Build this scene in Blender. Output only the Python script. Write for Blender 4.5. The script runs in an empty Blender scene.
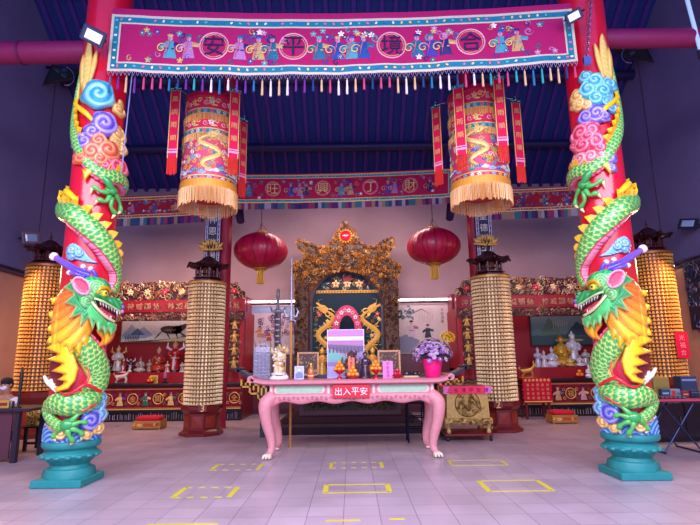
import bpy, bmesh, math, random
import numpy as np
from mathutils import Vector, Matrix

SC = bpy.context.scene
COL = SC.collection
PI = math.pi
random.seed(7)

# ------------------------------------------------------------------ camera model
FOC, PITCH, ROLL, EYE = 506.0, math.radians(11.2), math.radians(0.75), 1.5

def ray(x, y):
    u, v = x - 350, 262.5 - y
    c, s = math.cos(ROLL), math.sin(ROLL)
    u, v = u*c + v*s, -u*s + v*c
    return u, FOC*math.cos(PITCH) - v*math.sin(PITCH), FOC*math.sin(PITCH) + v*math.cos(PITCH)

def at(x, y, Y):
    a, b, c = ray(x, y)
    t = Y/b
    return Vector((a*t, Y, EYE + c*t))

def atz(x, y, Z=0.0):
    a, b, c = ray(x, y)
    t = (Z - EYE)/c
    return Vector((a*t, b*t, Z))

def hexc(h, a=1.0):
    h = h.lstrip('#')
    o = []
    for i in (0, 2, 4):
        v = int(h[i:i+2], 16)/255
        o.append(v/12.92 if v <= 0.04045 else ((v + 0.055)/1.055)**2.4)
    return (o[0], o[1], o[2], a)

def mixc(a, b, t):
    t = min(1, max(0, t))
    return tuple(a[i]*(1-t) + b[i]*t for i in range(4))

# ------------------------------------------------------------------ materials
MATS = {}

def painted(name, rough=0.5, metal=0.0, noise=0.12, nscale=14.0, bump=0.0, bscale=60.0, coat=0.0, sheen=0.0, spec=0.5, emit=0.0):
    m = bpy.data.materials.new(name)
    m.use_nodes = True
    nt = m.node_tree
    b = nt.nodes['Principled BSDF']
    at_ = nt.nodes.new('ShaderNodeAttribute'); at_.attribute_name = 'Col'
    tc = nt.nodes.new('ShaderNodeTexCoord')
    nz = nt.nodes.new('ShaderNodeTexNoise'); nz.inputs['Scale'].default_value = nscale; nz.inputs['Detail'].default_value = 3
    nt.links.new(tc.outputs['Object'], nz.inputs['Vector'])
    mr = nt.nodes.new('ShaderNodeMapRange')
    mr.inputs['From Min'].default_value = 0.25; mr.inputs['From Max'].default_value = 0.75
    mr.inputs['To Min'].default_value = 1 - noise; mr.inputs['To Max'].default_value = 1 + noise*0.6
    nt.links.new(nz.outputs['Fac'], mr.inputs['Value'])
    vm = nt.nodes.new('ShaderNodeVectorMath'); vm.operation = 'SCALE'
    nt.links.new(at_.outputs['Color'], vm.inputs[0]); nt.links.new(mr.outputs['Result'], vm.inputs['Scale'])
    nt.links.new(vm.outputs['Vector'], b.inputs['Base Color'])
    b.inputs['Roughness'].default_value = rough
    b.inputs['Metallic'].default_value = metal
    b.inputs['Specular IOR Level'].default_value = spec
    if coat:
        b.inputs['Coat Weight'].default_value = coat; b.inputs['Coat Roughness'].default_value = 0.12
    if sheen:
        b.inputs['Sheen Weight'].default_value = sheen
    if bump:
        n2 = nt.nodes.new('ShaderNodeTexNoise'); n2.inputs['Scale'].default_value = bscale
        nt.links.new(tc.outputs['Object'], n2.inputs['Vector'])
        bp = nt.nodes.new('ShaderNodeBump'); bp.inputs['Strength'].default_value = bump; bp.inputs['Distance'].default_value = 0.01
        nt.links.new(n2.outputs['Fac'], bp.inputs['Height']); nt.links.new(bp.outputs['Normal'], b.inputs['Normal'])
    if emit:
        nt.links.new(at_.outputs['Color'], b.inputs['Emission Color']); b.inputs['Emission Strength'].default_value = emit
    MATS[name] = m
    return m

painted('glossy_paint', rough=0.28, coat=0.4, noise=0.06)
painted('satin_paint', rough=0.5, noise=0.1)
painted('cloth', rough=0.7, sheen=0.04, spec=0.25, noise=0.08, bump=0.15, bscale=180)
painted('embroidery_thread', rough=0.45, metal=0.15, noise=0.2, nscale=70)
painted('gilt', rough=0.4, metal=0.3, noise=0.3, nscale=25, bump=0.25, bscale=90)
painted('tower_gilt', rough=0.42, metal=0.25, noise=0.25, nscale=12)
painted('lacquer', rough=0.38, noise=0.12, coat=0.1)
painted('steel', rough=0.4, metal=0.45, noise=0.2)
painted('metal', rough=0.25, metal=0.9, noise=0.1)
painted('ceramic', rough=0.18, noise=0.08, coat=0.5)
painted('matt', rough=0.85, noise=0.15)
painted('leafy', rough=0.6, noise=0.2, nscale=40)
painted('lamp_glow', rough=0.5, noise=0.0, emit=6.0)
painted('lens_glow', rough=0.3, noise=0.0, emit=0.45)

def glass_mat():
    m = bpy.data.materials.new('clear_acrylic'); m.use_nodes = True
    nt = m.node_tree; b = nt.nodes['Principled BSDF']
    nz = nt.nodes.new('ShaderNodeTexNoise'); nz.inputs['Scale'].default_value = 3
    mr = nt.nodes.new('ShaderNodeMapRange'); mr.inputs['To Min'].default_value = 0.03; mr.inputs['To Max'].default_value = 0.12
    nt.links.new(nz.outputs['Fac'], mr.inputs['Value']); nt.links.new(mr.outputs['Result'], b.inputs['Roughness'])
    b.inputs['Base Color'].default_value = (0.85, 0.85, 0.95, 1)
    b.inputs['Transmission Weight'].default_value = 0.85
    b.inputs['IOR'].default_value = 1.2
    MATS['clear_acrylic'] = m
glass_mat()

# ------------------------------------------------------------------ mesh builder
class MB:
    def __init__(s, col=(0.8, 0.8, 0.8, 1)):
        s.v = []; s.f = []; s.c = []; s.vc = None; s.col = col; s.T = None
    def add(s, vs, fs, col=None):
        n = len(s.v)
        if s.T: vs = [s.T(Vector(p)) for p in vs]
        s.v.extend([tuple(p) for p in vs])
        c = col or s.col
        for f in fs:
            s.f.append([i + n for i in f])
            s.c.append(c)
        return s
    def box(s, x0, x1, y0, y1, z0, z1, col=None, bev=0.0):
        if bev <= 0:
            vs = [(x, y, z) for x in (x0, x1) for y in (y0, y1) for z in (z0, z1)]
            fs = [(0,1,3,2), (4,6,7,5), (0,4,5,1), (2,3,7,6), (0,2,6,4), (1,5,7,3)]
            return s.add(vs, fs, col)
        b = bev
        vs = []; fs = []
        idx = {}
        X = (x0, x1); Y = (y0, y1); Z = (z0, z1)
        sg = (1, -1)
        for i in (0,1):
            for j in (0,1):
                for k in (0,1):
                    x, y, z = X[i], Y[j], Z[k]
                    dx, dy, dz = b*sg[i], b*sg[j], b*sg[k]
                    idx[i,j,k,0] = len(vs); vs.append((x, y+dy, z+dz))
                    idx[i,j,k,1] = len(vs); vs.append((x+dx, y, z+dz))
                    idx[i,j,k,2] = len(vs); vs.append((x+dx, y+dy, z))
        for i in (0,1):
            fs.append([idx[i,0,0,0], idx[i,1,0,0], idx[i,1,1,0], idx[i,0,1,0]][::(1 if i else -1)])
            fs.append([idx[0,i,0,1], idx[0,i,1,1], idx[1,i,1,1], idx[1,i,0,1]][::(1 if i else -1)])
            fs.append([idx[0,0,i,2], idx[1,0,i,2], idx[1,1,i,2], idx[0,1,i,2]][::(1 if i else -1)])
        for i in (0,1):
            for j in (0,1):
                fs.append([idx[i,j,0,0], idx[i,j,1,0], idx[i,j,1,1], idx[i,j,0,1]])
                fs.append([idx[i,0,j,0], idx[i,1,j,0], idx[i,1,j,2], idx[i,0,j,2]])
                fs.append([idx[0,i,j,1], idx[1,i,j,1], idx[1,i,j,2], idx[0,i,j,2]])
                for k in (0,1):
                    fs.append([idx[i,j,k,0], idx[i,j,k,1], idx[i,j,k,2]])
        return s.add(vs, fs, col)
    def lathe(s, prof, cx=0, cy=0, z0=0, n=24, col=None, sx=1, sy=1, rot=0, caps=True):
        vs = []; fs = []
        for (r, z) in prof:
            for k in range(n):
                a = rot + 2*PI*k/n
                vs.append((cx + r*sx*math.cos(a), cy + r*sy*math.sin(a), z0 + z))
        for j in range(len(prof)-1):
            for k in range(n):
                k2 = (k+1) % n
                fs.append((j*n+k, j*n+k2, (j+1)*n+k2, (j+1)*n+k))
        if caps:
            if prof[0][0] > 1e-5: fs.append(tuple(range(n))[::-1])
            if prof[-1][0] > 1e-5: fs.append(tuple((len(prof)-1)*n + k for k in range(n)))
        return s.add(vs, fs, col)
    def lathe_c(s, prof, cols, **kw):          # one colour per band
        for i in range(len(prof)-1):
            s.lathe(prof[i:i+2], col=cols[i % len(cols)], caps=False, **kw)
        return s
    def tube(s, path, rad, n=8, col=None, caps=True, up=(0, 0, 1), flat=1.0):
        path = [Vector(p) for p in path]
        N = len(path)
        if not hasattr(rad, '__len__'): rad = [rad]*N
        vs = []; fs = []
        prev = None
        for i, p in enumerate(path):
            t = (path[min(i+1, N-1)] - path[max(i-1, 0)])
            if t.length < 1e-9: t = Vector((0, 0, 1))
            t.normalize()
            if prev is None:
                a = Vector(up)
                if abs(a.dot(t)) > 0.95: a = Vector((1, 0, 0))
            else:
                a = prev
            a = (a - t*a.dot(t))
            if a.length < 1e-6: a = t.orthogonal()
            a.normalize(); prev = a
            b = t.cross(a)
            for k in range(n):
                th = 2*PI*k/n
                vs.append(p + (a*math.cos(th) + b*math.sin(th)*flat)*rad[i])
        for j in range(N-1):
            for k in range(n):
                k2 = (k+1) % n
                fs.append((j*n+k, j*n+k2, (j+1)*n+k2, (j+1)*n+k))
        if caps:
            fs.append(tuple(range(n))[::-1]); fs.append(tuple((N-1)*n+k for k in range(n)))
        return s.add(vs, fs, col)
    def ball(s, c, r, n=10, m=6, col=None, rz=None):
        r = (r, r, r) if not hasattr(r, '__len__') else r
        vs = [(c[0], c[1], c[2]-r[2])]; fs = []
        for j in range(1, m):
            ph = -PI/2 + PI*j/m
            for k in range(n):
                a = 2*PI*k/n
                vs.append((c[0]+r[0]*math.cos(ph)*math.cos(a), c[1]+r[1]*math.cos(ph)*math.sin(a), c[2]+r[2]*math.sin(ph)))
        vs.append((c[0], c[1], c[2]+r[2]))
        L = len(vs)-1
        for k in range(n):
            k2 = (k+1) % n
            fs.append((0, 1+k2, 1+k))
            for j in range(m-2):
                fs.append((1+j*n+k, 1+j*n+k2, 1+(j+1)*n+k2, 1+(j+1)*n+k))
            fs.append((L, 1+(m-2)*n+k, 1+(m-2)*n+k2))
        return s.add(vs, fs, col)
    def prism(s, poly, y0, y1, col=None, side=None):      # polygon in x,z extruded along y
        n = len(poly)
        ar = sum(poly[i][0]*poly[(i+1) % n][1] - poly[(i+1) % n][0]*poly[i][1] for i in range(n))
        if ar < 0: poly = poly[::-1]
        vs = [(x, y0, z) for x, z in poly] + [(x, y1, z) for x, z in poly]
        s.add(vs, [tuple(range(n)), tuple(range(2*n-1, n-1, -1))], col)
        s.add(vs, [(i, i+n, (i+1) % n + n, (i+1) % n) for i in range(n)], side or col)
        return s
    def grid(s, rows, col=None, colf=None, closed=False):
        m = len(rows); n = len(rows[0])
        vs = [p for r in rows for p in r]
        base = len(s.v)
        if s.T: vs = [s.T(Vector(p)) for p in vs]
        s.v.extend([tuple(p) for p in vs])
        for j in range(m-1):
            for k in range(n if closed else n-1):
                k2 = (k+1) % n
                s.f.append([base+j*n+k, base+j*n+k2, base+(j+1)*n+k2, base+(j+1)*n+k])
                s.c.append(colf(j, k) if colf else (col or s.col))
        return s
    def build(s, name, mat, parent=None, origin=None, smooth=False, kind=None):
        me = bpy.data.meshes.new(name)
        if parent is not None: o0 = Vector(parent.get('_o', parent.location))
        elif origin is not None: o0 = Vector(origin)
        else:
            xs = [p[0] for p in s.v]; ys = [p[1] for p in s.v]; zs = [p[2] for p in s.v]
            o0 = Vector(((min(xs)+max(xs))/2, (min(ys)+max(ys))/2, min(zs)))
        me.from_pydata([(p[0]-o0.x, p[1]-o0.y, p[2]-o0.z) for p in s.v], [], s.f)
        ca = me.color_attributes.new('Col', 'FLOAT_COLOR', 'CORNER')
        buf = np.empty((len(me.loops), 4), dtype=np.float32)
        i = 0
        vcs = s.vc
        for f, c in zip(s.f, s.c):
            if c is None:
                for q in f: buf[i] = vcs[q]; i += 1
            else:
                buf[i:i+len(f)] = c; i += len(f)
        ca.data.foreach_set('color', buf.ravel())
        if smooth:
            me.shade_smooth()
            if smooth != 'all':
                me.set_sharp_from_angle(angle=math.radians(50 if smooth is True else smooth))
        me.materials.append(MATS[mat] if isinstance(mat, str) else mat)
        o = bpy.data.objects.new(name, me)
        COL.objects.link(o)
        if parent is not None:
            o.parent = parent
            o['_o'] = tuple(o0)
        else:
            o.location = o0
        if kind: o['kind'] = kind
        return o

def thing(name, label, cat, loc=(0, 0, 0), group=None):
    o = bpy.data.objects.new(name, None); COL.objects.link(o)
    o.empty_display_size = 0.1
    o.location = loc; o['label'] = label; o['category'] = cat
    if group: o['group'] = group
    return o

def tag(o, label, cat, group=None):
    o['label'] = label; o['category'] = cat
    if group: o['group'] = group
    return o

def struct(o):
    o['kind'] = 'structure'
    return o

def copy_tree(o, parent=None):
    c = o.copy(); COL.objects.link(c)
    if parent is not None: c.parent = parent
    for ch in [x for x in list(bpy.data.objects) if x.parent == o]:
        copy_tree(ch, c)
    return c

# ------------------------------------------------------------------ drawing kit: motifs laid as low relief on a surface
_glyph = {}
def glyph(ch):
    if ch not in _glyph:
        c = bpy.data.curves.new('g', 'FONT'); c.body = ch; c.resolution_u = 2; c.size = 1
        c.align_x = 'CENTER'; c.align_y = 'CENTER'
        o = bpy.data.objects.new('g', c); COL.objects.link(o)
        d = bpy.context.evaluated_depsgraph_get(); d.update()
        m = bpy.data.meshes.new_from_object(o.evaluated_get(d))
        V = [(v.co.x, v.co.y) for v in m.vertices]; F = [tuple(p.vertices) for p in m.polygons]
        if V:
            x0 = min(v[0] for v in V); x1 = max(v[0] for v in V); y0 = min(v[1] for v in V); y1 = max(v[1] for v in V)
            k = 1/max(x1-x0, y1-y0)
            V = [((v[0]-(x0+x1)/2)*k, (v[1]-(y0+y1)/2)*k) for v in V]
        bpy.data.objects.remove(o); bpy.data.meshes.remove(m); bpy.data.curves.remove(c)
        _glyph[ch] = (V, F)
    return _glyph[ch]

class Art:
    """2D motifs in local (x, z); mapf(x, z, h) gives the 3D point, h is height off the surface"""
    def __init__(s, mb, mapf, eps=0.0015, thick=0.006):
        s.mb = mb; s.mapf = mapf; s.eps = eps; s.th = thick; s.layer = 1
        s.o = (0, 0); s.k = 1.0; s.a = 0.0; s.mx = 1
    def at(s, x, z, k=1.0, a=0.0, mx=1):
        s.o = (x, z); s.k = k; s.a = a; s.mx = mx; return s
    def _p(s, x, z, h):
        x *= s.mx
        ca, sa = math.cos(s.a), math.sin(s.a)
        return s.mapf(s.o[0] + s.k*(x*ca - z*sa), s.o[1] + s.k*(x*sa + z*ca), h)
    def poly(s, pts, col, th=None, up=0):
        n = len(pts); th = s.th if th is None else th
        b = s.eps*(s.layer + up)
        cx = sum(p[0] for p in pts)/n; cz = sum(p[1] for p in pts)/n
        vs = [s._p(x, z, b) for x, z in pts] + [s._p(cx, cz, b+th)]
        ar = sum(pts[i][0]*pts[(i+1) % n][1] - pts[(i+1) % n][0]*pts[i][1] for i in range(n))*s.mx
        fs = [(i, (i+1) % n, n) if ar > 0 else ((i+1) % n, i, n) for i in range(n)]
        s.mb.add(vs, fs, col); return s
    def rect(s, x0, x1, z0, z1, col, seg=1, up=0):
        b = s.eps*(s.layer+up)
        r = [[s._p(x0+(x1-x0)*i/seg, z, b) for i in range(seg+1)] for z in (z0, z1)]
        if s.mx < 0: r = r[::-1]
        s.mb.grid(r, col); return s
    def ell(s, x, z, rx, rz, col, n=10, a=0, th=None, up=0):
        ca, sa = math.cos(a), math.sin(a)
        return s.poly([(x + rx*math.cos(t)*ca - rz*math.sin(t)*sa, z + rx*math.cos(t)*sa + rz*math.sin(t)*ca)
                       for t in [2*PI*i/n for i in range(n)]], col, th, up)
    def stroke(s, pts, w, col, th=None, up=0, taper=True):
        N = len(pts); th = s.th if th is None else th
        b = s.eps*(s.layer+up)
        L = []; M = []; Rr = []
        for i, (x, z) in enumerate(pts):
            x1, z1 = pts[min(i+1, N-1)]; x0, z0 = pts[max(i-1, 0)]
            dx, dz = x1-x0, z1-z0; d = math.hypot(dx, dz) or 1
            nx, nz = -dz/d, dx/d
            ww = w/2*((1 - 0.75*abs(2*i/(N-1)-1)**3) if taper else 1)
            L.append(s._p(x+nx*ww, z+nz*ww, b)); M.append(s._p(x, z, b+th)); Rr.append(s._p(x-nx*ww, z-nz*ww, b))
        rows = [Rr, M, L]
        if s.mx < 0: rows = rows[::-1]
        s.mb.grid(rows, col); return s
    def ring(s, x, z, r, w, col, n=20, up=0, rz=None):
        rz = rz or r
        pts = [(x + r*math.cos(2*PI*i/n), z + rz*math.sin(2*PI*i/n)) for i in range(n+1)]
        return s.stroke(pts, w, col, taper=False, up=up)
    def curl(s, x, z, r, w, col, turns=1.3, a0=0.0, d=1, up=0, n=14):
        pts = []
        for i in range(n+1):
            t = i/n; rr = r*(1 - 0.85*t); a = a0 + d*2*PI*turns*t
            pts.append((x + rr*math.cos(a), z + rr*math.sin(a)))
        return s.stroke(pts, w, col, up=up)
    def flower(s, x, z, r, col, core, n=5, up=0):
        for i in range(n):
            a = 2*PI*i/n + 0.3
            s.ell(x + 0.55*r*math.cos(a), z + 0.55*r*math.sin(a), r*0.5, r*0.34, col, n=7, a=a, up=up)
        return s.ell(x, z, r*0.28, r*0.28, core, n=7, up=up+1)
    def figure(s, x, z, h, robe, trim, skin, hat, up=0):
        k = h
        s.poly([(x-.25*k, z), (x+.27*k, z), (x+.16*k, z+.45*k), (x+.14*k, z+.72*k), (x-.14*k, z+.72*k), (x-.18*k, z+.4*k)], robe, up=up)
        s.poly([(x-.14*k, z+.7*k), (x-.42*k, z+.5*k), (x-.38*k, z+.36*k), (x-.12*k, z+.5*k)], robe, up=up)
        s.poly([(x+.14*k, z+.7*k), (x+.44*k, z+.62*k), (x+.42*k, z+.46*k), (x+.12*k, z+.5*k)], trim, up=up)
        s.rect(x-.16*k, x+.16*k, z+.36*k, z+.42*k, trim, up=up+2)
        s.ell(x, z+.83*k, .1*k, .12*k, skin, n=8, up=up+1)
        return s.ell(x, z+.95*k, .13*k, .07*k, hat, n=7, up=up+2)
    def dragon(s, x, z, L, H, w, col, edge, up=0, d=1, waves=2.0):
        N = 34; pts = []
        for i in range(N):
            t = i/(N-1)
            pts.append((x + d*(t-.5)*L, z + H/2*math.sin(t*2*PI*waves)*(0.5+0.5*t)))
        for i in range(2, N-2, 2):
            (x0, z0), (x1, z1) = pts[i], pts[i+1]
            nx, nz = -(z1-z0), (x1-x0); q = math.hypot(nx, nz); nx /= q; nz /= q
            s.poly([(x0, z0), (x1, z1), ((x0+x1)/2+nx*w*1.1, (z0+z1)/2+nz*w*1.1)], edge, up=up)
        s.stroke(pts, w, col, up=up+1)
        hx, hz = pts[-1]
        ax, az = pts[-1][0]-pts[-4][0], pts[-1][1]-pts[-4][1]; q = math.hypot(ax, az); ax /= q; az /= q
        def hp(f, g): return (hx + w*(ax*f - az*g), hz + w*(az*f + ax*g))
        for g in (-1, 1):
            s.stroke([hp(.1, .3*g), hp(-.9, .8*g), hp(-1.9, .7*g)], w*.3, edge, up=up+2)
            s.stroke([hp(1.5, .25*g), hp(2.2, .9*g), hp(1.6, 1.6*g)], w*.13, edge, up=up+2)
        s.poly([hp(-.5, -.6), hp(.6, -.75), hp(1.3, -.45), hp(2.2, -.5), hp(2.3, -.1), hp(1.4, .05), hp(1.9, .5), hp(1.2, .6), hp(.5, .75), hp(-.5, .6)], col, up=up+3)
        s.ell(*hp(.6, -.2), w*.16, w*.16, BLK, n=6, up=up+4)
        for q in (.3, .65):
            i = int(q*N); px, pz = pts[i]
            for g in (-.5, 0, .5):
                s.stroke([(px, pz-w*.3), (px+g*w, pz-w*1.2), (px+g*w*2.2, pz-w*1.7)], w*.3, col, up=up)
        return s
    def cloud(s, x, z, r, col, line, up=0):
        for dx, dz, q in ((-.9, -.1, .55), (0, .25, .8), (.9, 0, .6), (.4, -.3, .6), (-.4, -.3, .5)):
            s.ell(x+dx*r, z+dz*r, q*r, q*r*.8, col, n=9, up=up)
        for dx, dz, q in ((-.8, 0, .35), (0, .25, .5), (.85, 0, .4)):
            s.curl(x+dx*r, z+dz*r, q*r, r*.12, line, up=up+2, n=9)
        return s
    def text(s, ch, x, z, size, col, th=0.0, up=3):
        V, F = glyph(ch)
        b = s.eps*(s.layer+up) + th
        s.mb.add([s._p(x + vx*size, z + vz*size, b) for vx, vz in V], [f if s.mx > 0 else f[::-1] for f in F], col)
        return s
    def scrolls(s, inside, box, n, size, cols, rng, up=0, w=0.22):
        """fill a region with carved acanthus curls, leaves and buds"""
        x0, x1, z0, z1 = box; done = 0; tries = 0
        while done < n and tries < n*12:
            tries += 1
            x = rng.uniform(x0, x1); z = rng.uniform(z0, z1)
            if not inside(x, z): continue
            r = size*rng.uniform(.6, 1.2); c = rng.choice(cols); k = rng.random()
            if k < .6: s.curl(x, z, r, r*w*1.6, c, turns=rng.uniform(.8, 1.4), a0=rng.uniform(0, 6.3), d=rng.choice((-1, 1)), up=up+rng.randint(0, 4), n=9)
            elif k < .85:
                a = rng.uniform(0, 6.3); s.ell(x, z, r*.8, r*.26, c, n=6, a=a, up=up+rng.randint(0, 4))
            else: s.flower(x, z, r*.55, c, rng.choice(cols), n=5, up=up+rng.randint(0, 3))
            done += 1
        return s

def flat(x0, y0, z0):              # a vertical surface facing -y
    return lambda x, z, h: (x0 + x, y0 - h, z0 + z)

def inside_poly(poly):
    P = poly
    def f(x, z):
        c = False; j = len(P)-1
        for i in range(len(P)):
            xi, zi = P[i]; xj, zj = P[j]
            if (zi > z) != (zj > z) and x < (xj-xi)*(z-zi)/(zj-zi)+xi: c = not c
            j = i
        return c
    return f

# palette
MAG = hexc('#c3124f'); RED = hexc('#c4102a'); DRED = hexc('#7d0a1c'); GOLD = hexc('#e2a935'); LGOLD = hexc('#f5d27a'); DGOLD = hexc('#8a5a1e')
TEAL = hexc('#1f8f90'); LTEAL = hexc('#5cc0bd'); NAVY = hexc('#12204e'); WHT = hexc('#f2ecea'); CREAM = hexc('#f1dcae'); PINK = hexc('#ef6f93')
BLUE = hexc('#2a6fc0'); LBLUE = hexc('#79c4ea'); GRN = hexc('#2f9a45'); LGRN = hexc('#a4cf52'); DGRN = hexc('#0d6b45'); YEL = hexc('#fbd021'); ORG = hexc('#f6791d')
PUR = hexc('#6b4cc0'); LPUR = hexc('#b39be6'); BLK = hexc('#15131a'); PEACH = hexc('#f3b98a'); BRN = hexc('#4a2418'); SKIN = hexc('#e0a884')
# ------------------------------------------------------------------ the hall
YB, XW = 16.0, 8.0
def roofz(y): return 10.7 - 0.75*(y - 11.4)
RIDGE = 6.6

def node_mat(name):
    m = bpy.data.materials.new(name); m.use_nodes = True
    return m, m.node_tree, m.node_tree.nodes['Principled BSDF']

def floor_material():
    m, nt, b = node_mat('floor_tiles')
    N = nt.nodes.new; Lk = nt.links.new
    tc = N('ShaderNodeTexCoord'); mp = N('ShaderNodeMapping')
    mp.inputs['Location'].default_value = (0.097, 0.05, 0)
    Lk(tc.outputs['Object'], mp.inputs['Vector'])
    br = N('ShaderNodeTexBrick'); br.offset = 0.0; br.squash = 1.0
    br.inputs['Scale'].default_value = 1.0; br.inputs['Brick Width'].default_value = 0.366; br.inputs['Row Height'].default_value = 0.366
    br.inputs['Mortar Size'].default_value = 0.0035; br.inputs['Mortar Smooth'].default_value = 0.3
    br.inputs['Color1'].default_value = hexc('#b8a6b0'); br.inputs['Color2'].default_value = hexc('#ad9ba5'); br.inputs['Mortar'].default_value = hexc('#6a5c74')
    Lk(mp.outputs['Vector'], br.inputs['Vector'])
    nz = N('ShaderNodeTexNoise'); nz.inputs['Scale'].default_value = 1.3; nz.inputs['Detail'].default_value = 6
    Lk(tc.outputs['Object'], nz.inputs['Vector'])
    mr = N('ShaderNodeMapRange'); mr.inputs['From Min'].default_value = .3; mr.inputs['From Max'].default_value = .7; mr.inputs['To Min'].default_value = .86; mr.inputs['To Max'].default_value = 1.06
    Lk(nz.outputs['Fac'], mr.inputs['Value'])
    vm = N('ShaderNodeVectorMath'); vm.operation = 'SCALE'; Lk(br.outputs['Color'], vm.inputs[0]); Lk(mr.outputs['Result'], vm.inputs['Scale'])
    Lk(vm.outputs['Vector'], b.inputs['Base Color'])
    m2 = N('ShaderNodeMapRange'); m2.inputs['To Min'].default_value = .22; m2.inputs['To Max'].default_value = .42
    Lk(nz.outputs['Fac'], m2.inputs['Value']); Lk(m2.outputs['Result'], b.inputs['Roughness'])
    bp = N('ShaderNodeBump'); bp.inputs['Strength'].default_value = .25; bp.inputs['Distance'].default_value = .003; bp.invert = True
    Lk(br.outputs['Fac'], bp.inputs['Height']); Lk(bp.outputs['Normal'], b.inputs['Normal'])
    return m

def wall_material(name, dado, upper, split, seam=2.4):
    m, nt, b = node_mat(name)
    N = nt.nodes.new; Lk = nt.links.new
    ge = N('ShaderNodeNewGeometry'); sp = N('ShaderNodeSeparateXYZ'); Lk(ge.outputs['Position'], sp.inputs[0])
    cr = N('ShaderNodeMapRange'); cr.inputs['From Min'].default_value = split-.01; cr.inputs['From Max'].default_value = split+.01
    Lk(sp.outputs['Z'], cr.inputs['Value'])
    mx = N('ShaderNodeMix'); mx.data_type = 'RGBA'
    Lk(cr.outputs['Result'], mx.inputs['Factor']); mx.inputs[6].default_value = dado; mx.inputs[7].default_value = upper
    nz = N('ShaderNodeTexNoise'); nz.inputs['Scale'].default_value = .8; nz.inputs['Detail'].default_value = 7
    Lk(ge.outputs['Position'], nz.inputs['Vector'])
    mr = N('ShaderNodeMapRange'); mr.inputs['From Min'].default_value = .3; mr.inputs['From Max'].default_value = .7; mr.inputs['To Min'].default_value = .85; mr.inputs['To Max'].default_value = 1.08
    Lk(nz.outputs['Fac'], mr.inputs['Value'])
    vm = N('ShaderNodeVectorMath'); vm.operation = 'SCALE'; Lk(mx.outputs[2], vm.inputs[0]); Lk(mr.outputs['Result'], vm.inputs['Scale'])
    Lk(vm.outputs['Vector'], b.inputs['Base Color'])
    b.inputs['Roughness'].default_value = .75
    bp = N('ShaderNodeBump'); bp.inputs['Strength'].default_value = .12
    n2 = N('ShaderNodeTexNoise'); n2.inputs['Scale'].default_value = 25
    Lk(n2.outputs['Fac'], bp.inputs['Height']); Lk(bp.outputs['Normal'], b.inputs['Normal'])
    return m

MATS['floor_tiles'] = floor_material()
MATS['wall_plaster'] = wall_material('wall_plaster', hexc('#c78f74'), hexc('#6e6896'), 3.72)  # upper wall colour shifted bluer to carry the haze overhead
MATS['back_plaster'] = wall_material('back_plaster', hexc('#a88c94'), hexc('#a88c94'), 3.6)

mb = MB(); mb.box(-XW-.2, XW+.2, -6, YB+.2, -.2, 0); struct(mb.build('floor', 'floor_tiles', origin=(0, 0, 0)))
mb = MB(); mb.box(-XW-.2, XW+.2, YB, YB+.2, 0, roofz(YB)+.15); struct(mb.build('wall_back', 'back_plaster'))
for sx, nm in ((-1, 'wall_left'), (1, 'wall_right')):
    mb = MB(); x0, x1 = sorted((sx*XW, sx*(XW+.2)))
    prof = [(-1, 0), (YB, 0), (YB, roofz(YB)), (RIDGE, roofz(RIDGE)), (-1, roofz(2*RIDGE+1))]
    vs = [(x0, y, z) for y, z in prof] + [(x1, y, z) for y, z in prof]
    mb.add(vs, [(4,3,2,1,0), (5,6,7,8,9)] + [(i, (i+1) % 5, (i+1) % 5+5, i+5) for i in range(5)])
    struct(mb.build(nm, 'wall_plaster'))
    # seams running up the plaster
    for k, yy in enumerate((9.6, 12.6)):
        mb = MB(hexc('#4c3a50')); xx = sx*(XW-.012); mb.tube([(xx, yy, 3.8), (xx, yy, roofz(yy)-.1)], .012, n=6)
        tag(mb.build('wall_cable', 'satin_paint'), 'thin dark cable running up the %s wall, %s the hall end' % (nm[5:], 'farther from' if k == 0 else 'nearer'), 'cable')
# roof deck and rafters
NV = hexc('#1c2c74')  # navy deck colour takes in the blue veil of haze under the roof
mb = MB(NV)
z0, z1 = roofz(YB), roofz(RIDGE)
mb.add([(-8.3, YB+.2, z0-.15), (8.3, YB+.2, z0-.15), (8.3, RIDGE, z1), (-8.3, RIDGE, z1), (-8.3, YB+.2, z0+.1), (8.3, YB+.2, z0+.1), (8.3, RIDGE, z1+.25), (-8.3, RIDGE, z1+.25)],
       [(3,2,1,0), (4,5,6,7), (0,1,5,4), (1,2,6,5), (2,3,7,6), (3,0,4,7)])
struct(mb.build('ceiling', 'matt'))
mb = MB(NV); zf = roofz(2*RIDGE+6)
mb.add([(-8.3, RIDGE, z1), (8.3, RIDGE, z1), (8.3, 2.5, z1-.75*4.1), (-8.3, 2.5, z1-.75*4.1), (-8.3, RIDGE, z1+.25), (8.3, RIDGE, z1+.25), (8.3, 2.5, z1-.75*4.1+.25), (-8.3, 2.5, z1-.75*4.1+.25)],
       [(3,2,1,0), (4,5,6,7), (0,1,5,4), (1,2,6,5), (2,3,7,6), (3,0,4,7)])
struct(mb.build('ceiling', 'matt'))
RF = hexc('#42267c')
n = 44
for i in range(n):
    x = -7.8 + 15.6*i/(n-1)
    mb = MB(RF)
    ya, yb = RIDGE+.1, YB-.02; w = .055
    za, zb = roofz(ya), roofz(yb)
    mb.add([(x-w, ya, za-.12), (x+w, ya, za-.12), (x+w, yb, zb-.12), (x-w, yb, zb-.12), (x-w, ya, za), (x+w, ya, za), (x+w, yb, zb), (x-w, yb, zb)],
           [(0,1,2,3)[::-1], (4,5,6,7), (0,1,5,4), (1,2,6,5), (2,3,7,6), (3,0,4,7)])
    struct(mb.build('trim_%d' % (i+1), 'matt'))
for i, yy in enumerate((9.2, 11.0, 12.9, 14.6)):
    mb = MB(hexc('#22184e')); zz = roofz(yy)-.27
    mb.tube([(-7.99, yy, zz), (7.99, yy, zz)], .13, n=14)
    struct(mb.build('trim_%d' % (n+1+i), 'satin_paint', smooth=True))
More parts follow.
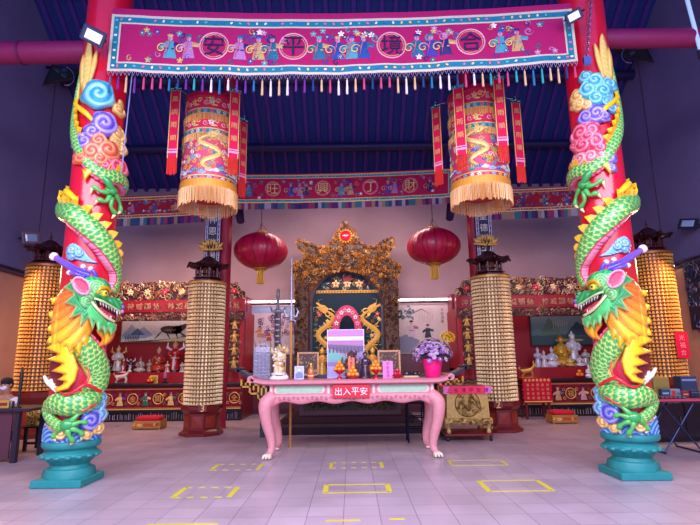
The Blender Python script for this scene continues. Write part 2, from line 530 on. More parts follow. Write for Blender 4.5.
# tie beams
BEAMR = hexc('#7c1048')
for i, (xa, xb, yy, zz, r) in enumerate(((-7.99, -3.4, 7.12, 6.32, .17), (3.4, 7.99, 7.12, 6.43, .15), (-3.45, 3.45, 7.12, 6.62, .15),
                                         (-3.1, 3.1, 12.7, 6.1, .16), (-6.3, -3.1, 12.7, 5.65, .13), (3.1, 6.3, 12.7, 5.65, .13))):
    mb = MB(BEAMR if i < 2 else hexc('#541040'))
    if xa == xb: mb.tube([(xa, 7.12, zz), (xa, 12.7, zz)], r, n=16)
    else:
        mb.tube([(xa, yy, zz), (xb, yy, zz)], r, n=18)
        if i == 0:
            mb.tube([(-5.1, yy, zz), (-5.06, yy, zz)], r+.012, n=18, col=hexc('#5c0b38'))
    struct(mb.build('trim_%d' % (60+i), 'satin_paint', smooth=True))
# baseboard
mb = MB(hexc('#5b2030')); mb.box(-XW, XW, YB-.03, YB, 0, .15); struct(mb.build('baseboard_back', 'satin_paint'))
# conduits on the side walls
for sx, nm in ((-1, 'left'), (1, 'right')):
    t = thing('wall_conduit', 'dark metal conduit running level along the %s wall' % nm, 'conduit', (sx*7.97, 12, 3.75))
    mb = MB(hexc('#3a2a3c')); mb.tube([(sx*7.95, 8.0, 3.78), (sx*7.95, 14.5, 3.78)], .03, n=8); mb.build('pipe', 'satin_paint', t)
    mb = MB(hexc('#57404f')); mb.tube([(sx*7.96, 8.0, 3.68), (sx*7.96, 14.5, 3.68)], .03, n=8); mb.build('trunking', 'satin_paint', t)
# inner pillars with boards
PILR = hexc('#a01430')
for sx in (-1, 1):
    mb = MB(PILR); cx = sx*3.22
    mb.lathe([(.19, 0), (.17, .1), (.17, roofz(12.7)-.1)], cx, 12.7, 0, n=28)
    struct(mb.build('trim_%d' % (71+sx), 'satin_paint', smooth=True))
# dark fittings of unclear kind high on the walls, modelled like fans
def wall_fitting(sx, c, label):
    t = thing('wall_fitting', label, 'fan', c)
    x = c[0]; FT = lambda p: Vector((x - sx*(.5 + .62*(p.x*.6 - p.y*.8)), c[1] + .62*(-p.x*.8 - p.y*.6), c[2] + .62*p.z))
    mb = MB(BLK)
    mb.T = FT
    mb.add([(.02, -.75, .5), (.02, .5, .35), (.02, .75, -.75), (.02, -.3, -.1), (.12, -.7, .45), (.12, .45, .3), (.12, .65, -.6), (.12, -.25, -.05)],
           [(0,1,2,3), (7,6,5,4), (0,4,5,1), (1,5,6,2), (2,6,7,3), (3,7,4,0)])
    mb.build('back_plate', 'satin_paint', t)
    mb = MB(hexc('#1d2740')); mb.T = FT
    for a in range(3):
        ang = a*2.1
        pts = [(.16, .3*math.cos(ang)*q, .3*math.sin(ang)*q) for q in (0, .5, 1)]
        mb.tube([Vector(p)+Vector((0, .1, .1)) for p in pts], [.05, .14, .03], n=6, flat=.3)
    mb.build('blades', 'satin_paint', t)
    mb = MB(hexc('#c9d8ee')); mb.T = FT
    mb.tube([(.2, -.35*math.cos(q/6)*1.0, .42*math.sin(q/6)-.1) for q in range(-9, 10)], .03, n=6)
    mb.build('guard', 'metal', t)
    mb = MB(hexc('#222a44')); mb.T = FT
    mb.T = None; mb.tube([(x, c[1], c[2]+.25), FT(Vector((.02, .1, .35)))], .03, n=8); mb.build('bracket', 'metal', t)
a, b_, c_ = ray(45, 76); k = -8/a; wall_fitting(-1, (-7.99, b_*k, EYE+c_*k), 'black fan-shaped wall fitting high on the left wall under the round beam')
a, b_, c_ = ray(651, 53); k = 8/a; wall_fitting(1, (7.99, b_*k, EYE+c_*k), 'black fan-shaped wall fitting with bright rim high on the right wall')
# floodlights
def flood(c, face, tilt, w, label, lit=True, bodyc='#2a3450', pole=None):
    t = thing('floodlight', label, 'floodlight', c)
    M = Matrix.Translation(Vector(c)) @ face.to_matrix().to_4x4() if hasattr(face, 'to_matrix') else face
    mb = MB(hexc(bodyc)); mb.T = lambda p: M @ p
    h = w*.72
    mb.box(-w/2, w/2, -.03, .03, -h/2, h/2, bev=.015); mb.box(-w*.3, w*.3, .03, .08, -h*.3, h*.3)
    for q in range(-4, 5): mb.box(q*w*.06-.004, q*w*.06+.004, .08, .12, -h*.3, h*.3)
    mb.build('housing', 'satin_paint', t)
    mb = MB(hexc('#e8ecff') if lit else hexc('#93a4c4')); mb.T = lambda p: M @ p
    g = w*.33; hh = h*.3
    mb.add([(-g, -.031, -hh), (g, -.031, -hh), (g, -.031, hh), (-g, -.031, hh), (-g*.8, -.045, -hh*.8), (g*.8, -.045, -hh*.8), (g*.8, -.045, hh*.8), (-g*.8, -.045, hh*.8)],
           [(4,5,6,7), (0,1,5,4), (1,2,6,5), (2,3,7,6), (3,0,4,7)])
    mb.build('lens', 'lens_glow' if lit else 'ceramic', t)
    mb = MB(hexc('#30384e')); mb.T = lambda p: M @ p
    mb.tube([(-w/2-.01, 0, 0), (-w/2-.03, .1, 0), (-w*.3, .2, 0), (0, .22, 0), (w*.3, .2, 0), (w/2+.03, .1, 0), (w/2+.01, 0, 0)], .012, n=6)
    mb.build('bracket', 'metal', t)
    return t
from mathutils import Euler
def facing(c, roll, dz=0.0):
    n = Vector((-c.x, -c.y, EYE+dz-c.z)).normalized(); z = (Vector((0, 0, 1)) - n*n.z).normalized(); x = z.cross(-n)*-1
    x = (-n).cross(z)
    M = Matrix((x, -n, z)).transposed() @ Matrix.Rotation(math.radians(roll), 3, 'Y')
    M = M.to_4x4(); M.translation = c; return M
flood(at(93.5, 36, 6.35), facing(at(93.5, 36, 6.35), 14, -1.5), 0, .31, 'square floodlight with white lens on the left dragon column')
flood(at(574, 16, 6.35), facing(at(574, 16, 6.35), -14, -1), 0, .22, 'small square floodlight on the right dragon column by the banner corner')
def fx(x, y, X):
    a, b, c = ray(x, y); k = X/a; return Vector((X, b*k, EYE+c*k))
p = fx(31, 238, -7.7)
flood(p, Euler((0, math.radians(-10), math.radians(60))), 0, .42, 'grey floodlight on a bracket above the left wall conduit', False, '#6d5a66')
mb = MB(hexc('#6d5a66')); q = fx(12, 236, -7.9)
p = fx(688, 224, 7.75)
flood(p, Euler((math.radians(-20), math.radians(12), math.radians(-50))), 0, .38, 'black floodlight on the right wall above the conduit', False, '#181c2c')
# bare tube lamp high on the right
t = thing('tube_lamp', 'long slanting blue-white tube lamp at the upper right corner', 'lamp', at(690, 10, 7.0))
mb = MB(hexc('#9db8e8')); a, b_ = at(683, -16, 7.0), at(701, 52, 7.0); mb.tube([a, b_], .03, n=10); mb.build('tube', 'lens_glow', t)
mb = MB(hexc('#1c2230')); d = (b_-a).normalized(); mb.tube([a-d*.05, a+d*.02], .036, n=10); mb.build('end_cap', 'satin_paint', t); mb = MB(hexc('#1c2230')); mb.tube([b_-d*.03, b_+d*.1], .05, n=10); mb.build('end_cap', 'satin_paint', t)
mb = MB(hexc('#2a3450')); mb.tube([a-d*.04, Vector((a.x, a.y, roofz(2*RIDGE-7.0)-.02))], .012, n=6); mb.build('hanger', 'metal', t)
# chain beside the right column
mb = MB(hexc('#8a8fb0'))
a, b_ = at(592, -20, 6.6), at(586.5, 57, 6.6)
N = 26
for i in range(N):
    p = a.lerp(b_, i/(N-1)); L = (b_-a).length/N*.62
    mb.tube([p + Vector((math.cos(2*PI*j/8)*(.03 if i % 2 else .012), math.cos(2*PI*j/8)*(.0 if i % 2 else .028), math.sin(2*PI*j/8)*L)) for j in range(9)], .008, n=5, caps=False)
mb.box(b_.x-.05, b_.x+.05, b_.y-.02, b_.y+.02, b_.z-.12, b_.z)
tag(mb.build('hanging_chain', 'metal'), 'pale link chain hanging beside the top of the right dragon column', 'chain')
# cord from the banner
mb = MB(hexc('#8f90b8')); mb.tube([at(133, 66, 6.75), at(122, 168, 6.75), at(121, 172, 6.78)], .008, n=5)
tag(mb.build('rope', 'matt'), 'thin pale rope hanging from the left end of the long banner', 'rope')
# ------------------------------------------------------------------ dragon columns
CX, CY, CR = -3.74, 7.06, 0.325
_d = Vector((CX, CY, 0)).normalized(); _e = Vector((-_d.y*-1, -_d.x*1, 0)); _e = Vector((_d.y, -_d.x, 0))
_dist = math.hypot(CX, CY)

def Lp(px, py):                       # point of the column's frontal plane: (u, z)
    a, b, c = ray(px, py)
    t = _dist/(a*_d.x + b*_d.y)
    return ((a*_e.x + b*_e.y)*t, EYE + c*t)

def lw(sx):
    def T(p):
        u, w, z = p
        x = CX + _e.x*u - _d.x*w; y = CY + _e.y*u - _d.y*w
        return Vector((-sx*x - (.05 if sx > 0 else 0) + (.01 if sx < 0 else 0), y, z))
    return T

def surf(u):
    a = abs(u)
    return math.sqrt(CR*CR - a*a) if a < .3 else .149 - (a-.3)*1.05

def crom(pts, n=8, closed=False):
    P = [np.array(p, float) for p in pts]; out = []
    N = len(P)
    rng = range(N) if closed else range(N-1)
    for i in rng:
        if closed: p0, p1, p2, p3 = P[(i-1) % N], P[i], P[(i+1) % N], P[(i+2) % N]
        else: p0, p1, p2, p3 = P[max(i-1, 0)], P[i], P[i+1], P[min(i+2, N-1)]
        for j in range(n):
            t = j/n
            out.append(.5*((2*p1) + (-p0+p2)*t + (2*p0-5*p1+4*p2-p3)*t*t + (-p0+3*p1-3*p2+p3)*t**3))
    if not closed: out.append(P[-1])
    return [tuple(o) for o in out]

def relief(mb, poly, h, cf, off=0.0, res=.0115, edge=.03, back=.05, hf=None, smooth=0, px=True):
    if px: poly = [Lp(*p) for p in poly]
    if smooth: poly = crom(poly, smooth, True)
    P = np.array(poly); Q = np.roll(P, -1, axis=0)
    x0, z0 = P.min(0) - res*1.5; x1, z1 = P.max(0) + res*1.5
    xs = np.arange(x0, x1, res); zs = np.arange(z0, z1, res)
    X, Z = np.meshgrid(xs, zs); pts = np.stack([X.ravel(), Z.ravel()], 1)
    D = Q - P; L2 = (D**2).sum(1) + 1e-12
    rel = pts[:, None, :] - P[None]
    t = np.clip((rel*D[None]).sum(2)/L2, 0, 1)
    near = P[None] + t[..., None]*D[None]
    dd = np.sqrt(((pts[:, None, :] - near)**2).sum(2)); k = dd.argmin(1)
    dist = dd[np.arange(len(pts)), k]; npt = near[np.arange(len(pts)), k]
    zi, zj = P[:, 1][None], Q[:, 1][None]; xi, xj = P[:, 0][None], Q[:, 0][None]
    pz = pts[:, 1][:, None]; pxx = pts[:, 0][:, None]
    cr = ((zi > pz) != (zj > pz)) & (pxx < (xj-xi)*(pz-zi)/(zj-zi+1e-12) + xi)
    ins = (cr.sum(1) % 2) == 1
    nx, nz = len(xs), len(zs)
    I = ins.reshape(nz, nx)
    cell = I[:-1, :-1] | I[1:, :-1] | I[:-1, 1:] | I[1:, 1:]
    use = {}
    base = len(mb.v)
    if mb.vc is None: mb.vc = {}
    faces = []
    def vid(j, i):
        q = j*nx + i
        if q in use: return use[q]
        if ins[q]: x, z = pts[q]; d = dist[q]
        else: x, z = npt[q]; d = 0.0
        e = min(d/edge, 1); hh = h*math.sqrt(max(0, 1-(1-e)**2))
        if hf: hh += hf(x, z, d)*e
        p = (x, surf(x)+off+hh, z)
        if mb.T: p = tuple(mb.T(Vector(p)))
        use[q] = len(mb.v); mb.v.append(p); mb.vc[use[q]] = cf(x, z, d)
        p = (x, surf(x)+off-back*min(1, .2+e), z)
        if mb.T: p = tuple(mb.T(Vector(p)))
        mb.v.append(p); mb.vc[use[q]+1] = mb.vc[use[q]]
        return use[q]
    for j, i in zip(*np.nonzero(cell)):
        a, b, c, d = vid(j, i), vid(j, i+1), vid(j+1, i+1), vid(j+1, i)
        faces.append([a, b, c, d]); faces.append([d+1, c+1, b+1, a+1])
    # close the rim
    cnt = {}
    for f in faces[::2]:
        for q in range(4):
            e = (f[q], f[(q+1) % 4]); r = (e[1], e[0])
            if r in cnt: del cnt[r]
            else: cnt[e] = 1
    for a, b in cnt: faces.append([b, a, a+1, b+1])
    mb.f.extend(faces); mb.c.extend([None]*len(faces))

def band(cols, w):                     # colours stepping in from the rim
    def f(x, z, d):
        i = int(d/w)
        return cols[min(i, len(cols)-1)]
    return f

def cloud_piece(mb, px, py, r, cols, off=.03, h=.07, d=1, a0=0.0, squash=1.0):
    cx, cz = Lp(px, py); R = r*.0147
    poly = [(cx + R*(1+.06*math.cos(5*t+a0))*math.cos(t), cz + R*squash*(1+.06*math.cos(5*t+a0))*math.sin(t)) for t in [2*PI*i/40 for i in range(40)]]
    pitch = max(R*.52, .03); line, base, light = cols
    def ph(x, z):
        rho = math.hypot(x-cx, (z-cz)/squash); a = d*math.atan2(z-cz, x-cx)+a0
        return (rho/pitch - a/(2*PI)) % 1.0, rho
    def cf(x, z, dd):
        f, rho = ph(x, z)
        if dd < .006: return mixc(line, light, .3)
        if rho < R*.85 and f < .13: return line
        return mixc(light, base, min(1, abs(f-.45)*2.6))
    def hf(x, z, dd):
        f, rho = ph(x, z)
        return (.022*math.sin(PI*f) if rho < R*.9 else 0) + .03*(1-rho/R)
    relief(mb, poly, h*.6, cf, off=off, hf=hf, edge=.025, px=False)

SC_D, SC_M, SC_L = hexc('#0d8248'), hexc('#4cb85a'), hexc('#cfe070')
def scale_fn(nround, ls):
    def f(s, a):
        y = s/ls; i = math.floor(y)
        for q in (i-1, i):
            x = a/(2*PI)*nround + (.5 if q % 2 else 0); fx = x - math.floor(x) - .5
            v = math.hypot(fx*1.9, y-q)/1.42
            if v < 1: return v
        return .95
    return f

def serpent(mb, pts, ls=.06, nround=12, spine=1, belly=True, nseg=76, step=.0095, flat=.8, scols=None):
    """pts: (u, w, z, radius) ; spine: side (+1/-1) carrying the dorsal edge"""
    P = crom(pts, 26)
    # resample by length
    out = [P[0]]; acc = 0
    for p, q in zip(P[:-1], P[1:]):
        acc += math.dist(p[:3], q[:3])
        if acc >= step: out.append(q); acc = 0
    P = out; N = len(P); rows = []; s = 0
    if mb.vc is None: mb.vc = {}
    sf = scale_fn(nround, ls); info = []
    cd, cm, cl = scols or (SC_D, SC_M, SC_L)
    pk, pkd = hexc('#f2789a'), hexc('#c8205a'); yb = hexc('#e8dc6a')
    base = len(mb.v); n = nseg
    for i in range(N):
        p = Vector(P[i][:3]); r = P[i][3]
        t = (Vector(P[min(i+1, N-1)][:3]) - Vector(P[max(i-1, 0)][:3])).normalized()
        nr = Vector((p.x, p.y, 0));
        nr = nr.normalized() if nr.length > 1e-6 else Vector((0, 1, 0))
        nr = (nr - t*nr.dot(t)).normalized(); sd = t.cross(nr)*spine
        if i: s += (p - Vector(P[i-1][:3])).length
        info.append((p, nr, sd, r, t))
        for k in range(n):
            a = 2*PI*k/n                      # 0 = outward, PI/2 = spine side, -PI/2 = belly side
            v = sf(s, a); rr = r
            sa, ca = math.sin(a), math.cos(a)
            if belly and sa < -.84:
                seg = (s/.055) % 1
                col = pkd if seg < .14 else mixc(pk, hexc('#fbc0cf'), seg*.5)
                rr *= 1.0 + (.05 if seg > .14 else -.02)
            elif belly and sa < -.78: col = hexc('#c9324f')
            elif sa > .93: col = yb
            else:
                col = cl if v > .82 else mixc(cd, cm, v*1.25)
                rr *= 1 + .1*(1-v)
            q = p + nr*(ca*rr*flat) + sd*(sa*rr)
            mb.v.append(tuple(mb.T(q)) if mb.T else tuple(q)); mb.vc[len(mb.v)-1] = col
    for i in range(N-1):
        for k in range(n):
            k2 = (k+1) % n
            mb.f.append([base+i*n+k, base+i*n+k2, base+(i+1)*n+k2, base+(i+1)*n+k]); mb.c.append(None)
    mb.f.append([base+k for k in range(n)][::-1]); mb.c.append(None)
    mb.f.append([base+(N-1)*n+k for k in range(n)]); mb.c.append(None)
    return info

def spikes(mb, info, every=.1, size=.11, i0=0, i1=None, lean=.35):
    acc = every; last = None
    for i in range(i0, i1 or len(info)):
        p, nr, sd, r, t = info[i]
        if last is not None: acc += (p-last).length
        last = p
        if acc < every: continue
        acc = 0
        b = p + sd*r*.88 + nr*r*.2; hw = every*.52
        tip = b + sd*size*1.15 + t*size*lean
        a, c = b - t*hw, b + t*hw
        m1 = a.lerp(tip, .5) - t*hw*.25 + sd*.006; m2 = c.lerp(tip, .5) + t*hw*.02
        f = nr*.028; k = nr*-.03
        vs = [a+f*.5, c+f*.5, m1+f, m2+f, tip, a+k, c+k, m1+k*.6, m2+k*.6]
        Y2 = hexc('#f5b428')
        mb.add(vs, [(0,1,3,2), (0,2,7,5), (1,6,8,3)], Y2)
        mb.add(vs, [(2,3,4), (2,4,7), (3,8,4), (5,7,8,6), (7,4,8)], YEL)

def talon(mb, pts, r, col, tip):
    P = [( *Lp(x, y), o) for x, y, o in pts]
    Q = crom([(u, surf(u)+o, z) for u, z, o in P], 5)
    N = len(Q); k = int(N*.72)
    mb.tube(Q[:k+1], [r*(1+.25*math.sin(i/k*PI*3)) for i in range(k+1)], n=9, col=col)
    mb.tube(Q[k:], [r*.8*(1-i/(N-k)) + .003 for i in range(N-k)], n=8, col=tip)

def lpath(pts):
    return [(Lp(x, y)[0], surf(Lp(x, y)[0])+o, Lp(x, y)[1]) for x, y, o in pts]

def dragon_column(sx):
    side = 'left' if sx < 0 else 'right'
    lab = ('red column with a painted green dragon coiled round it, teal pedestal, on the %s of the hall, head turned %s' % (side, 'right' if sx < 0 else 'left'))
    wx = CX + .01 if sx < 0 else -CX - .05
    t = thing('dragon_column', lab, 'column', (wx, CY, 0), 'painted dragon columns')
    # world transform for local dragon coordinates ; sx=-1 -> left as drawn, sx=+1 -> mirrored
    T = lw(-1 if sx < 0 else 1)
    TE = hexc('#1c8684'); TD = hexc('#1d7f80')
    mb = MB(TE); mb.box(wx-.32, wx+.32, CY-.32, CY+.32, 0, .095, bev=.012); mb.build('plinth', 'satin_paint', t)
    mb = MB(TE)
    mb.lathe([(.32, .095), (.32, .13), (.3, .2), (.27, .21)], wx, CY, 0, n=8, rot=PI/8)
    mb.lathe([(.25, .2), (.235, .25), (.27, .29), (.33, .34), (.345, .37), (.33, .4), (.3, .415), (.3, .44), (.34, .465), (.355, .485), (.355, .53), (.34, .555), (.32, .555)], wx, CY, 0, n=48)
    for k in range(16):
        a = 2*PI*k/16
        mb.ball((wx+.325*math.cos(a), CY+.325*math.sin(a), .36), (.05, .05, .03), n=8, m=5)
    mb.build('pedestal', 'satin_paint', t, smooth=True)
    mb = MB(hexc('#d4102e')); mb.lathe([(CR, .54), (CR, 10.2)], wx, CY, 0, n=56); mb.build('shaft', 'glossy_paint', t, smooth=True)
    # breaking waves round the foot
    mb = MB(); mb.T = None; rows = []; n = 160; B1, B2, B3 = hexc('#2463b8'), hexc('#6fb4ea'), hexc('#e8f2fb')
    m = 22
    def zt(a): return .19 + .035*abs(math.sin(a*3))
    for j in range(m+1):
        rr = []
        for k in range(n):
            a = 2*PI*k/n; z = .552 + zt(a)*j/m
            cell = (a*5/(2*PI)) % 1 - .5; hh = math.hypot(cell*.46, (z-.46)*1.1)
            bump = .006*math.sin(hh*2*PI/.062)
            R = CR + .025 + bump - .02*(j/m)**4
            rr.append((wx + R*math.cos(a), CY + R*math.sin(a), z))
        rows.append(rr)
    def cf(j, k):
        a = 2*PI*k/n; z = .552 + zt(a)*j/m; cell = (a*5/(2*PI)) % 1 - .5
        hh = math.hypot(cell*.46, (z-.46)*1.1); f = (hh/.062) % 1
        return B3 if j > m-2 else (B2 if f < .5 else B1)
    mb.grid(rows, colf=cf, closed=True); mb.build('waves', 'glossy_paint', t, smooth=True)

    # long coil: tail at the top, winding down to the head
    def cyl(deg, z, r, o=.0):
        a = math.radians(deg); R = CR + r*.35 + o
        return (R*math.sin(a), R*math.cos(a), z, r)
    def zy(px, py): return Lp(px, py)[1]
    body = [cyl(-72, zy(80, 72), .02), cyl(-80, zy(80, 100), .045), cyl(-74, zy(80, 128), .065), cyl(-50, zy(85, 150), .085),
            cyl(-20, zy(95, 170), .095), cyl(12, zy(103, 183), .105), cyl(55, zy(119, 184), .11), cyl(110, zy(121, 186), .12), cyl(170, zy(121, 192), .12), cyl(225, zy(100, 199), .12), cyl(262, zy(70, 210), .13)]
    fr = [(73, 216, .15), (82, 225, .158), (91, 234, .16), (101, 245, .155), (109, 258, .14), (113, 272, .12), (113, 284, .105), (110, 293, .09)]
    for x, y, r in fr:
        u, z = Lp(x, y + 4*(y < 260)); a = math.asin(max(-.97, min(.97, u/(CR+r*.35)))); body.append(cyl(360 + math.degrees(a), z, r))
    mb = MB(); mb.T = T
    info = serpent(mb, body, spine=1)
    mb.build('scaled_coil', 'glossy_paint', t, smooth='all')
    mb = MB(YEL); mb.T = T
    i0 = len(info)//12
    spikes(mb, info, every=.135, size=.115, i0=i0)
    mb.build('spine_crest', 'glossy_paint', t)
    # chest coil and thigh
    mb = MB(); mb.T = T
    def lpt(x, y, r, o=.02): u, z = Lp(x, y); return (u, surf(u)+o, z, r)
    inf2 = serpent(mb, [lpt(76, 338, .15, .05), lpt(84, 348, .165, .05), lpt(92, 360, .175), lpt(97, 374, .165), lpt(94, 387, .14), lpt(84, 394, .12)], spine=SPINE, nround=14, flat=.7)
    mb.build('chest_coil', 'glossy_paint', t, smooth='all')
    mb = MB(); mb.T = T
    serpent(mb, [lpt(95, 394, .12, .06), lpt(84, 400, .14, .09), lpt(70, 402, .145, .09), lpt(57, 402, .13, .06), lpt(49, 407, .1, .05), lpt(50, 416, .07, .06), lpt(58, 423, .065, .07), lpt(66, 424, .06, .08)],
            belly=False, spine=SPINE, nround=14, flat=.75)
    mb.build('thigh', 'glossy_paint', t, smooth='all')
    # red flames licking over the joint
    for k, pts in enumerate(([(59, 390, .16), (66, 393, .19), (75, 389, .2), (83, 384, .2), (91, 386, .19), (97, 391, .16), (96, 399, .17), (88, 405, .2), (77, 410, .17)],
                             [(85, 366, .14), (88, 373, .17), (86, 380, .19), (83, 384, .2)], [(100, 373, .12), (99, 381, .15), (101, 387, .14), (97, 391, .16)])):
        mb = MB(hexc('#dc2030')); mb.T = T
        Q = crom(lpath(pts), 6); N = len(Q)
        rad = [.026*min(1, .25+2.5*min(i, N-1-i)/N) if k == 0 else .022*(.2+.8*i/N) for i in range(N)]
        mb.tube(Q, rad, n=8); mb.build('flame_ribbon', 'glossy_paint', t, smooth='all')
    # foot below
    def claw(label_col, palm, palm_r, fingers, leg=None):
        g = hexc('#2fa04d')
        mb = MB(g); mb.T = T
        u, z = Lp(palm[0], palm[1])
        mb.ball((u, surf(u)+palm[2], z), palm_r, n=14, m=9)
        if leg: mb.tube(crom(lpath(leg), 5), .05, n=10)
        for f in fingers: talon(mb, f, .03, hexc('#55b955'), hexc('#efe0a0'))
        mb.build('claw', 'glossy_paint', t, smooth='all')
    claw(None, (68, 422, .1), (.1, .07, .08), [[(70, 419, .12), (76, 413, .14), (81, 409, .12), (84, 413, .08)], [(70, 422, .12), (79, 419, .13), (84, 420, .11), (86, 425, .07)],
         [(70, 425, .12), (77, 427, .13), (81, 431, .1), (80, 437, .07)], [(67, 426, .12), (69, 432, .13), (72, 437, .09), (70, 441, .07)], [(62, 423, .12), (57, 429, .1), (54, 434, .08), (56, 438, .06)]])
    claw(None, (109, 197, .05), (.09, .07, .075), [[(107, 200, .1), (99, 200, .11), (92, 196, .1), (89, 202, .06)], [(108, 203, .1), (104, 209, .11), (97, 208, .1), (93, 212, .05)], [(110, 204, .1), (109, 213, .1), (113, 218, .09), (110, 223, .05)],
         [(113, 199, .08), (118, 206, .06), (119, 213, .04), (116, 217, .04)]],
         leg=[(101, 183, .04), (104, 188, .09), (107, 192, .1), (110, 197, .07)])
    # tail plume
    Y1, Y2 = hexc('#f5d36a'), hexc('#eda24a')
    for poly in ([(84, 92), (81, 80), (83, 62), (87.5, 49), (91, 56), (91, 74), (88, 90)], [(86, 95), (88, 82), (92, 66), (96.5, 62), (96, 74), (92, 88), (86, 100)], [(82, 100), (79, 88), (79, 70), (83, 60), (84, 76), (86, 92), (85, 103)]):
        mb = MB(); mb.T = T
        relief(mb, poly, .04, lambda x, z, d: mixc(Y2, Y1, min(1, d/.03)), off=.03, smooth=3, hf=lambda x, z, d: .008*math.sin((x*1.0+z*.15)*260), edge=.03)
        mb.build('tail_plume', 'glossy_paint', t, smooth='all')
    mb = MB(YEL); mb.T = T
    Q = crom(lpath([(74, 108, .05), (79, 116, .09), (86, 125, .1), (92, 132, .06)]), 6); mb.tube(Q, [.012+.03*math.sin(PI*min(1, .15+i/len(Q)*.8)) for i in range(len(Q))], n=10)
    Q = crom(lpath([(66, 194, .05), (69, 199, .1), (75, 206, .1)]), 6); mb.tube(Q, [.02+.03*math.sin(PI*min(1, .3+i/len(Q)*.6)) for i in range(len(Q))], n=10)
    mb.build('crest_spike', 'glossy_paint', t, smooth='all')
    # clouds
    TL = (hexc('#1c8fae'), hexc('#35a9c4'), hexc('#9fe0e6')); PU = (hexc('#4b3aa6'), hexc('#6c55c8'), hexc('#c0aaf0')); OR = (hexc('#c8302c'), hexc('#f0603a'), hexc('#fba874'))
    RP = (hexc('#b81440'), hexc('#ec3358'), hexc('#fb9aa8')); YE = (hexc('#d08a2a'), hexc('#f2b552'), hexc('#fbe19a')); BL = (hexc('#1d5fb4'), hexc('#4090d8'), hexc('#b0dcf4'))
    def clouds(label, cols, L, **kw):
        mb = MB(); mb.T = T
        for q in L: cloud_piece(mb, q[0], q[1], q[2], cols, d=q[3] if len(q) > 3 else 1, a0=q[4] if len(q) > 4 else 0.0, **kw)
        o = mb.build('cloud', 'glossy_paint', t, smooth='all'); o['label'] = label
    if sx < 0:
        clouds('teal cloud', TL, [(97, 106, 15.5, 1, 2.0)], off=.05, h=.1)
        clouds('peach cloud', YE, [(117, 118, 7), (119, 111, 3.5)])
        clouds('purple cloud', PU, [(103, 134, 13, 1, 1.0), (91, 142, 9), (82, 150, 10, -1, 2.0)], off=.05)
        clouds('yellow cloud', YE, [(116, 141, 9), (119, 153, 7.5, -1), (113, 150, 6)], off=.02)
        clouds('orange cloud', OR, [(97, 151, 9, -1), (107, 159, 11, 1, 2), (90, 161, 10, -1), (79, 165, 7), (98, 168, 8)], off=.06)
        clouds('red cloud', RP, [(117, 172, 10, 1, 1), (104, 173, 8, -1), (95, 173, 5)], off=.04)
        clouds('blue cloud', BL, [(122, 187, 5), (121, 179, 4)])
    else:
        clouds('teal cloud', TL, [(96, 99, 9, 1, 2.0), (88, 108, 9, -1), (103, 108, 9.5, 1), (95, 116, 8), (82, 99, 7, -1), (84, 118, 6, 1), (105, 96, 7)], off=.05)
        clouds('peach cloud', YE, [(114, 112, 8), (112, 120, 7, -1), (104, 122, 6), (117, 119, 5)], off=.03)
        clouds('purple cloud', PU, [(95, 131, 10, 1, 1.0), (106, 134, 8, -1), (88, 133, 6, -1)], off=.05)
        clouds('blue cloud', BL, [(80, 122, 6), (83, 112, 5)], off=.03)
        clouds('red cloud', RP, [(112, 148, 10, -1), (101, 147, 9, 1), (97, 158, 9, -1, 2), (110, 160, 9), (118, 157, 5), (104, 152, 8), (92, 164, 6)], off=.06)
        clouds('pink cloud', (hexc('#c03a58'), hexc('#f07a88'), hexc('#fbc0b8')), [(114, 172, 8, 1, 1), (102, 172, 7.5, -1), (92, 171, 5)], off=.05)
        clouds('violet cloud', (hexc('#3a4aa6'), hexc('#6c75c8'), hexc('#c0b8f0')), [(84, 172, 7), (82, 182, 5), (120, 183, 5)])
    mb = MB(); mb.T = T           # pale blue drifting cloud
    LB = (hexc('#2a78c8'), hexc('#5cb0ea'), hexc('#c8e8f8'))
    relief(mb, [(66, 252), (71, 247), (78, 250), (83, 255), (90, 263), (97, 267), (86, 267), (76, 264), (67, 263)], .03, band([LB[0], LB[2], LB[1]], .01), off=.015, smooth=3)
    for q in ((71, 254, 5), (78, 258, 4.5), (71, 261, 3.5)): cloud_piece(mb, q[0], q[1], q[2], LB, off=.035, h=.05)
    mb.build('cloud', 'glossy_paint', t, smooth='all')['label'] = 'light blue cloud'
    clouds('light blue cloud', (hexc('#2a80b8'), hexc('#4aa8d8'), hexc('#b0e0ee')), [(95, 404, 9, 1), (99, 414, 7), (101, 397, 5)], off=.02)
    clouds('blue and purple cloud', (hexc('#3038a8'), hexc('#4a62d8'), hexc('#b0a8f0')), [(90, 418, 9.5, 1, 1)], off=.05)
    clouds('yellow cloud', YE, [(97, 427, 6), (60, 430, 6.5), (86, 432, 5), (52, 424, 4)], off=.02)
    # yellow crest at the small coil
    mb = MB(); mb.T = T
    relief(mb, [(83, 190), (81, 176), (84, 179), (86, 170), (90, 176), (94, 168), (97, 177), (92, 182), (88, 184)], .04, band([hexc('#f0a030'), YEL], .012), off=.06)
    # crest fan behind the chest
    relief(mb, [(56, 342), (67, 347), (74, 356), (78, 368), (75, 380), (68, 388), (57, 391), (53, 387), (60, 385), (66, 381), (57, 379), (65, 374), (51, 371), (63, 364), (46, 360), (59, 355), (45, 349)], .05,
           lambda x, z, d: mixc(hexc('#f59a20'), YEL, min(1, d/.03)), off=.15, back=.12)
    mb.build('crest_fan', 'glossy_paint', t, smooth='all')
    mb = MB(hexc('#9c1020')); mb.T = T
    relief(mb, [(54, 352), (66, 352), (71, 368), (65, 384), (54, 388), (49, 378), (50, 362)], .03, band([hexc('#6c0c1c')], 1), off=.06, smooth=2)
    mb.build('crest_lining', 'glossy_paint', t, smooth='all')
    mb = MB(hexc('#f6efdc')); mb.T = T
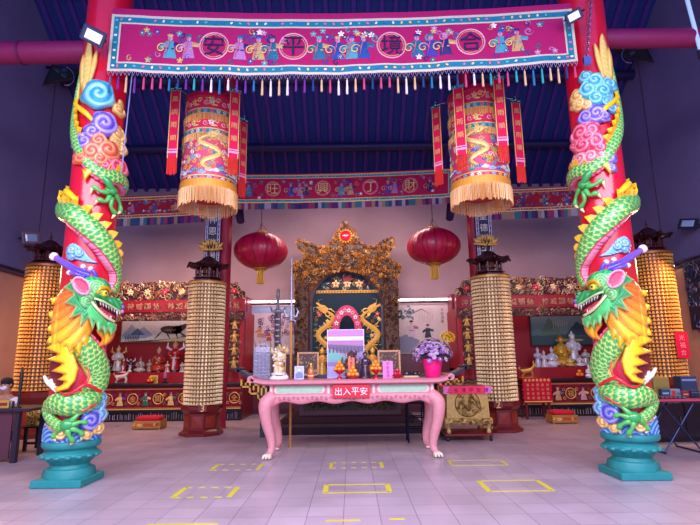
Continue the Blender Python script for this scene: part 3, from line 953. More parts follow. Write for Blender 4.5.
    for pts in ([(54, 386, .1), (48, 382, .1), (44, 376, .08)], [(58, 389, .12), (53, 386, .13), (51, 379, .1)]):
        Q = crom(lpath(pts), 5); mb.tube(Q, [.042*(1-.6*i/len(Q)) for i in range(len(Q))], n=10)
    mb.build('claw_tip', 'ceramic', t, smooth='all')
    # mane
    O1, O2, O3 = hexc('#f0602a'), hexc('#f98e2c'), hexc('#fcd02c')
    rc = Lp(86, 290)
    def mph(x, z):
        a = math.atan2(z-rc[1], x-rc[0]); rho = math.hypot(x-rc[0], z-rc[1])
        return (a + .9*rho)*4.2, rho
    def mcf(x, z, d):
        a, rho = mph(x, z); f = (a % 1)
        base = mixc(O1, O2, rho/.5); tt = min(1, max(0, (rho-.42)/.35))*(1-abs(f-.5)*1.3)
        return mixc(mixc(base, O3, tt*1.4), hexc('#cc3a18'), .6 if f < .12 else 0)
    mane = [(76, 285), (66, 289), (58, 297), (53.5, 309), (51, 322), (51, 336), (51.5, 346), (55, 354), (58, 346), (61, 360), (65, 349), (70, 362), (74, 350), (79, 358), (82, 346), (86, 351), (88, 338), (93, 328), (92, 305)]
    mb = MB(); mb.T = T
    relief(mb, mane, .09, mcf, off=.13, hf=lambda x, z, d: .035*math.sin(PI*(mph(x, z)[0] % 1)), edge=.07, back=.16, smooth=2)
    relief(mb, [(94, 331), (103, 329), (113, 331), (112, 339), (105, 346), (96, 348), (100, 341), (97, 337)], .05, lambda x, z, d: mixc(O1, O3, d/.06), off=.16, smooth=2, back=.1)
    mb.build('mane', 'glossy_paint', t, smooth='all')
    mb = MB(YEL); mb.T = T
    for (x0, y0, x1, y1) in ((55, 303, 50, 300), (53, 316, 47, 315), (52, 329, 46, 331), (52, 340, 46, 344)):
        a = lpath([(x0, y0, .12)])[0]; b = lpath([(x1, y1, .1)])[0]; u, z = Lp(x1, y1)
        mb.tube([a, Vector(a).lerp(Vector(b), .5), b], [.055, .035, .004], n=8, flat=.6)
    mb.build('mane_spike', 'glossy_paint', t, smooth='all')
    # head
    G1, G2, G3, G4 = hexc('#139a50'), hexc('#4ccc6c'), hexc('#c0f4a0'), hexc('#0c6a3c')
    mb = MB(); mb.T = T
    relief(mb, [(70, 288), (63, 292), (74, 299), (64, 307), (75, 311), (69, 322), (80, 318), (79, 330), (87, 321), (91, 333), (95, 322), (100, 334), (103, 325), (96, 312), (92, 300), (84, 285)], .07,
           lambda x, z, d: mixc(G3, G1, min(1, d/.03)), off=.27, edge=.04, back=.1, hf=lambda x, z, d: .008*math.sin(x*150)*math.sin(z*130))
    mb.build('cheek_frill', 'glossy_paint', t, smooth='all')
    ec = Lp(95, 294); kc = Lp(86, 306)
    def hcf(x, z, d):
        for (c, p) in ((ec, .035), (kc, .04)):
            rho = math.hypot(x-c[0], z-c[1])
            if rho < .1:
                f = (rho/p - math.atan2(z-c[1], x-c[0])/(2*PI)) % 1
                return G3 if f < .4 else G2
        if d < .01: return G3
        return mixc(G2, G1, .5+.5*math.sin(x*90+z*60))
    def hhf(x, z, d):
        o = 0
        for (c, p) in ((ec, .035), (kc, .04)):
            rho = math.hypot(x-c[0], z-c[1])
            if rho < .1: o = .016*math.cos(2*PI*(rho/p - math.atan2(z-c[1], x-c[0])/(2*PI))) + .05*(1-rho/.1)
        return o
    mb = MB(); mb.T = T
    relief(mb, [(70, 285), (78, 288), (85, 283), (94, 283), (103, 285), (109, 290), (108, 296), (106, 300), (111, 300), (117, 302), (121, 307), (121, 313), (118, 314), (113, 312), (107, 309), (101, 306), (95, 304), (90, 307), (87, 315), (80, 313), (75, 304)],
           .13, hcf, off=.27, edge=.09, back=.16, hf=hhf, smooth=2)
    mb.build('head', 'glossy_paint', t, smooth='all')
    mb = MB(); mb.T = T
    relief(mb, [(86, 308), (91, 309), (97, 316), (104, 322), (111, 324), (115, 326), (114, 332), (109, 337), (106, 331), (103, 338), (100, 330), (96, 335), (94, 326), (87, 323), (83, 315)], .09,
           lambda x, z, d: mixc(G3, G2, min(1, d/.035)), off=.27, edge=.06, back=.14)
    mb.build('lower_jaw', 'glossy_paint', t, smooth='all')
    mb = MB(); mb.T = T
    relief(mb, [(89, 305), (100, 307), (116, 313), (113, 325), (104, 321), (95, 314)], .03, band([hexc('#5c0a18')], 1), off=.24, back=.1)
    relief(mb, [(97, 311), (106, 315), (113, 319), (108, 321), (100, 317)], .04, band([hexc('#d83a50')], 1), off=.28, back=.06, smooth=2)
    mb.build('mouth', 'glossy_paint', t, smooth='all')
    mb = MB(WHT); mb.T = T
    for k in range(8):
        q = k/7; x, y = 98+19*q, 306.5+7*q
        a = lpath([(x, y, .35)])[0]; b = lpath([(x+.5, y+(6 if k in (6,) else 3.6), .345)])[0]; mb.tube([a, b], [.015, .003], n=7)
        x, y = 96+14*q, 316+8.5*q
        a = lpath([(x, y, .33)])[0]; b = lpath([(x+.5, y-(5 if k in (6,) else 3), .335)])[0]; mb.tube([a, b], [.018, .003], n=7)
    mb.build('teeth', 'ceramic', t, smooth='all')
    mb = MB(CREAM); mb.T = T
    Q = crom(lpath([(90, 307, .34), (95, 313, .36), (103, 320, .37), (112, 324, .35)]), 5); mb.tube(Q, .018, n=8)
    Q = crom(lpath([(92, 304, .38), (99, 306, .4), (108, 309.5, .39), (118, 314, .36)]), 5); mb.tube(Q, .014, n=8, col=G3)
    mb.build('lip', 'glossy_paint', t, smooth='all')
    mb = MB(hexc('#b05ac0')); mb.T = T
    for (x, y, r, c) in ((118, 305.5, .034, '#3aa070'), (120, 309, .032, '#7a6ad0'), (119.5, 313.5, .03, '#f080b0'), (116, 303, .03, '#2fb35a')):
        p = lpath([(x, y, .33)])[0]; mb.ball(p, r, n=10, m=7, col=hexc(c))
    mb.build('nose', 'glossy_paint', t, smooth='all')
    mb = MB(YEL); mb.T = T
    p = Vector(lpath([(101.5, 299, .41)])[0]); mb.ball(p, .045, n=14, m=9, col=hexc('#f8d820')); mb.ball(p+Vector((.014, .028, 0)), .02, n=10, m=6, col=BLK)
    mb.build('eye', 'ceramic', t, smooth='all')
    mb = MB(hexc('#e8a820')); mb.T = T
    Q = crom(lpath([(95, 300, .42), (98, 295, .44), (104, 294, .42), (108, 297, .38)]), 5); mb.tube(Q, [.012+.014*math.sin(PI*i/len(Q)) for i in range(len(Q))], n=8); mb.build('brow', 'glossy_paint', t, smooth='all')
    mb = MB(); mb.T = T
    relief(mb, [(73, 286), (80, 285), (87, 290), (89, 297), (85, 302), (77, 300), (72, 293)], .05, band([hexc('#f6c0cc'), hexc('#f080a0'), hexc('#d0204a')], .014), off=.45, smooth=3, hf=lambda x, z, d: -.03*min(1, d/.04))
    mb.build('ear', 'glossy_paint', t, smooth='all')
    for pts, r in (([(88, 283, .3), (78, 279, .3), (66, 270, .26), (58, 263, .22), (54, 260, .22)], .062), ([(94, 284, .3), (92, 279, .32), (89, 276, .3)], .035), ([(86, 284, .3), (83, 277, .3), (82, 274, .3)], .035), ([(84, 284, .32), (75, 281, .33), (69, 279, .3)], .035)):
        mb = MB(); mb.T = T
        Q = crom(lpath(pts), 8); N = len(Q)
        PC = [mixc(hexc('#4436b0'), hexc('#9a70d0'), i/N) for i in range(N)]
        for i in range(N-1): mb.tube(Q[i:i+2], [r*(1-.45*i/N), r*(1-.45*(i+1)/N)], n=10, col=PC[i], caps=(i in (0, N-2)))
        mb.ball(Q[-1], r*.95, n=10, m=7, col=hexc('#f0e4f0'))
        mb.build('horn', 'glossy_paint', t, smooth='all')
    return t

SPINE = -1
dragon_column(-1)
dragon_column(1)
# ------------------------------------------------------------------ banners
def bilin(TL, TR, BL, BR, sag, ripple=.02, seed=0):
    W = (TR-TL).length; H = ((TL-BL).length + (TR-BR).length)/2
    def f(x, z, h):
        s, t = x/W, z/H
        p = TL.lerp(TR, s)*t + BL.lerp(BR, s)*(1-t)
        q = 4*s*(1-s)
        y = ripple*(math.sin(s*W*5.3+seed)*.6 + math.sin(s*W*13.7+seed*2)*.3)*(1.2-t)
        return (p.x, p.y + y - h, p.z - sag*q)
    return f, W, H

def embroider(A, W, H, m, y0, y1, chars, rng, ck, figs, flowers=12):
    """characters in rings with figures, flowers and cloud scrolls between"""
    mid = (y0+y1)/2; hh = (y1-y0)
    cols = [hexc('#1a6a80'), hexc('#1f4a90'), hexc('#4a3290'), hexc('#b878a8'), hexc('#c8a060'), hexc('#2a2060'), hexc('#4a9aa0')]
    for ch, x in chars:
        A.ring(x, mid, hh*.35, hh*.035, hexc('#e8a8b8'), n=22); A.ring(x, mid, hh*.3, hh*.015, LGOLD, n=18)
        A.text(ch, x, mid, hh*.52, ck, up=5)
    for x in figs:
        c = rng.sample(cols, 3)
        A.figure(x, y0+hh*.16, hh*.62, c[0], c[1], hexc('#c890a0'), c[2]); A.stroke([(x-hh*.1, y0+hh*.2), (x-hh*.04, mid), (x, y0+hh*.7)], hh*.03, PINK, up=6); A.curl(x-hh*.2, mid-hh*.1, hh*.14, hh*.03, LGOLD, up=5)
        A.curl(x+hh*.3, mid+hh*.2, hh*.12, hh*.04, rng.choice(cols), d=-1)
    for i in range(flowers):
        x = rng.uniform(m, W-m)
        if any(abs(x-c[1]) < hh*.4 for c in chars): continue
        z = rng.choice((rng.uniform(y0+hh*.06, y0+hh*.25), rng.uniform(y1-hh*.25, y1-hh*.06)))
        if rng.random() < .5: A.flower(x, z, hh*.08, rng.choice(cols+[WHT]), LGOLD)
        else: A.curl(x, z, hh*.09, hh*.035, rng.choice(cols), a0=rng.uniform(0, 6), turns=1.1, n=8)
    return A

def cloth_panel(name, label, cat, TL, TR, BL, BR, sag, field, border, gold, topm, bw, chars, figs, ntas, seed, tl=.2, valance=False, bchar=hexc('#1a1440'), group=None, fl=50):
    rng = random.Random(seed)
    f, W, H = bilin(TL, TR, BL, BR, sag, .018, seed)
    t = thing(name, label, cat, tuple((BL+BR)/2), group)
    nx = 90
    mb = MB(field); mb.grid([[f(W*i/nx, H*j/8, 0) for i in range(nx+1)] for j in range(9)]); mb.grid([[f(W*i/nx, H*j/8, -.012) for i in range(nx+1)] for j in range(8, -1, -1)])
    mb.build('cloth', 'cloth', t, smooth=True)
    g = .022*H/.9
    mb = MB(); A = Art(mb, f, eps=.003, thick=0)
    def frame(i, w, c, up):
        A.rect(i, W-i, i, i+w, c, 80, up); A.rect(i, W-i, H-topm-i-w, H-topm-i, c, 80, up)
        A.rect(i, i+w, i, H-topm-i, c, 4, up+1); A.rect(W-i-w, W-i, i, H-topm-i, c, 4, up+1)
    frame(0, g*1.6, gold, 0); frame(g*1.6, bw, border, 0); frame(g*1.6+bw, g, gold, 0)
    nb = int(W/(bw*1.5))
    for i in range(nb):
        x = bw + (W-2*bw)*(i+.5)/nb
        for z in (g*1.6+bw/2, H-topm-g*1.6-bw/2):
            c = rng.choice([LTEAL, PINK, LGOLD, BLUE, WHT])
            A.ell(x, z, bw*.3, bw*.2, c, n=6, a=rng.uniform(0, 3), up=3, th=.001)
    for j in range(int((H-topm)/(bw*1.4))):
        z = bw + j*bw*1.4
        if z > H-topm-bw: break
        for x in (g*1.6+bw/2, W-g*1.6-bw/2): A.ell(x, z, bw*.3, bw*.22, rng.choice([LTEAL, PINK, WHT]), n=6, up=3, th=.001)
    mb.build('border_trim', 'embroidery_thread', t)
    mb = MB(); A = Art(mb, f, eps=.003, thick=.008)
    m = g*2.6+bw
    embroider(A, W, H, m+.15, m, H-topm-m, [(c, x*W) for c, x in chars], rng, bchar, [x*W for x in figs], flowers=int(fl*2.2))
    mb.build('embroidery', 'embroidery_thread', t)
    tc = [hexc('#c7456f'), hexc('#1b6f9a'), hexc('#e8d8dc'), hexc('#6a2a86'), hexc('#123c70'), hexc('#2a9c9c'), hexc('#d8b080')]
    if valance:
        n = int(W/.085); 
        mb = MB(); rows = [[Vector(f(W*i/(n*2), 0, .004)) + Vector((0, 0, -q)) for i in range(n*2+1)] for q in (valance, 0)]
        cc = [mixc(rng.choice(tc), hexc('#3a1440'), .55) for _ in range(n+2)]
        mb.grid(rows, colf=lambda j, k: cc[k//2]); mb.grid([[p + Vector((0, .01, 0)) for p in r] for r in rows[::-1]], colf=lambda j, k: cc[k//2])
        mb.build('striped_valance', 'cloth', t)
    if ntas:
        mb = MB(hexc('#b9a6c4')); N = ntas*2
        for i in range(N):
            a = Vector(f(W*(i+.1)/N, 0, .01)); b = Vector(f(W*(i+.9)/N, 0, .01)); c = (a+b)/2 + Vector((0, 0, -tl*.28))
            mb.tube([a, c, b], .004, n=4)
        mb.build('bead_net', 'matt', t)
        for i in range(ntas):
            p = Vector(f(W*(i+.5)/ntas, 0, .012)) + Vector((0, 0, -tl*.26)); c = tc[rng.randrange(len(tc))]; l = tl*rng.uniform(.62, .95)
            mb = MB(c); x = p.x; mb.tube([p, p+Vector((0, 0, -l*.15))], .005, n=4)
            mb.lathe([(.004, 0), (.014, -l*.05), (.013, -l*.25), (.017, -l*.6), (.017, -l)], p.x, p.y, p.z-l*.12, n=6)
            mb.build('tassel', 'cloth', t)
    return t

Y0 = 6.64
cloth_panel('long_banner', 'long magenta embroidered banner with tassels hung between the two dragon columns', 'banner',
            at(113, 8, Y0), at(571, 3, Y0), at(107, 71, Y0), at(578, 61, Y0), .13, hexc('#a81056'), hexc('#187c88'), hexc('#dcc8a8'), .1, .085,
            [('安', .225), ('平', .395), ('境', .605), ('合', .775)], [.13, .17, .28, .32, .35, .45, .49, .52, .545, .66, .69, .72, .84, .875], 56, 3, tl=.26)
Y2 = 12.25
cloth_panel('inner_banner', 'red embroidered banner with gold characters hung between the inner pillars above the shrine', 'banner',
            at(231, 174, Y2), at(452, 168, Y2), at(231, 203, Y2), at(452, 197, Y2), .05, hexc('#c21345'), TEAL, LGOLD, .03, .05,
            [('旺', .19), ('興', .415), ('丁', .63), ('財', .81)], [.08, .27, .31, .34, .5, .54, .71, .74, .9], 0, 5, valance=.16, bchar=LGOLD)
for TLp, TRp, BLp, BRp, nm, sd in (((100, 197), (208, 192), (100, 219), (208, 214), 'left', 11), ((488, 189), (600, 184), (488, 212), (600, 207), 'right', 12)):
    cloth_panel('side_banner', 'dark red flowered banner with fringe above the %s altar bay' % nm, 'banner',
                at(*TLp, 12.45), at(*TRp, 12.45), at(*BLp, 12.45), at(*BRp, 12.45), .02, hexc('#a01230'), hexc('#a83a3a'), LGOLD, .03, .05, [], [.12, .3, .5, .7, .88], 0, sd, valance=.2, fl=70)

# ------------------------------------------------------------------ big hanging embroidered drums
def fringe_ring(mb, cx, cy, z, r, L, n, col, rng, a0=0, a1=2*PI):
    for i in range(n):
        a = a0+(a1-a0)*i/n; l = L*rng.uniform(.88, 1.05); rr = r*rng.uniform(.99, 1.015); w = (a1-a0)*r/n*.42
        dx, dy = -math.sin(a)*w, math.cos(a)*w; x, y = cx+rr*math.cos(a), cy+rr*math.sin(a)
        c = mixc(col, CREAM, rng.random()*.5)
        ox, oy = math.cos(a)*.008, math.sin(a)*.008
        mb.add([(x-dx, y-dy, z), (x+dx, y+dy, z), (x+dx*.8, y+dy*.8, z-l), (x-dx*.8, y-dy*.8, z-l), (x+ox, y+oy, z-.02), (x+ox, y+oy, z-l)],
               [(0, 4, 5, 3), (4, 1, 2, 5), (1, 0, 3, 2)], c)

def drum(sx, label, cpos, r, zb, zt, streamers, char, seed, lean=0.0):
    rng = random.Random(seed); cx, cy = cpos
    t = thing('drum_lantern', label, 'lantern', (cx, cy, zb), 'embroidered drum lanterns')
    FR = math.atan2(-cy, -cx) if True else 0       # azimuth facing the camera
    def rad(z): return r*(1 + .05*(zt-z)/(zt-zb))
    def mapf(x, z, h):                              # x = arc length from the front, + to the viewer's right
        R = rad(z)+h; a = FR + x/r
        return (cx+R*math.cos(a), cy+R*math.sin(a), z)
    RD = hexc('#e0285c')
    mb = MB(RD); mb.lathe([(rad(zt), zt), (rad(zb), zb)], cx, cy, 0, n=48, caps=False); mb.lathe([(rad(zb)-.02, zb), (rad(zt)-.02, zt)], cx, cy, 0, n=48, caps=False)
    mb.build('cloth_drum', 'cloth', t, smooth=True)
    mb = MB(hexc('#c00f45')); mb.lathe([(rad(zt)+.012, zt-.06), (rad(zt)+.02, zt-.02), (rad(zt)+.012, zt+.02), (rad(zt)-.03, zt+.03), (.05, zt+.1)], cx, cy, 0, n=48); mb.build('top_rim', 'cloth', t, smooth=True)
    mb = MB(hexc('#b01030')); mb.lathe([(r*.62, zb+.25), (r*.62, zb-.08)], cx, cy, 0, n=32); mb.build('inner_drum', 'cloth', t, smooth=True)
    H = zt-zb
    bands = [(.77, .82), (.56, .61), (.075, .125)]
    mb = MB(); A = Art(mb, mapf, eps=.003, thick=0)
    C = 2*PI*r
    for a, b in bands:
        A.rect(-C/2, C/2, zb+a*H, zb+b*H, TEAL if a > .1 else hexc('#c02a50'), 48)
        A.rect(-C/2, C/2, zb+a*H-.012, zb+a*H+.01, LGOLD, 48, up=1); A.rect(-C/2, C/2, zb+b*H-.01, zb+b*H+.012, LGOLD, 48, up=1)
        n = 26
        for i in range(n): A.flower(-C/2+C*i/n, zb+(a+b)/2*H, .038, rng.choice([PINK, WHT, LGOLD, LBLUE]), RED, up=2)
    mb.build('woven_band', 'embroidery_thread', t)
    for (a, b), L, col in zip(bands, (.13, .13, 0), (hexc('#f5a53a'), hexc('#f5a53a'), 0)):
        if L:
            mb = MB(); fringe_ring(mb, cx, cy, zb+a*H, rad(zb+a*H)+.012, L, 130, col, rng); mb.build('band_fringe', 'embroidery_thread', t)['kind'] = 'stuff'
    mb = MB(hexc('#f0a638')); mb.lathe([(rad(zb)+.012, zb+.16), (rad(zb)+.02, zb+.02), (rad(zb)+.012, zb)], cx, cy, 0, n=48, caps=False); fringe_ring(mb, cx, cy, zb+.04, rad(zb)+.02, .3, 150, hexc('#eda652'), rng)
    mb.build('long_fringe', 'embroidery_thread', t)['kind'] = 'stuff'
    mb = MB(); A = Art(mb, mapf, eps=.003, thick=.008)
    cols = [LGOLD, hexc('#f6c9a0'), WHT, LTEAL, BLUE, LGRN, PINK, hexc('#e8b830')]
    A.rect(-C/2, C/2, zb+.135*H, zb+.555*H, hexc('#e0506c'), 48)
    # lower picture: gold dragon over waves, repeated round
    for k in range(3):
        x0 = -C/2 + C*(k+.5)/3
        A.at(x0, zb+.36*H, 1, PI/2 if k % 2 else 1.2)
        A.dragon(0, 0, .62, .4, .075, hexc('#e9dca6') if k != 1 else LGOLD, hexc('#7fb070'), waves=1.5, up=3)
        A.at(0, 0)
        for i in range(9): A.cloud(x0-.45+.11*i, zb+.165*H+rng.uniform(-.02, .05), .045, rng.choice([LBLUE, TEAL, BLUE, WHT]), WHT)
        for i in range(70): A.curl(x0+rng.uniform(-.46, .46), zb+rng.uniform(.17, .54)*H, .045, .02, rng.choice(cols), a0=rng.uniform(0, 6), n=8)
        for i in range(22): A.flower(x0+rng.uniform(-.46, .46), zb+rng.uniform(.2, .53)*H, .04, rng.choice(cols), RED)
    for i in range(9):
        x0 = -C/2 + C*(i+.5)/9
        for zz in (.68, .9):
            A.flower(x0, zb+zz*H, .055, rng.choice([LGOLD, WHT, LGOLD]), PINK); A.curl(x0+.1, zb+zz*H+.02, .05, .02, LGOLD); A.curl(x0-.1, zb+zz*H-.02, .05, .02, hexc('#f7b0b0'), d=-1)
            A.ell(x0+.04, zb+zz*H-.06, .06, .018, LGOLD, n=6)
    A.text(char, .17*(1 if sx > 0 else -.2), zb+.9*H, .15, LGOLD, up=10)
    mb.build('embroidery', 'embroidery_thread', t)
    # arms and streamers
    for k, (az, zt_, L) in enumerate(streamers):
        a = FR + math.radians(az); R = .69; w = .085
        px, py = cx+R*math.cos(a), cy+R*math.sin(a); a = FR + math.radians(az)*(.3 if abs(az) < 130 else 1); ux, uy = -math.sin(a), math.cos(a)
        st = MB(hexc('#df164c'))
        def sm(x, z, h): return (px+ux*x+math.cos(a)*h, py+uy*x+math.sin(a)*h, zt_+z)
        for rev in (0, 1):
            rows = [[sm(x, z, .0 if not rev else -.008) for x in (-w, w)] for z in (-L, -L/2, 0)]
            st.grid(rows if not rev else rows[::-1])
        o = st.build('streamer', 'cloth', t)
        m2 = MB(); A = Art(m2, sm, eps=.003, thick=0)
        for x in (-w, w-.012): A.rect(x, x+.012, -L, 0, LGOLD)
        for q, ch in enumerate('風調雨順'): A.text(ch, 0, -L*(.14+.19*q), .1, LGOLD, up=3)
        A.rect(-w-.005, w+.005, -L*.93, -L*.9, hexc('#f7a8c8'), up=2); A.rect(-w-.005, w+.005, -L*.885, -L*.87, hexc('#f7a8c8'), up=2)
        m2.build('gold_lettering', 'embroidery_thread', o)
        m2 = MB(hexc('#e8382c'))
        for i in range(13):
            x = -w + 2*w*(i+.5)/13; m2.tube([sm(x, -L, 0), sm(x+rng.uniform(-.004, .004), -L-rng.uniform(.26, .3), 0)], .006, n=4)
        m2.build('fringe', 'embroidery_thread', o)
        m2 = MB(hexc('#6aa6a0'))
        for (x, z, rr) in ((0, .05, .032), (-.05, .025, .026), (.05, .025, .026), (0, .1, .018), (-.085, .03, .02), (.085, .03, .02)): m2.ball(sm(x, z, 0), rr, n=8, m=5)
        m2.tube([sm(-w-.02, 0, 0), sm(w+.02, 0, 0)], .016, n=6)
        m2.build('crown', 'metal', o)
        aa = FR + math.radians(az); m2 = MB(hexc('#9aa0b8')); m2.tube([(cx+r*.9*math.cos(aa), cy+r*.9*math.sin(aa), zt-.02), (px, py, zt_+.05)], .009, n=5); m2.build('arm', 'metal', o)
    mb = MB(hexc('#9aa0b8'))
    mb.tube([(cx, cy, zt+.08), (cx, cy, roofz(cy)-.1)], .008, n=5)
    mb.build('cord', 'metal', t)
    return t
dA = atz(213, 300, 2.0); c1 = at(212, 150, 8.3); c2 = at(478, 150, 8.3)
drum(-1, 'tall red embroidered drum lantern hanging left, four streamers, beside the left dragon column', (c1.x-.03, 8.3), .44, 4.34, 6.05,
     [(32, 6.03, 1.2), (122, 5.98, 1.2), (-60, 6.05, 1.22), (212, 5.95, 1.2)], '求', 21)
drum(1, 'tall red embroidered drum lantern hanging right, six streamers, its top band marked 大', (c2.x, 8.3), .465, 4.32, 6.1,
     [(35, 6.1, 1.2), (95, 5.95, 1.2), (-22, 6.0, 1.2), (-85, 6.0, 1.2), (155, 5.95, 1.2), (215, 5.95, 1.2)], '大', 22)

# ------------------------------------------------------------------ oval red lanterns
def oval_lantern(c, a, b, label, ztop):
    t = thing('paper_lantern', label, 'lantern', (c[0], c[1], c[2]-b-.45), 'oval red lanterns')
    mb = MB(hexc('#b00a2a')); rows = []; n = 96; m = 16
    for j in range(m+1):
        ph = -PI/2*.84 + PI*.84*j/m; rr = []
        for k in range(n):
            th = 2*PI*k/n; rib = 1 - .025*abs(math.cos(th*14))
            rr.append((c[0]+a*math.cos(ph)*rib*math.cos(th), c[1]+a*math.cos(ph)*rib*math.sin(th), c[2]+b*math.sin(ph)/math.sin(PI/2*.84)))
        rows.append(rr)
    mb.grid(rows, closed=True, colf=lambda j, k: hexc('#8c0820') if k % 7 == 0 else hexc('#b40a3c'))
    mb.build('shade', 'lacquer', t, smooth='all')
    G = hexc('#c9953a')
    mb = MB(G); mb.lathe([(a*.26, b-.02), (a*.28, b+.02), (a*.18, b+.06), (.02, b+.08)], c[0], c[1], c[2], n=24); mb.build('top_cap', 'gilt', t, smooth=True)
    mb = MB(G); mb.lathe([(.02, -b-.06), (a*.2, -b-.05), (a*.28, -b-.01), (a*.26, -b+.02)], c[0], c[1], c[2], n=24); mb.build('bottom_cap', 'gilt', t, smooth=True)
    mb = MB(hexc('#e8b84a')); rng = random.Random(3)
    for i in range(40):
        q = 2*PI*i/40; rr = .11*math.sqrt(rng.random()); mb.tube([(c[0]+rr*math.cos(q), c[1]+rr*math.sin(q), c[2]-b-.04), (c[0]+rr*1.1*math.cos(q), c[1]+rr*1.1*math.sin(q), c[2]-b-.4)], .009, n=4)
    mb.build('tassel', 'embroidery_thread', t)
    mb = MB(hexc('#5a3a3a')); mb.tube([(c[0], c[1], c[2]+b+.05), (c[0], c[1], ztop)], .01, n=5)
    for k in range(3):
        q = 2*PI*k/3; mb.tube([(c[0]+a*.25*math.cos(q), c[1]+a*.25*math.sin(q), c[2]+b), (c[0], c[1], c[2]+b+.3)], .006, n=4)
    mb.build('cord', 'matt', t)
pa, pb = at(261, 251, 13), at(433.5, 246.5, 13)
oval_lantern((pa.x, 13, pa.z), .71, .47, 'oval red lantern with gold tassel hanging left of the gilded shrine', roofz(13)-.05)
oval_lantern((pb.x, 13, pb.z), .71, .47, 'oval red lantern with gold tassel hanging right of the gilded shrine', roofz(13)-.05)
for sx, x, y in ((-1, 240, 216), (1, 450, 213)):
    p = at(x, y, 12.6)
    mb = MB(hexc('#33234a')); mb.tube([p+Vector((-sx*.0, .1, -.12)), p+Vector((sx*.12, .3, .32))], [.1, .13], n=14)
    struct(mb.build('trim_%d' % (80+sx), 'satin_paint', smooth=True))

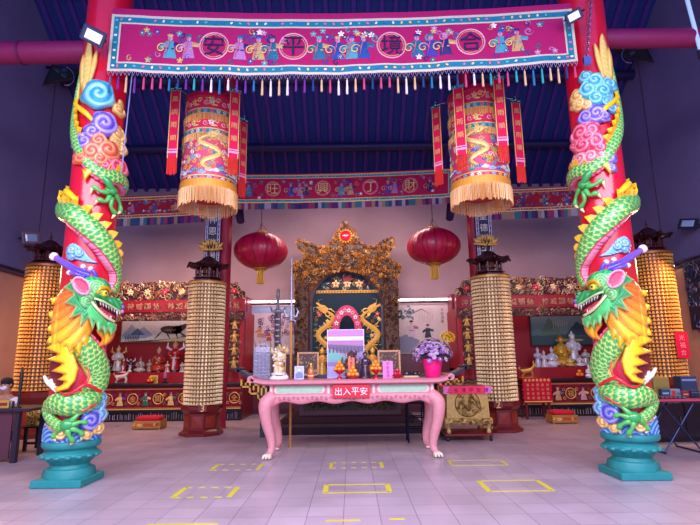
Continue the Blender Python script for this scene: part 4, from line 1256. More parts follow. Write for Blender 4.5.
# ------------------------------------------------------------------ pagoda towers of little gold niches
def pagoda(x, y, zb, zt, r, label, number=None, brown=False):
    t = thing('lamp_tower', label, 'tower', (x, y, 0), 'gold niche towers')
    G1, G2, G3 = (hexc('#c8964c'), hexc('#6a4220'), hexc('#fbdfa4')) if not brown else (hexc('#a8642c'), hexc('#4e2810'), hexc('#f0ac50'))
    L = MB(hexc('#6c1414')); n8 = 8
    b = zb
    L.lathe([(r*1.12, 0), (r*1.12, b*.1), (r*1.0, b*.14), (r*.9, b*.2), (r*.9, b*.72), (r*1.0, b*.78), (r*1.08, b*.86), (r*1.08, b*.97), (r*.95, b)], x, y, 0, n=8, rot=PI/8)
    for k in range(8):
        a = 2*PI*k/8; q = r*.9*math.cos(PI/8); ux, uy = -math.sin(a), math.cos(a); hw = q*math.tan(PI/8)*.75
        cx, cy = x+(q+.004)*math.cos(a), y+(q+.004)*math.sin(a); ox, oy = .012*math.cos(a), .012*math.sin(a)
        L.add([(cx-ux*hw, cy-uy*hw, b*.28), (cx+ux*hw, cy+uy*hw, b*.28), (cx+ux*hw, cy+uy*hw, b*.64), (cx-ux*hw, cy-uy*hw, b*.64), (cx+ox, cy+oy, b*.46)], [(0,1,4), (1,2,4), (2,3,4), (3,0,4)], hexc('#8a2a1a'))
    L.build('base', 'lacquer', t)
    rows = max(20, int(round((zt-zb)/.082))); m = 34; mb = MB()
    dz = (zt-zb)/rows
    mb.lathe([(r*.9, zb), (r*.9, zt)], x, y, 0, n=m, col=G2)
    for i in range(rows):
        z = zb + i*dz
        mb.lathe([(r*.89, z), (r*.955, z+dz*.02), (r*.955, z+dz*.14), (r*.89, z+dz*.18)], x, y, 0, n=m, col=G1, caps=False)
        for k in range(m):
            a = 2*PI*(k+.5)/m; ux, uy = -math.sin(a), math.cos(a); w = r*2*PI/m*.4
            R0, R1 = r*.9, r*1.0; ca, sa = math.cos(a), math.sin(a)
            p = lambda R, s, zz: (x+R*ca+ux*s, y+R*sa+uy*s, zz)
            z1, z2 = z+dz*.14, z+dz*.78
            mb.add([p(R0, -w, z1), p(R0, w, z1), p(R0, w*.7, z2), p(R0, -w*.7, z2), p(R1, -w*.7, z1), p(R1, w*.7, z1), p(R1*.985, 0, z2+dz*.06)],
                   [(0, 4, 6, 3), (4, 5, 6), (5, 1, 2, 6), (3, 6, 2)], G3)
    mb.build('gold_niches', 'tower_gilt', t)
    mb = MB(G1); mb.lathe([(r*1.02, zt), (r*1.02, zt+.05), (r*.95, zt+.06)], x, y, 0, n=m); mb.build('collar', 'gilt', t, smooth=True)
    DR = hexc('#4a1018'); mb = MB(DR)
    z0 = zt+.05; PV = .66
    mb.lathe([(r*.95, z0), (r*.95, z0+.04), (r*.5, z0+.05), (r*.5, z0+.08), (r*.78, z0+.1), (r*.78, z0+.12), (.01, z0+.13)], x, y, 0, n=8, rot=PI/8)
    for k in range(8):
        a = PI/8+2*PI*k/8; mb.tube([(x+r*.62*math.cos(a), y+r*.62*math.sin(a), z0+.11), (x+r*.62*math.cos(a), y+r*.62*math.sin(a), z0+.37)], .025, n=6)
        a2 = a+2*PI/8; mb.tube([(x+r*.62*math.cos(a), y+r*.62*math.sin(a), z0+.19), (x+r*.62*math.cos(a2), y+r*.62*math.sin(a2), z0+.19)], .014, n=4)
    mb.lathe([(r*.3, z0+.12), (r*.3, z0+.36)], x, y, 0, n=8)
    mb.build('pavilion', 'lacquer', t)
    mb = MB(hexc('#3a141e')); rr = []; nn = 64
    prof = [(.66, .5), (1.02, .56), (.8, .64), (.5, .74), (.3, .86), (.08, .94)]
    for (q, zz) in prof:
        row = []
        for k in range(nn):
            a = 2*PI*k/nn; c8 = abs(math.cos(a*4)); lift = c8**6*(.12 if q > .9 else .03)*1.0; R = r*q*(1+.12*c8**4*(q > .9))
            row.append((x+R*math.cos(a), y+R*math.sin(a), z0+zz*PV+lift*.7))
        rr.append(row)
    mb.grid(rr, closed=True); mb.lathe([(.04, z0+.61), (.025, z0+.65), (.04, z0+.69), (.015, z0+.73), (.004, z0+.84)], x, y, 0, n=8)
    for k in range(8):
        a = 2*PI*k/8; mb.ball((x+r*1.13*math.cos(a), y+r*1.13*math.sin(a), z0+.4), .03, n=6, m=4)
    mb.build('roof', 'lacquer', t, smooth=True)
    if number:
        a = math.atan2(-y, -x); R = r*1.1
        mb = MB(); f = lambda u, v, h: (x+(R+h)*math.cos(a)-math.sin(a)*u, y+(R+h)*math.sin(a)+math.cos(a)*u, zb*.92+v)
        A = Art(mb, f, eps=.004, thick=0); A.rect(-.09, .09, -.07, .07, hexc('#7c1414')); A.text(number, 0, 0, .14, LGOLD)
        mb.build('number_plate', 'satin_paint', t)
    return t
pagoda(at(205, 345, 11.6).x, 11.6, .64, 3.3, .425, 'gold niche tower numbered 3 in front of the left inner pillar', '3')
pagoda(at(494, 340, 11.6).x, 11.6, .64, 3.35, .44, 'gold niche tower numbered 2 in front of the right inner pillar', '2')
pagoda(-7.05, 11.6, .98, 3.74, .45, 'gold niche tower by the left wall, half hidden by the dragon column', None, True)
pagoda(7.02, 11.6, 1.1, 3.85, .45, 'brownish gold niche tower by the right wall behind the dragon', None, True)
p = at(683, 345, 11.1)
mb = MB(); A = Art(mb, flat(p.x, 11.12, p.z), eps=.003, thick=0); A.rect(-.14, .14, -.28, .28, hexc('#d0103c'))
for i in range(3): A.text('光福合'[i], 0, .16-.16*i, .12, hexc('#f09090'))
mb.grid([[(p.x-.14, 11.125, p.z+.28), (p.x+.14, 11.125, p.z+.28)], [(p.x-.14, 11.125, p.z-.28), (p.x+.14, 11.125, p.z-.28)]], hexc('#a00c30'))
tag(mb.build('paper_notice', 'cloth'), 'small red paper notice stuck on the right wall tower', 'notice')

# couplet boards on the inner pillars, with gilt lotus
for sx, xa, xb, xc, txt, nm in ((-1, 205, 221, 213, '神恩浩蕩', 'left'), (1, 475, 492, 482, '聖德君子', 'right')):
    a, b = at(xa, 230, 12.5), at(xb, 230, 12.5); x0, x1 = a.x, b.x; w = x1-x0; z0, z1 = 3.35, 5.45
    t = thing('couplet_board', 'navy board with characters and a gilt lotus on the %s inner pillar' % nm, 'board', ((x0+x1)/2, 12.42, z0))
    mb = MB(hexc('#14163e')); mb.box(x0, x1, 12.47, 12.54, z0, z1, bev=.01); mb.build('panel', 'lacquer', t)
    mb = MB(); A = Art(mb, flat(x0, 12.47, z0), eps=.003, thick=.004)
    for x in (.05*w, .17*w, .8*w, .92*w): A.rect(x, x+.02, .02, z1-z0-.02, hexc('#c8bcd0'), up=1)
    for q, ch in enumerate(txt): A.text(ch, w*.5, z1-z0-.32-.3*q, .2, hexc('#e6d6c0'))
    for q in range(30):
        A.flower((.11 if q % 2 else .88)*w, .06+q*(z1-z0-.1)/30, .02, hexc('#b8a8c8'), LGOLD)
    A.text(txt[0], w*.5, .45, .16, hexc('#c8b8a0')); A.text(txt[2], w*.5, .2, .16, hexc('#c8b8a0'))
    mb.build('lettering', 'gilt', t)
    mb = MB(hexc('#efc66a')); zc = at(213, 245, 12.3).z if sx < 0 else at(482, 240, 12.3).z; xm = (x0+x1)/2
    for ring, (R, n, sz, up) in enumerate(((.24, 9, .1, 0), (.17, 8, .1, .05), (.1, 6, .09, .1))):
        for k in range(n):
            th = math.radians(-80+160*k/(n-1)); px, pz = xm+R*math.sin(th), zc-.02+up+R*.35*(1-abs(math.sin(th)))*(-1 if ring == 0 else 0)
            tip = (xm+R*1.35*math.sin(th), 12.36-.1*math.cos(th), pz+sz*.9)
            mb.tube([(px*.7+xm*.3, 12.37, pz-.04), (px, 12.34-.08*math.cos(th), pz), tip], [.03, .045, .004], n=6, flat=.5)
    mb.tube([(xm-.3, 12.36, zc-.08), (xm, 12.3, zc-.12), (xm+.3, 12.36, zc-.08)], .03, n=6)
    mb.build('lotus', 'gilt', t, smooth='all')
# ------------------------------------------------------------------ little figures
def figure_mb(kind, p, h, c):
    """p: base centre, h: height, c: colours (robe, trim, skin, hat, base)"""
    mb = MB(c[0]); x, y, z = p; k = h
    robe, trim, skin, hat, base = c
    mb.lathe([(.26*k, 0), (.27*k, .03*k), (.24*k, .07*k)], x, y, z, n=12, col=base, sy=.8)
    if kind in ('standing', 'general'):
        mb.lathe([(.18*k, .06*k), (.2*k, .1*k), (.16*k, .3*k), (.13*k, .45*k), (.15*k, .58*k), (.15*k, .68*k), (.08*k, .75*k), (.045*k, .78*k)], x, y, z, n=14, col=robe, sy=.75)
        mb.lathe([(.145*k, .44*k), (.155*k, .46*k), (.145*k, .49*k)], x, y, z, n=14, col=trim, sy=.75, caps=False)
        mb.tube([(x, y-.13*k, z+.08*k), (x, y-.12*k, z+.3*k), (x, y-.105*k, z+.44*k)], [.05*k, .035*k, .03*k], n=6, col=trim, flat=.4)
        for s in (-1, 1):
            mb.tube([(x+s*.13*k, y, z+.68*k), (x+s*.21*k, y-.02*k, z+.56*k), (x+s*.1*k, y-.15*k, z+.52*k)], [.05*k, .05*k, .06*k], n=7, col=robe)
            mb.ball((x+s*.08*k, y-.17*k, z+.53*k), .03*k, n=6, m=4, col=skin)
            if kind == 'general': mb.tube([(x+s*.1*k, y+.02*k, z+.7*k), (x+s*.28*k, y+.04*k, z+.8*k), (x+s*.26*k, y+.04*k, z+.98*k)], [.03*k, .05*k, .004*k], n=5, col=trim, flat=.4)
        hz = .84*k
    elif kind == 'seated':
        mb.lathe([(.3*k, .06*k), (.32*k, .14*k), (.26*k, .24*k), (.17*k, .34*k), (.17*k, .5*k), (.18*k, .6*k), (.09*k, .68*k), (.05*k, .71*k)], x, y, z, n=16, col=robe, sy=.8)
        for s in (-1, 1):
            mb.tube([(x+s*.16*k, y, z+.6*k), (x+s*.25*k, y-.03*k, z+.42*k), (x+s*.06*k, y-.2*k, z+.34*k)], [.06*k, .06*k, .05*k], n=7, col=robe)
            mb.tube([(x+s*.1*k, y-.1*k, z+.2*k), (x+s*.3*k, y-.12*k, z+.14*k), (x+s*.1*k, y-.24*k, z+.12*k)], [.07*k, .08*k, .06*k], n=7, col=robe)
        mb.ball((x, y-.2*k, z+.36*k), .05*k, n=7, m=5, col=trim)
        mb.tube([(x-.14*k, y-.1*k, z+.6*k), (x+.02*k, y-.16*k, z+.46*k), (x+.12*k, y-.14*k, z+.34*k)], .022*k, n=5, col=trim)
        hz = .8*k
    if kind in ('standing', 'general', 'seated'):
        mb.ball((x, y-.01*k, z+hz), (.075*k, .08*k, .095*k), n=10, m=7, col=skin)
        mb.ball((x, y-.09*k, z+hz-.01*k), (.012*k, .015*k, .018*k), n=5, m=4, col=skin)
        mb.lathe([(.085*k, .0), (.095*k, .04*k), (.07*k, .08*k), (.03*k, .11*k), (.03*k, .14*k), (.005, .17*k)], x, y+.01*k, z+hz+.025*k, n=10, col=hat)
    return mb

def animal_mb(p, h, c, lion=False):
    mb = MB(c[0]); x, y, z = p; k = h
    mb.lathe([(.75*k, 0), (.78*k, .05*k), (.7*k, .1*k)], x, y, z, n=14, col=c[1], sy=.5)
    z += .08*k
    mb.tube(crom([(x-.55*k, y, z+.55*k), (x-.2*k, y, z+.5*k), (x+.2*k, y, z+.58*k), (x+.45*k, y, z+.78*k), (x+.58*k, y-.02*k, z+.95*k)], 4), [.1*k+.08*k*math.sin(PI*min(1, i/12)) for i in range(17)], n=10)
    mb.ball((x+.66*k, y-.02*k, z+.98*k), (.17*k, .1*k, .11*k), n=10, m=6)
    for s in (-1, 1):
        mb.tube([(x+.33*k, y+s*.09*k, z+.5*k), (x+.42*k, y+s*.1*k, z+.25*k), (x+.34*k, y+s*.1*k, z)], [.08*k, .05*k, .045*k], n=7)
        mb.tube([(x-.42*k, y+s*.09*k, z+.5*k), (x-.3*k, y+s*.1*k, z+.26*k), (x-.46*k, y+s*.1*k, z+.14*k), (x-.42*k, y+s*.1*k, z)], [.1*k, .07*k, .04*k, .04*k], n=7)
        mb.tube([(x+.6*k, y+s*.05*k, z+1.05*k), (x+.55*k, y+s*.09*k, z+1.25*k), (x+.62*k, y+s*.12*k, z+1.4*k)], [.025*k, .02*k, .004*k], n=5, col=c[2])
    mb.tube([(x-.55*k, y, z+.6*k), (x-.72*k, y, z+.75*k), (x-.62*k, y, z+.95*k)], [.04*k, .05*k, .01*k], n=6, col=c[2])
    if lion:
        for i in range(9):
            a = 2*PI*i/9; mb.ball((x+.5*k+.05*k*math.cos(a), y+.1*k*math.cos(a), z+.92*k+.14*k*math.sin(a)), .06*k, n=6, m=4, col=c[2])
    return mb

def fig(px, py, Y, hpx, kind, cols, name, label, cat='figurine', zb=None, group=None, mat='ceramic'):
    p = at(px, py, Y); z = zb if zb is not None else p.z
    h = hpx*(Y*.985)/FOC*1.0
    mb = animal_mb((p.x, Y, z), h*.72, cols, kind == 'lion') if kind in ('deer', 'lion') else figure_mb(kind, (p.x, Y, z), h, cols)
    o = mb.build(name, mat, smooth=True); tag(o, label, cat, group); return o

# ------------------------------------------------------------------ side altars
def side_altar(sx):
    nm = 'left' if sx < 0 else 'right'
    X0, X1 = 3.02, 7.6; Yf = 14.4
    F = lambda x: sx*x
    t = thing('altar_cabinet', 'red altar cabinet with gilded canopy in the %s bay of the hall' % nm, 'altar', (F(5.3), Yf, 0), 'side altars')
    def bx(mb, xa, xb, y0, y1, z0, z1, **k): a, b = sorted((F(xa), F(xb))); mb.box(a, b, y0, y1, z0, z1, **k)
    R1 = hexc('#a01020'); R2 = hexc('#7a0c18'); BK = hexc('#16131c')
    mb = MB(R2); bx(mb, X0, X1, Yf, 15.96, .0, .93); mb.build('lower_body', 'lacquer', t)
    mb = MB(BK); bx(mb, X0-.05, X1+.05, Yf-.12, 15.9, .93, 1.0, bev=.012); mb.build('counter_top', 'lacquer', t)
    mb = MB(R1); bx(mb, X0, X1, 14.95, 15.94, 1.0, 1.3); mb.build('step_shelf', 'lacquer', t)
    mb = MB(R1); bx(mb, X0, X1, 15.92, 15.97, 1.3, 3.0); mb.build('back_panel', 'satin_paint', t)
    mb = MB(R1); bx(mb, X0, X0+.05, 14.6, 15.92, 1.0, 3.0); mb.build('side_panel', 'satin_paint', t)
    mb = MB(R1); bx(mb, X1-.05, X1, 14.6, 15.92, 1.0, 3.0); mb.build('side_panel', 'satin_paint', t)
    for x in (X0+.02, X0+.42, X1-.14):
        mb = MB(R1); bx(mb, x, x+.1, Yf-.02, Yf+.1, 1.0, 3.3, bev=.01); mb.build('post', 'lacquer', t)
    xa, xb = sorted((F(X0), F(X1))); W = xb-xa
    # skirt cloth
    rng = random.Random(40+sx)
    cols = [LGOLD, hexc('#e0a878'), TEAL, BLUE, hexc('#d8a8a8'), hexc('#6a4aa0'), hexc('#2a7a60')]
    mb = MB(hexc('#8e0f22'))
    mb.grid([[(xa+W*i/120, Yf-.05-.02*math.sin(i*.9), z) for i in range(121)] for z in (.3, .6, .9)])
    mb.grid([[(xa+W*i/120, Yf-.04-.02*math.sin(i*.9), z) for i in range(121)] for z in (.9, .6, .3)])
    sk = mb.build('altar_skirt', 'cloth', t, smooth=True)
    mb = MB(); A = Art(mb, flat(xa, Yf-.075, 0), eps=.003, thick=.01)
    A.rect(.02, W-.02, .31, .335, LGOLD, 40); A.rect(.02, W-.02, .345, .37, hexc('#b06a3a'), 40); A.rect(.02, W-.02, .84, .87, hexc('#c98a50'), 40)
    n = 13
    for i in range(n):
        x = .2+(W-.4)*i/(n-1)
        if i % 2:
            c = rng.sample(cols, 3); A.figure(x, .42, .34, c[0], c[1], SKIN, c[2])
        else: A.ring(x, .6, .14, .02, LGOLD); A.text('玉皇金闕福壽全安'[(i//2) % 7], x, .6, .17, hexc('#e8b860'))
        A.curl(x+.17, .7, .05, .016, rng.choice(cols)); A.curl(x+.17, .48, .05, .016, rng.choice(cols), d=-1)
    mb.build('skirt_embroidery', 'embroidery_thread', sk)
    # black rail with pale sticks below
    mb = MB(BK); bx(mb, X0, X1, Yf-.1, Yf-.0, .0, .05); bx(mb, X0, X1, Yf-.09, Yf-.02, .24, .29); bx(mb, X0, X1, Yf-.02, Yf+.0, .0, .3)
    mb.build('rack_frame', 'lacquer', t)
    mb = MB(hexc('#b8a8b0'))
    x = xa+.05
    while x < xb-.05:
        w = rng.uniform(.006, .016); mb.box(x, x+w, Yf-.06, Yf-.04, .05, rng.uniform(.16, .24)); x += rng.uniform(.04, .09)
    o = mb.build('slat_row', 'satin_paint', t)
    # canopy
    mb = MB(hexc('#5c0d18')); bx(mb, X0-.02, X1, Yf-.05, Yf+.1, 2.74, 3.36); mb.build('canopy_board', 'lacquer', t)
    mb = MB(hexc('#8c1222')); bx(mb, X0-.02, X1, Yf-.07, Yf-.05, 2.98, 3.31); mb.build('inscribed_panel', 'lacquer', t)
    top = []
    NN = 40
    gilt = [hexc('#d8bc98'), hexc('#e8d4b0'), hexc('#b08a5a'), hexc('#d0a088'), hexc('#7a6a58'), hexc('#b86a68'), hexc('#8a8a80')]
    def topz(q): return 3.72 + .08*math.sin(q*PI) + .05*abs(math.sin(q*19)) - (.18 if q > .93 or q < .03 else 0)
    prof = [(xa, 3.33)] + [(xb if False else xa+W*q/NN, topz(q/NN if sx > 0 else 1-q/NN)) for q in range(NN+1)] + [(xb, 3.33)]
    mb = MB(hexc('#3a1a1c')); mb.prism(prof, Yf-.03, Yf+.05)
    A = Art(mb, flat(0, Yf-.035, 0), eps=.003, thick=.03)
    A.scrolls(inside_poly(prof), (xa, xb, 3.34, 3.85), 330, .085, gilt, rng)
    for i in range(9):
        x = xa+.3+(W-.6)*i/8; A.flower(x, 3.55, .1, hexc('#c02858') if i % 4 == 0 else hexc('#dcc4a0'), LGOLD, n=6, up=6)
    mb.build('carved_crest', 'gilt', t)
    mb = MB(); A = Art(mb, flat(0, Yf-.075, 0), eps=.003, thick=.02)
    nseg = 4
    for i in range(nseg):
        x = xa+W*(i+.5)/nseg
        for q, ch in enumerate('神威顯赫'): A.text(ch, x-.36+.24*q, 3.14, .19, hexc('#c8a078'))
        A.scrolls(lambda a, b: True, (x-.5, x+.5, 3.06, 3.22), 26, .03, [hexc('#a88060'), hexc('#8a6a50')], rng, up=-0)
    mb.build('gilt_lettering', 'gilt', t)
    mb = MB(); A = Art(mb, flat(0, Yf-.06, 0), eps=.003, thick=.03)
    A.scrolls(lambda x, z: True, (xa+.04, xb-.04, 2.77, 2.93), 240, .06, gilt, rng)
    mb.build('carved_valance', 'gilt', t)
    # carved end screen beside the inner pillar
    mb = MB(hexc('#5a1a14')); bx(mb, X0+.1, X0+.42, Yf+.0, Yf+.03, 1.3, 2.95)
    A = Art(mb, flat(0, Yf+.0, 0), eps=.003, thick=.035)
    a, b = sorted((F(X0+.12), F(X0+.4)))
    A.scrolls(lambda x, z: True, (a, b, 1.35, 2.9), 110, .055, gilt, rng)
    for i in range(4): A.figure((a+b)/2, 1.4+.36*i, .3, hexc('#e8c06a'), hexc('#d89a3a'), hexc('#f0d8a0'), hexc('#e8c06a'), up=8)
    mb.build('carved_end_screen', 'gilt', t)
    # picture at the back
    return t
side_altar(-1); side_altar(1)

def painting(name, label, x0, x1, z0, z1, Y, paper, draw, frame=hexc('#7a4a2a'), fw=.035, cat='painting'):
    t = thing(name, label, cat, ((x0+x1)/2, Y, z0))
    mb = MB(frame)
    mb.box(x0-fw, x0, Y-.03, Y+.02, z0-fw, z1+fw); mb.box(x1, x1+fw, Y-.03, Y+.02, z0-fw, z1+fw); mb.box(x0, x1, Y-.03, Y+.02, z0-fw, z0); mb.box(x0, x1, Y-.03, Y+.02, z1, z1+fw)
    mb.build('frame', 'satin_paint', t)
    mb = MB(paper); W, H = x1-x0, z1-z0
    n = 20
    pc = paper if isinstance(paper, list) else [paper, paper]
    mb.grid([[(x0+W*i/6, Y-.005, z0+H*j/n) for i in range(7)] for j in range(n+1)], colf=lambda j, k: mixc(pc[0], pc[1], j/n))
    mb.box(x0, x1, Y+.0, Y+.015, z0, z1, col=BRN)
    A = Art(mb, flat(x0, Y-.006, z0), eps=.0012, thick=0); draw(A, W, H)
    mb.build('picture', 'satin_paint', t)
    return t
def deer_scene(A, W, H):
    A.poly([(0, 0), (W*.35, 0), (W*.5, H*.1), (W*.8, H*.2), (W*.98, H*.45), (W*.98, 0), (W*.99, 0)], hexc('#d8c890'))
    A.poly([(.02, H*.3), (W*.12, H*.8), (W*.2, H*.5), (W*.28, H*.68), (W*.4, H*.3), (W*.3, H*.15), (.02, H*.12)], hexc('#a8b8cc'))
    A.poly([(W*.1, H*.3), (W*.2, H*.62), (W*.3, H*.3)], hexc('#5c7aa0'), up=1)
    for i in range(9): A.stroke([(W*(.05+.02*i), 0), (W*(.06+.02*i), H*.2), (W*(.03+.025*i), H*(.3+.04*(i % 3)))], .03, hexc('#2a3a30'), up=2)
    c = hexc('#4a3428')
    A.ell(W*.62, H*.52, W*.13, H*.19, c, n=14, a=-.1, up=3); A.ell(W*.7, H*.52, W*.07, H*.2, c, n=12, up=3); A.poly([(W*.7, H*.45), (W*.76, H*.42), (W*.85, H*.72), (W*.81, H*.8), (W*.7, H*.68)], c, up=3); A.poly([(W*.8, H*.78), (W*.84, H*.66), (W*.93, H*.68), (W*.92, H*.74), (W*.86, H*.84)], c, up=4)
    for a, b in ((.52, .42), (.56, .62), (.68, .72), (.7, .86)): A.stroke([(W*a, H*.48), (W*(a+b)/2, H*.3), (W*b, H*.1)], .05, c, up=3)
    A.stroke([(W*.86, H*.86), (W*.84, H*.95), (W*.8, H*.97)], .02, c, up=5); A.stroke([(W*.88, H*.86), (W*.9, H*.96), (W*.95, H*.97)], .02, c, up=5)
    for i in range(12): A.ell(W*(.55+.012*i), H*(.48+.03*(i % 3)), .012, .012, CREAM, n=5, up=6)
a, b = at(121, 342, 15.86), at(201, 319, 15.86)
painting('deer_painting', 'wide painting of a dark deer and blue hills in the left altar', a.x, b.x, a.z, b.z, 15.86, [hexc('#e8e2c8'), hexc('#dfe6ee')], deer_scene)
def lake_scene(A, W, H):
    A.poly([(0, 0), (W*.99, 0), (W*.99, H*.35), (W*.6, H*.28), (W*.3, H*.4), (0, H*.3)], hexc('#39595c'))
    A.poly([(W*.1, H*.3), (W*.25, H*.95), (W*.42, H*.35)], hexc('#5c7a6a'), up=1); A.poly([(W*.45, H*.3), (W*.62, H*.8), (W*.85, H*.32)], hexc('#2c4a58'), up=1)
    for i in range(7): A.stroke([(W*(.3+.03*i), H*.5), (W*(.31+.03*i), H*.7), (W*(.3+.03*i), H*.85)], .02, hexc('#c8c090'), up=3)
    A.ell(W*.5, H*.15, W*.2, H*.05, hexc('#c8b070'), up=3)
a, b = at(532, 345, 15.86), at(604, 315, 15.86)
painting('landscape_painting', 'dim teal landscape painting in the right altar', a.x, b.x, a.z, b.z, 15.86, [hexc('#4a6a70'), hexc('#7a98a0')], lake_scene, frame=hexc('#3a2420'))
# scroll paintings beside the shrine with tube lights above
def flower_scene(A, W, H):
    rng = random.Random(2)
    A.poly([(0, H*.86), (W, H*.84), (W, H*.999), (0, H*.999)], hexc('#9fb4d8'))
    for i in range(60):
        x, z = W*rng.uniform(.2, .95), H*rng.uniform(.35, .8)
        A.flower(x, z, .07, rng.choice([hexc('#a05a9a'), hexc('#6a4a8a'), hexc('#c890b0'), hexc('#4a4a7a')]), LGOLD, up=rng.randint(0, 4))
    for x, z, c in ((.22, .5, '#d88a50'), (.4, .42, '#c04a50'), (.6, .5, '#e0b0a0')): A.figure(W*x, H*(z-.15), .34, hexc(c), LGOLD, SKIN, BLK, up=8)
    for i in range(8): A.stroke([(W*.1*i, 0), (W*(.1*i+.05), H*.15), (W*(.1*i+.02), H*.28)], .03, hexc('#5a6a5a'), up=5)
def couple_scene(A, W, H):
    rng = random.Random(4)
    for i in range(40): A.ell(W*rng.uniform(0, .35), H*rng.uniform(.7, .97), .05, .03, hexc('#6a7a88'), a=rng.uniform(0, 3), up=rng.randint(0, 3))
    A.stroke([(W*.1, H*.95), (W*.3, H*.8), (W*.5, H*.9), (W*.65, H*.8)], .03, hexc('#6a5a5a'), up=4)
    for i in range(9): A.stroke([(W*(.45+.03*i), H*.92), (W*(.46+.03*i), H*.75), (W*(.44+.03*i), H*.6)], .012, hexc('#b89aa0'), up=4)
    A.figure(W*.3, H*.33, .5, hexc('#d8c0c8'), hexc('#b06a80'), SKIN, BLK, up=6); A.figure(W*.6, H*.3, .42, hexc('#1f3038'), hexc('#34505a'), SKIN, BLK, up=6)
    A.poly([(W*.02, 0), (W*.5, 0), (W*.45, H*.25), (W*.2, H*.38), (W*.02, H*.3)], hexc('#8a8aa0'), up=3); A.poly([(W*.4, 0), (W*.95, 0), (W*.9, H*.12), (W*.55, H*.22)], hexc('#a8a0b0'), up=3)
    for q, ch in enumerate('花好月圓'): A.text(ch, W*.88, H*(.88-.08*q), .09, hexc('#4a3a4a'))
a, b = at(248, 354, 15.9), at(300, 306, 15.9)
painting('flower_painting', 'pale framed painting of flowers and figures left of the shrine', a.x, b.x, a.z, b.z, 15.9, [hexc('#e8d0c8'), hexc('#dcc8d4')], flower_scene, hexc('#c8a8a8'))
a, b = at(396, 353, 15.9), at(448, 304, 15.9)
painting('couple_painting', 'pale framed painting of two robed figures right of the shrine', a.x, b.x, a.z, b.z, 15.9, [hexc('#e0c8bc'), hexc('#e2d2cc')], couple_scene, hexc('#b89a98'))
for (xa, ya, xb, yb, nm) in ((246, 302, 302, 301, 'left'), (398, 300, 450, 299, 'right')):
    a, b = at(xa, ya, 15.8), at(xb, yb, 15.8)
    t = thing('tube_lamp', 'lit fluorescent tube above the painting %s of the shrine' % nm, 'lamp', tuple((a+b)/2), 'picture tube lamps')
    mb = MB((1.0, .72, .8, 1)); mb.tube([a, b], .028, n=10); mb.build('tube', 'lamp_glow', t)
    mb = MB(WHT); mb.box(a.x-.05, b.x+.05, 15.83, 15.99, a.z-.04, a.z+.05, bev=.01); mb.build('batten', 'satin_paint', t)
# red lower walling and jambs of the centre bay
mb = MB(hexc('#6a1020')); mb.box(-3.0, 3.0, 15.93, 16.0, .15, 1.72); struct(mb.build('trim_90', 'lacquer'))
for k, x in enumerate((-3.0, -2.9, 2.86, 2.76)):
    pass
for k, x in enumerate((at(244, 330, 15.2).x, at(456, 330, 15.2).x)):
    mb = MB(hexc('#8c1230')); mb.box(x-.08, x+.08, 15.2, 15.93, 0, 3.5); struct(mb.build('trim_%d' % (92+k), 'lacquer'))

# figures of the left altar
S = 1.3
W_, G_ = hexc('#e9e0d8'), hexc('#d8b050')
fig(117, 372, 15.2, 26, 'general', (W_, hexc('#d0a040'), SKIN, G_, BLK), 'general_figurine', 'tall white and gold armoured figurine with flags, left end of the left altar shelf', zb=S, mat='ceramic')
fig(108, 372, 15.1, 15, 'seated', (hexc('#33343c'), W_, SKIN, BLK, BLK), 'seated_figurine', 'small dark robed figurine at the far left of the left altar shelf', zb=S)
fig(123, 372, 15.05, 14, 'standing', (hexc('#b02828'), W_, SKIN, G_, W_), 'standing_figurine', 'small red and white figurine in front of the armoured one', zb=S)
fig(130, 372, 15.15, 15, 'general', (hexc('#26303a'), W_, SKIN, BLK, hexc('#3a4a48')), 'warrior_figurine', 'black and white warrior figurine left of the bearded pale one', zb=S)
fig(140, 372, 15.15, 16, 'seated', (hexc('#c8c0a8'), hexc('#5a6a50'), SKIN, hexc('#8a7a60'), hexc('#5a5a4a')), 'seated_figurine', 'pale green seated figurine mid shelf in the left altar', zb=S)
fig(149, 372, 15.1, 13, 'standing', (hexc('#b8a890'), hexc('#8a7a60'), SKIN, hexc('#a89878'), BRN), 'standing_figurine', 'thin beige figurine next to the figure on the black rock', zb=S)
fig(158, 372, 15.2, 25, 'seated', (hexc('#c8402c'), G_, SKIN, hexc('#d8b880'), hexc('#14181c')), 'seated_figurine', 'red and gold figurine seated on a black rock, left altar', zb=S)
fig(174, 372, 15.2, 30, 'general', (hexc('#d01a20'), W_, SKIN, G_, BLK), 'robed_figurine', 'tallest figurine in red and white robes on the left altar', zb=S)
fig(167, 372, 15.02, 11, 'standing', (hexc('#e8c8b0'), RED, SKIN, G_, W_), 'attendant_figurine', 'tiny pale attendant figurine left of the tall red robed one', zb=S)
fig(182, 372, 15.02, 11, 'standing', (hexc('#d8d0b8'), TEAL, SKIN, BLK, W_), 'attendant_figurine', 'tiny pale attendant figurine right of the tall red robed one', zb=S)
fig(121, 386, 14.6, 16, 'deer', (hexc('#dcd2c4'), hexc('#3a4a42'), hexc('#b09870')), 'beast_figurine', 'pale horned beast figurine on a green base on the left altar counter', zb=1.0)
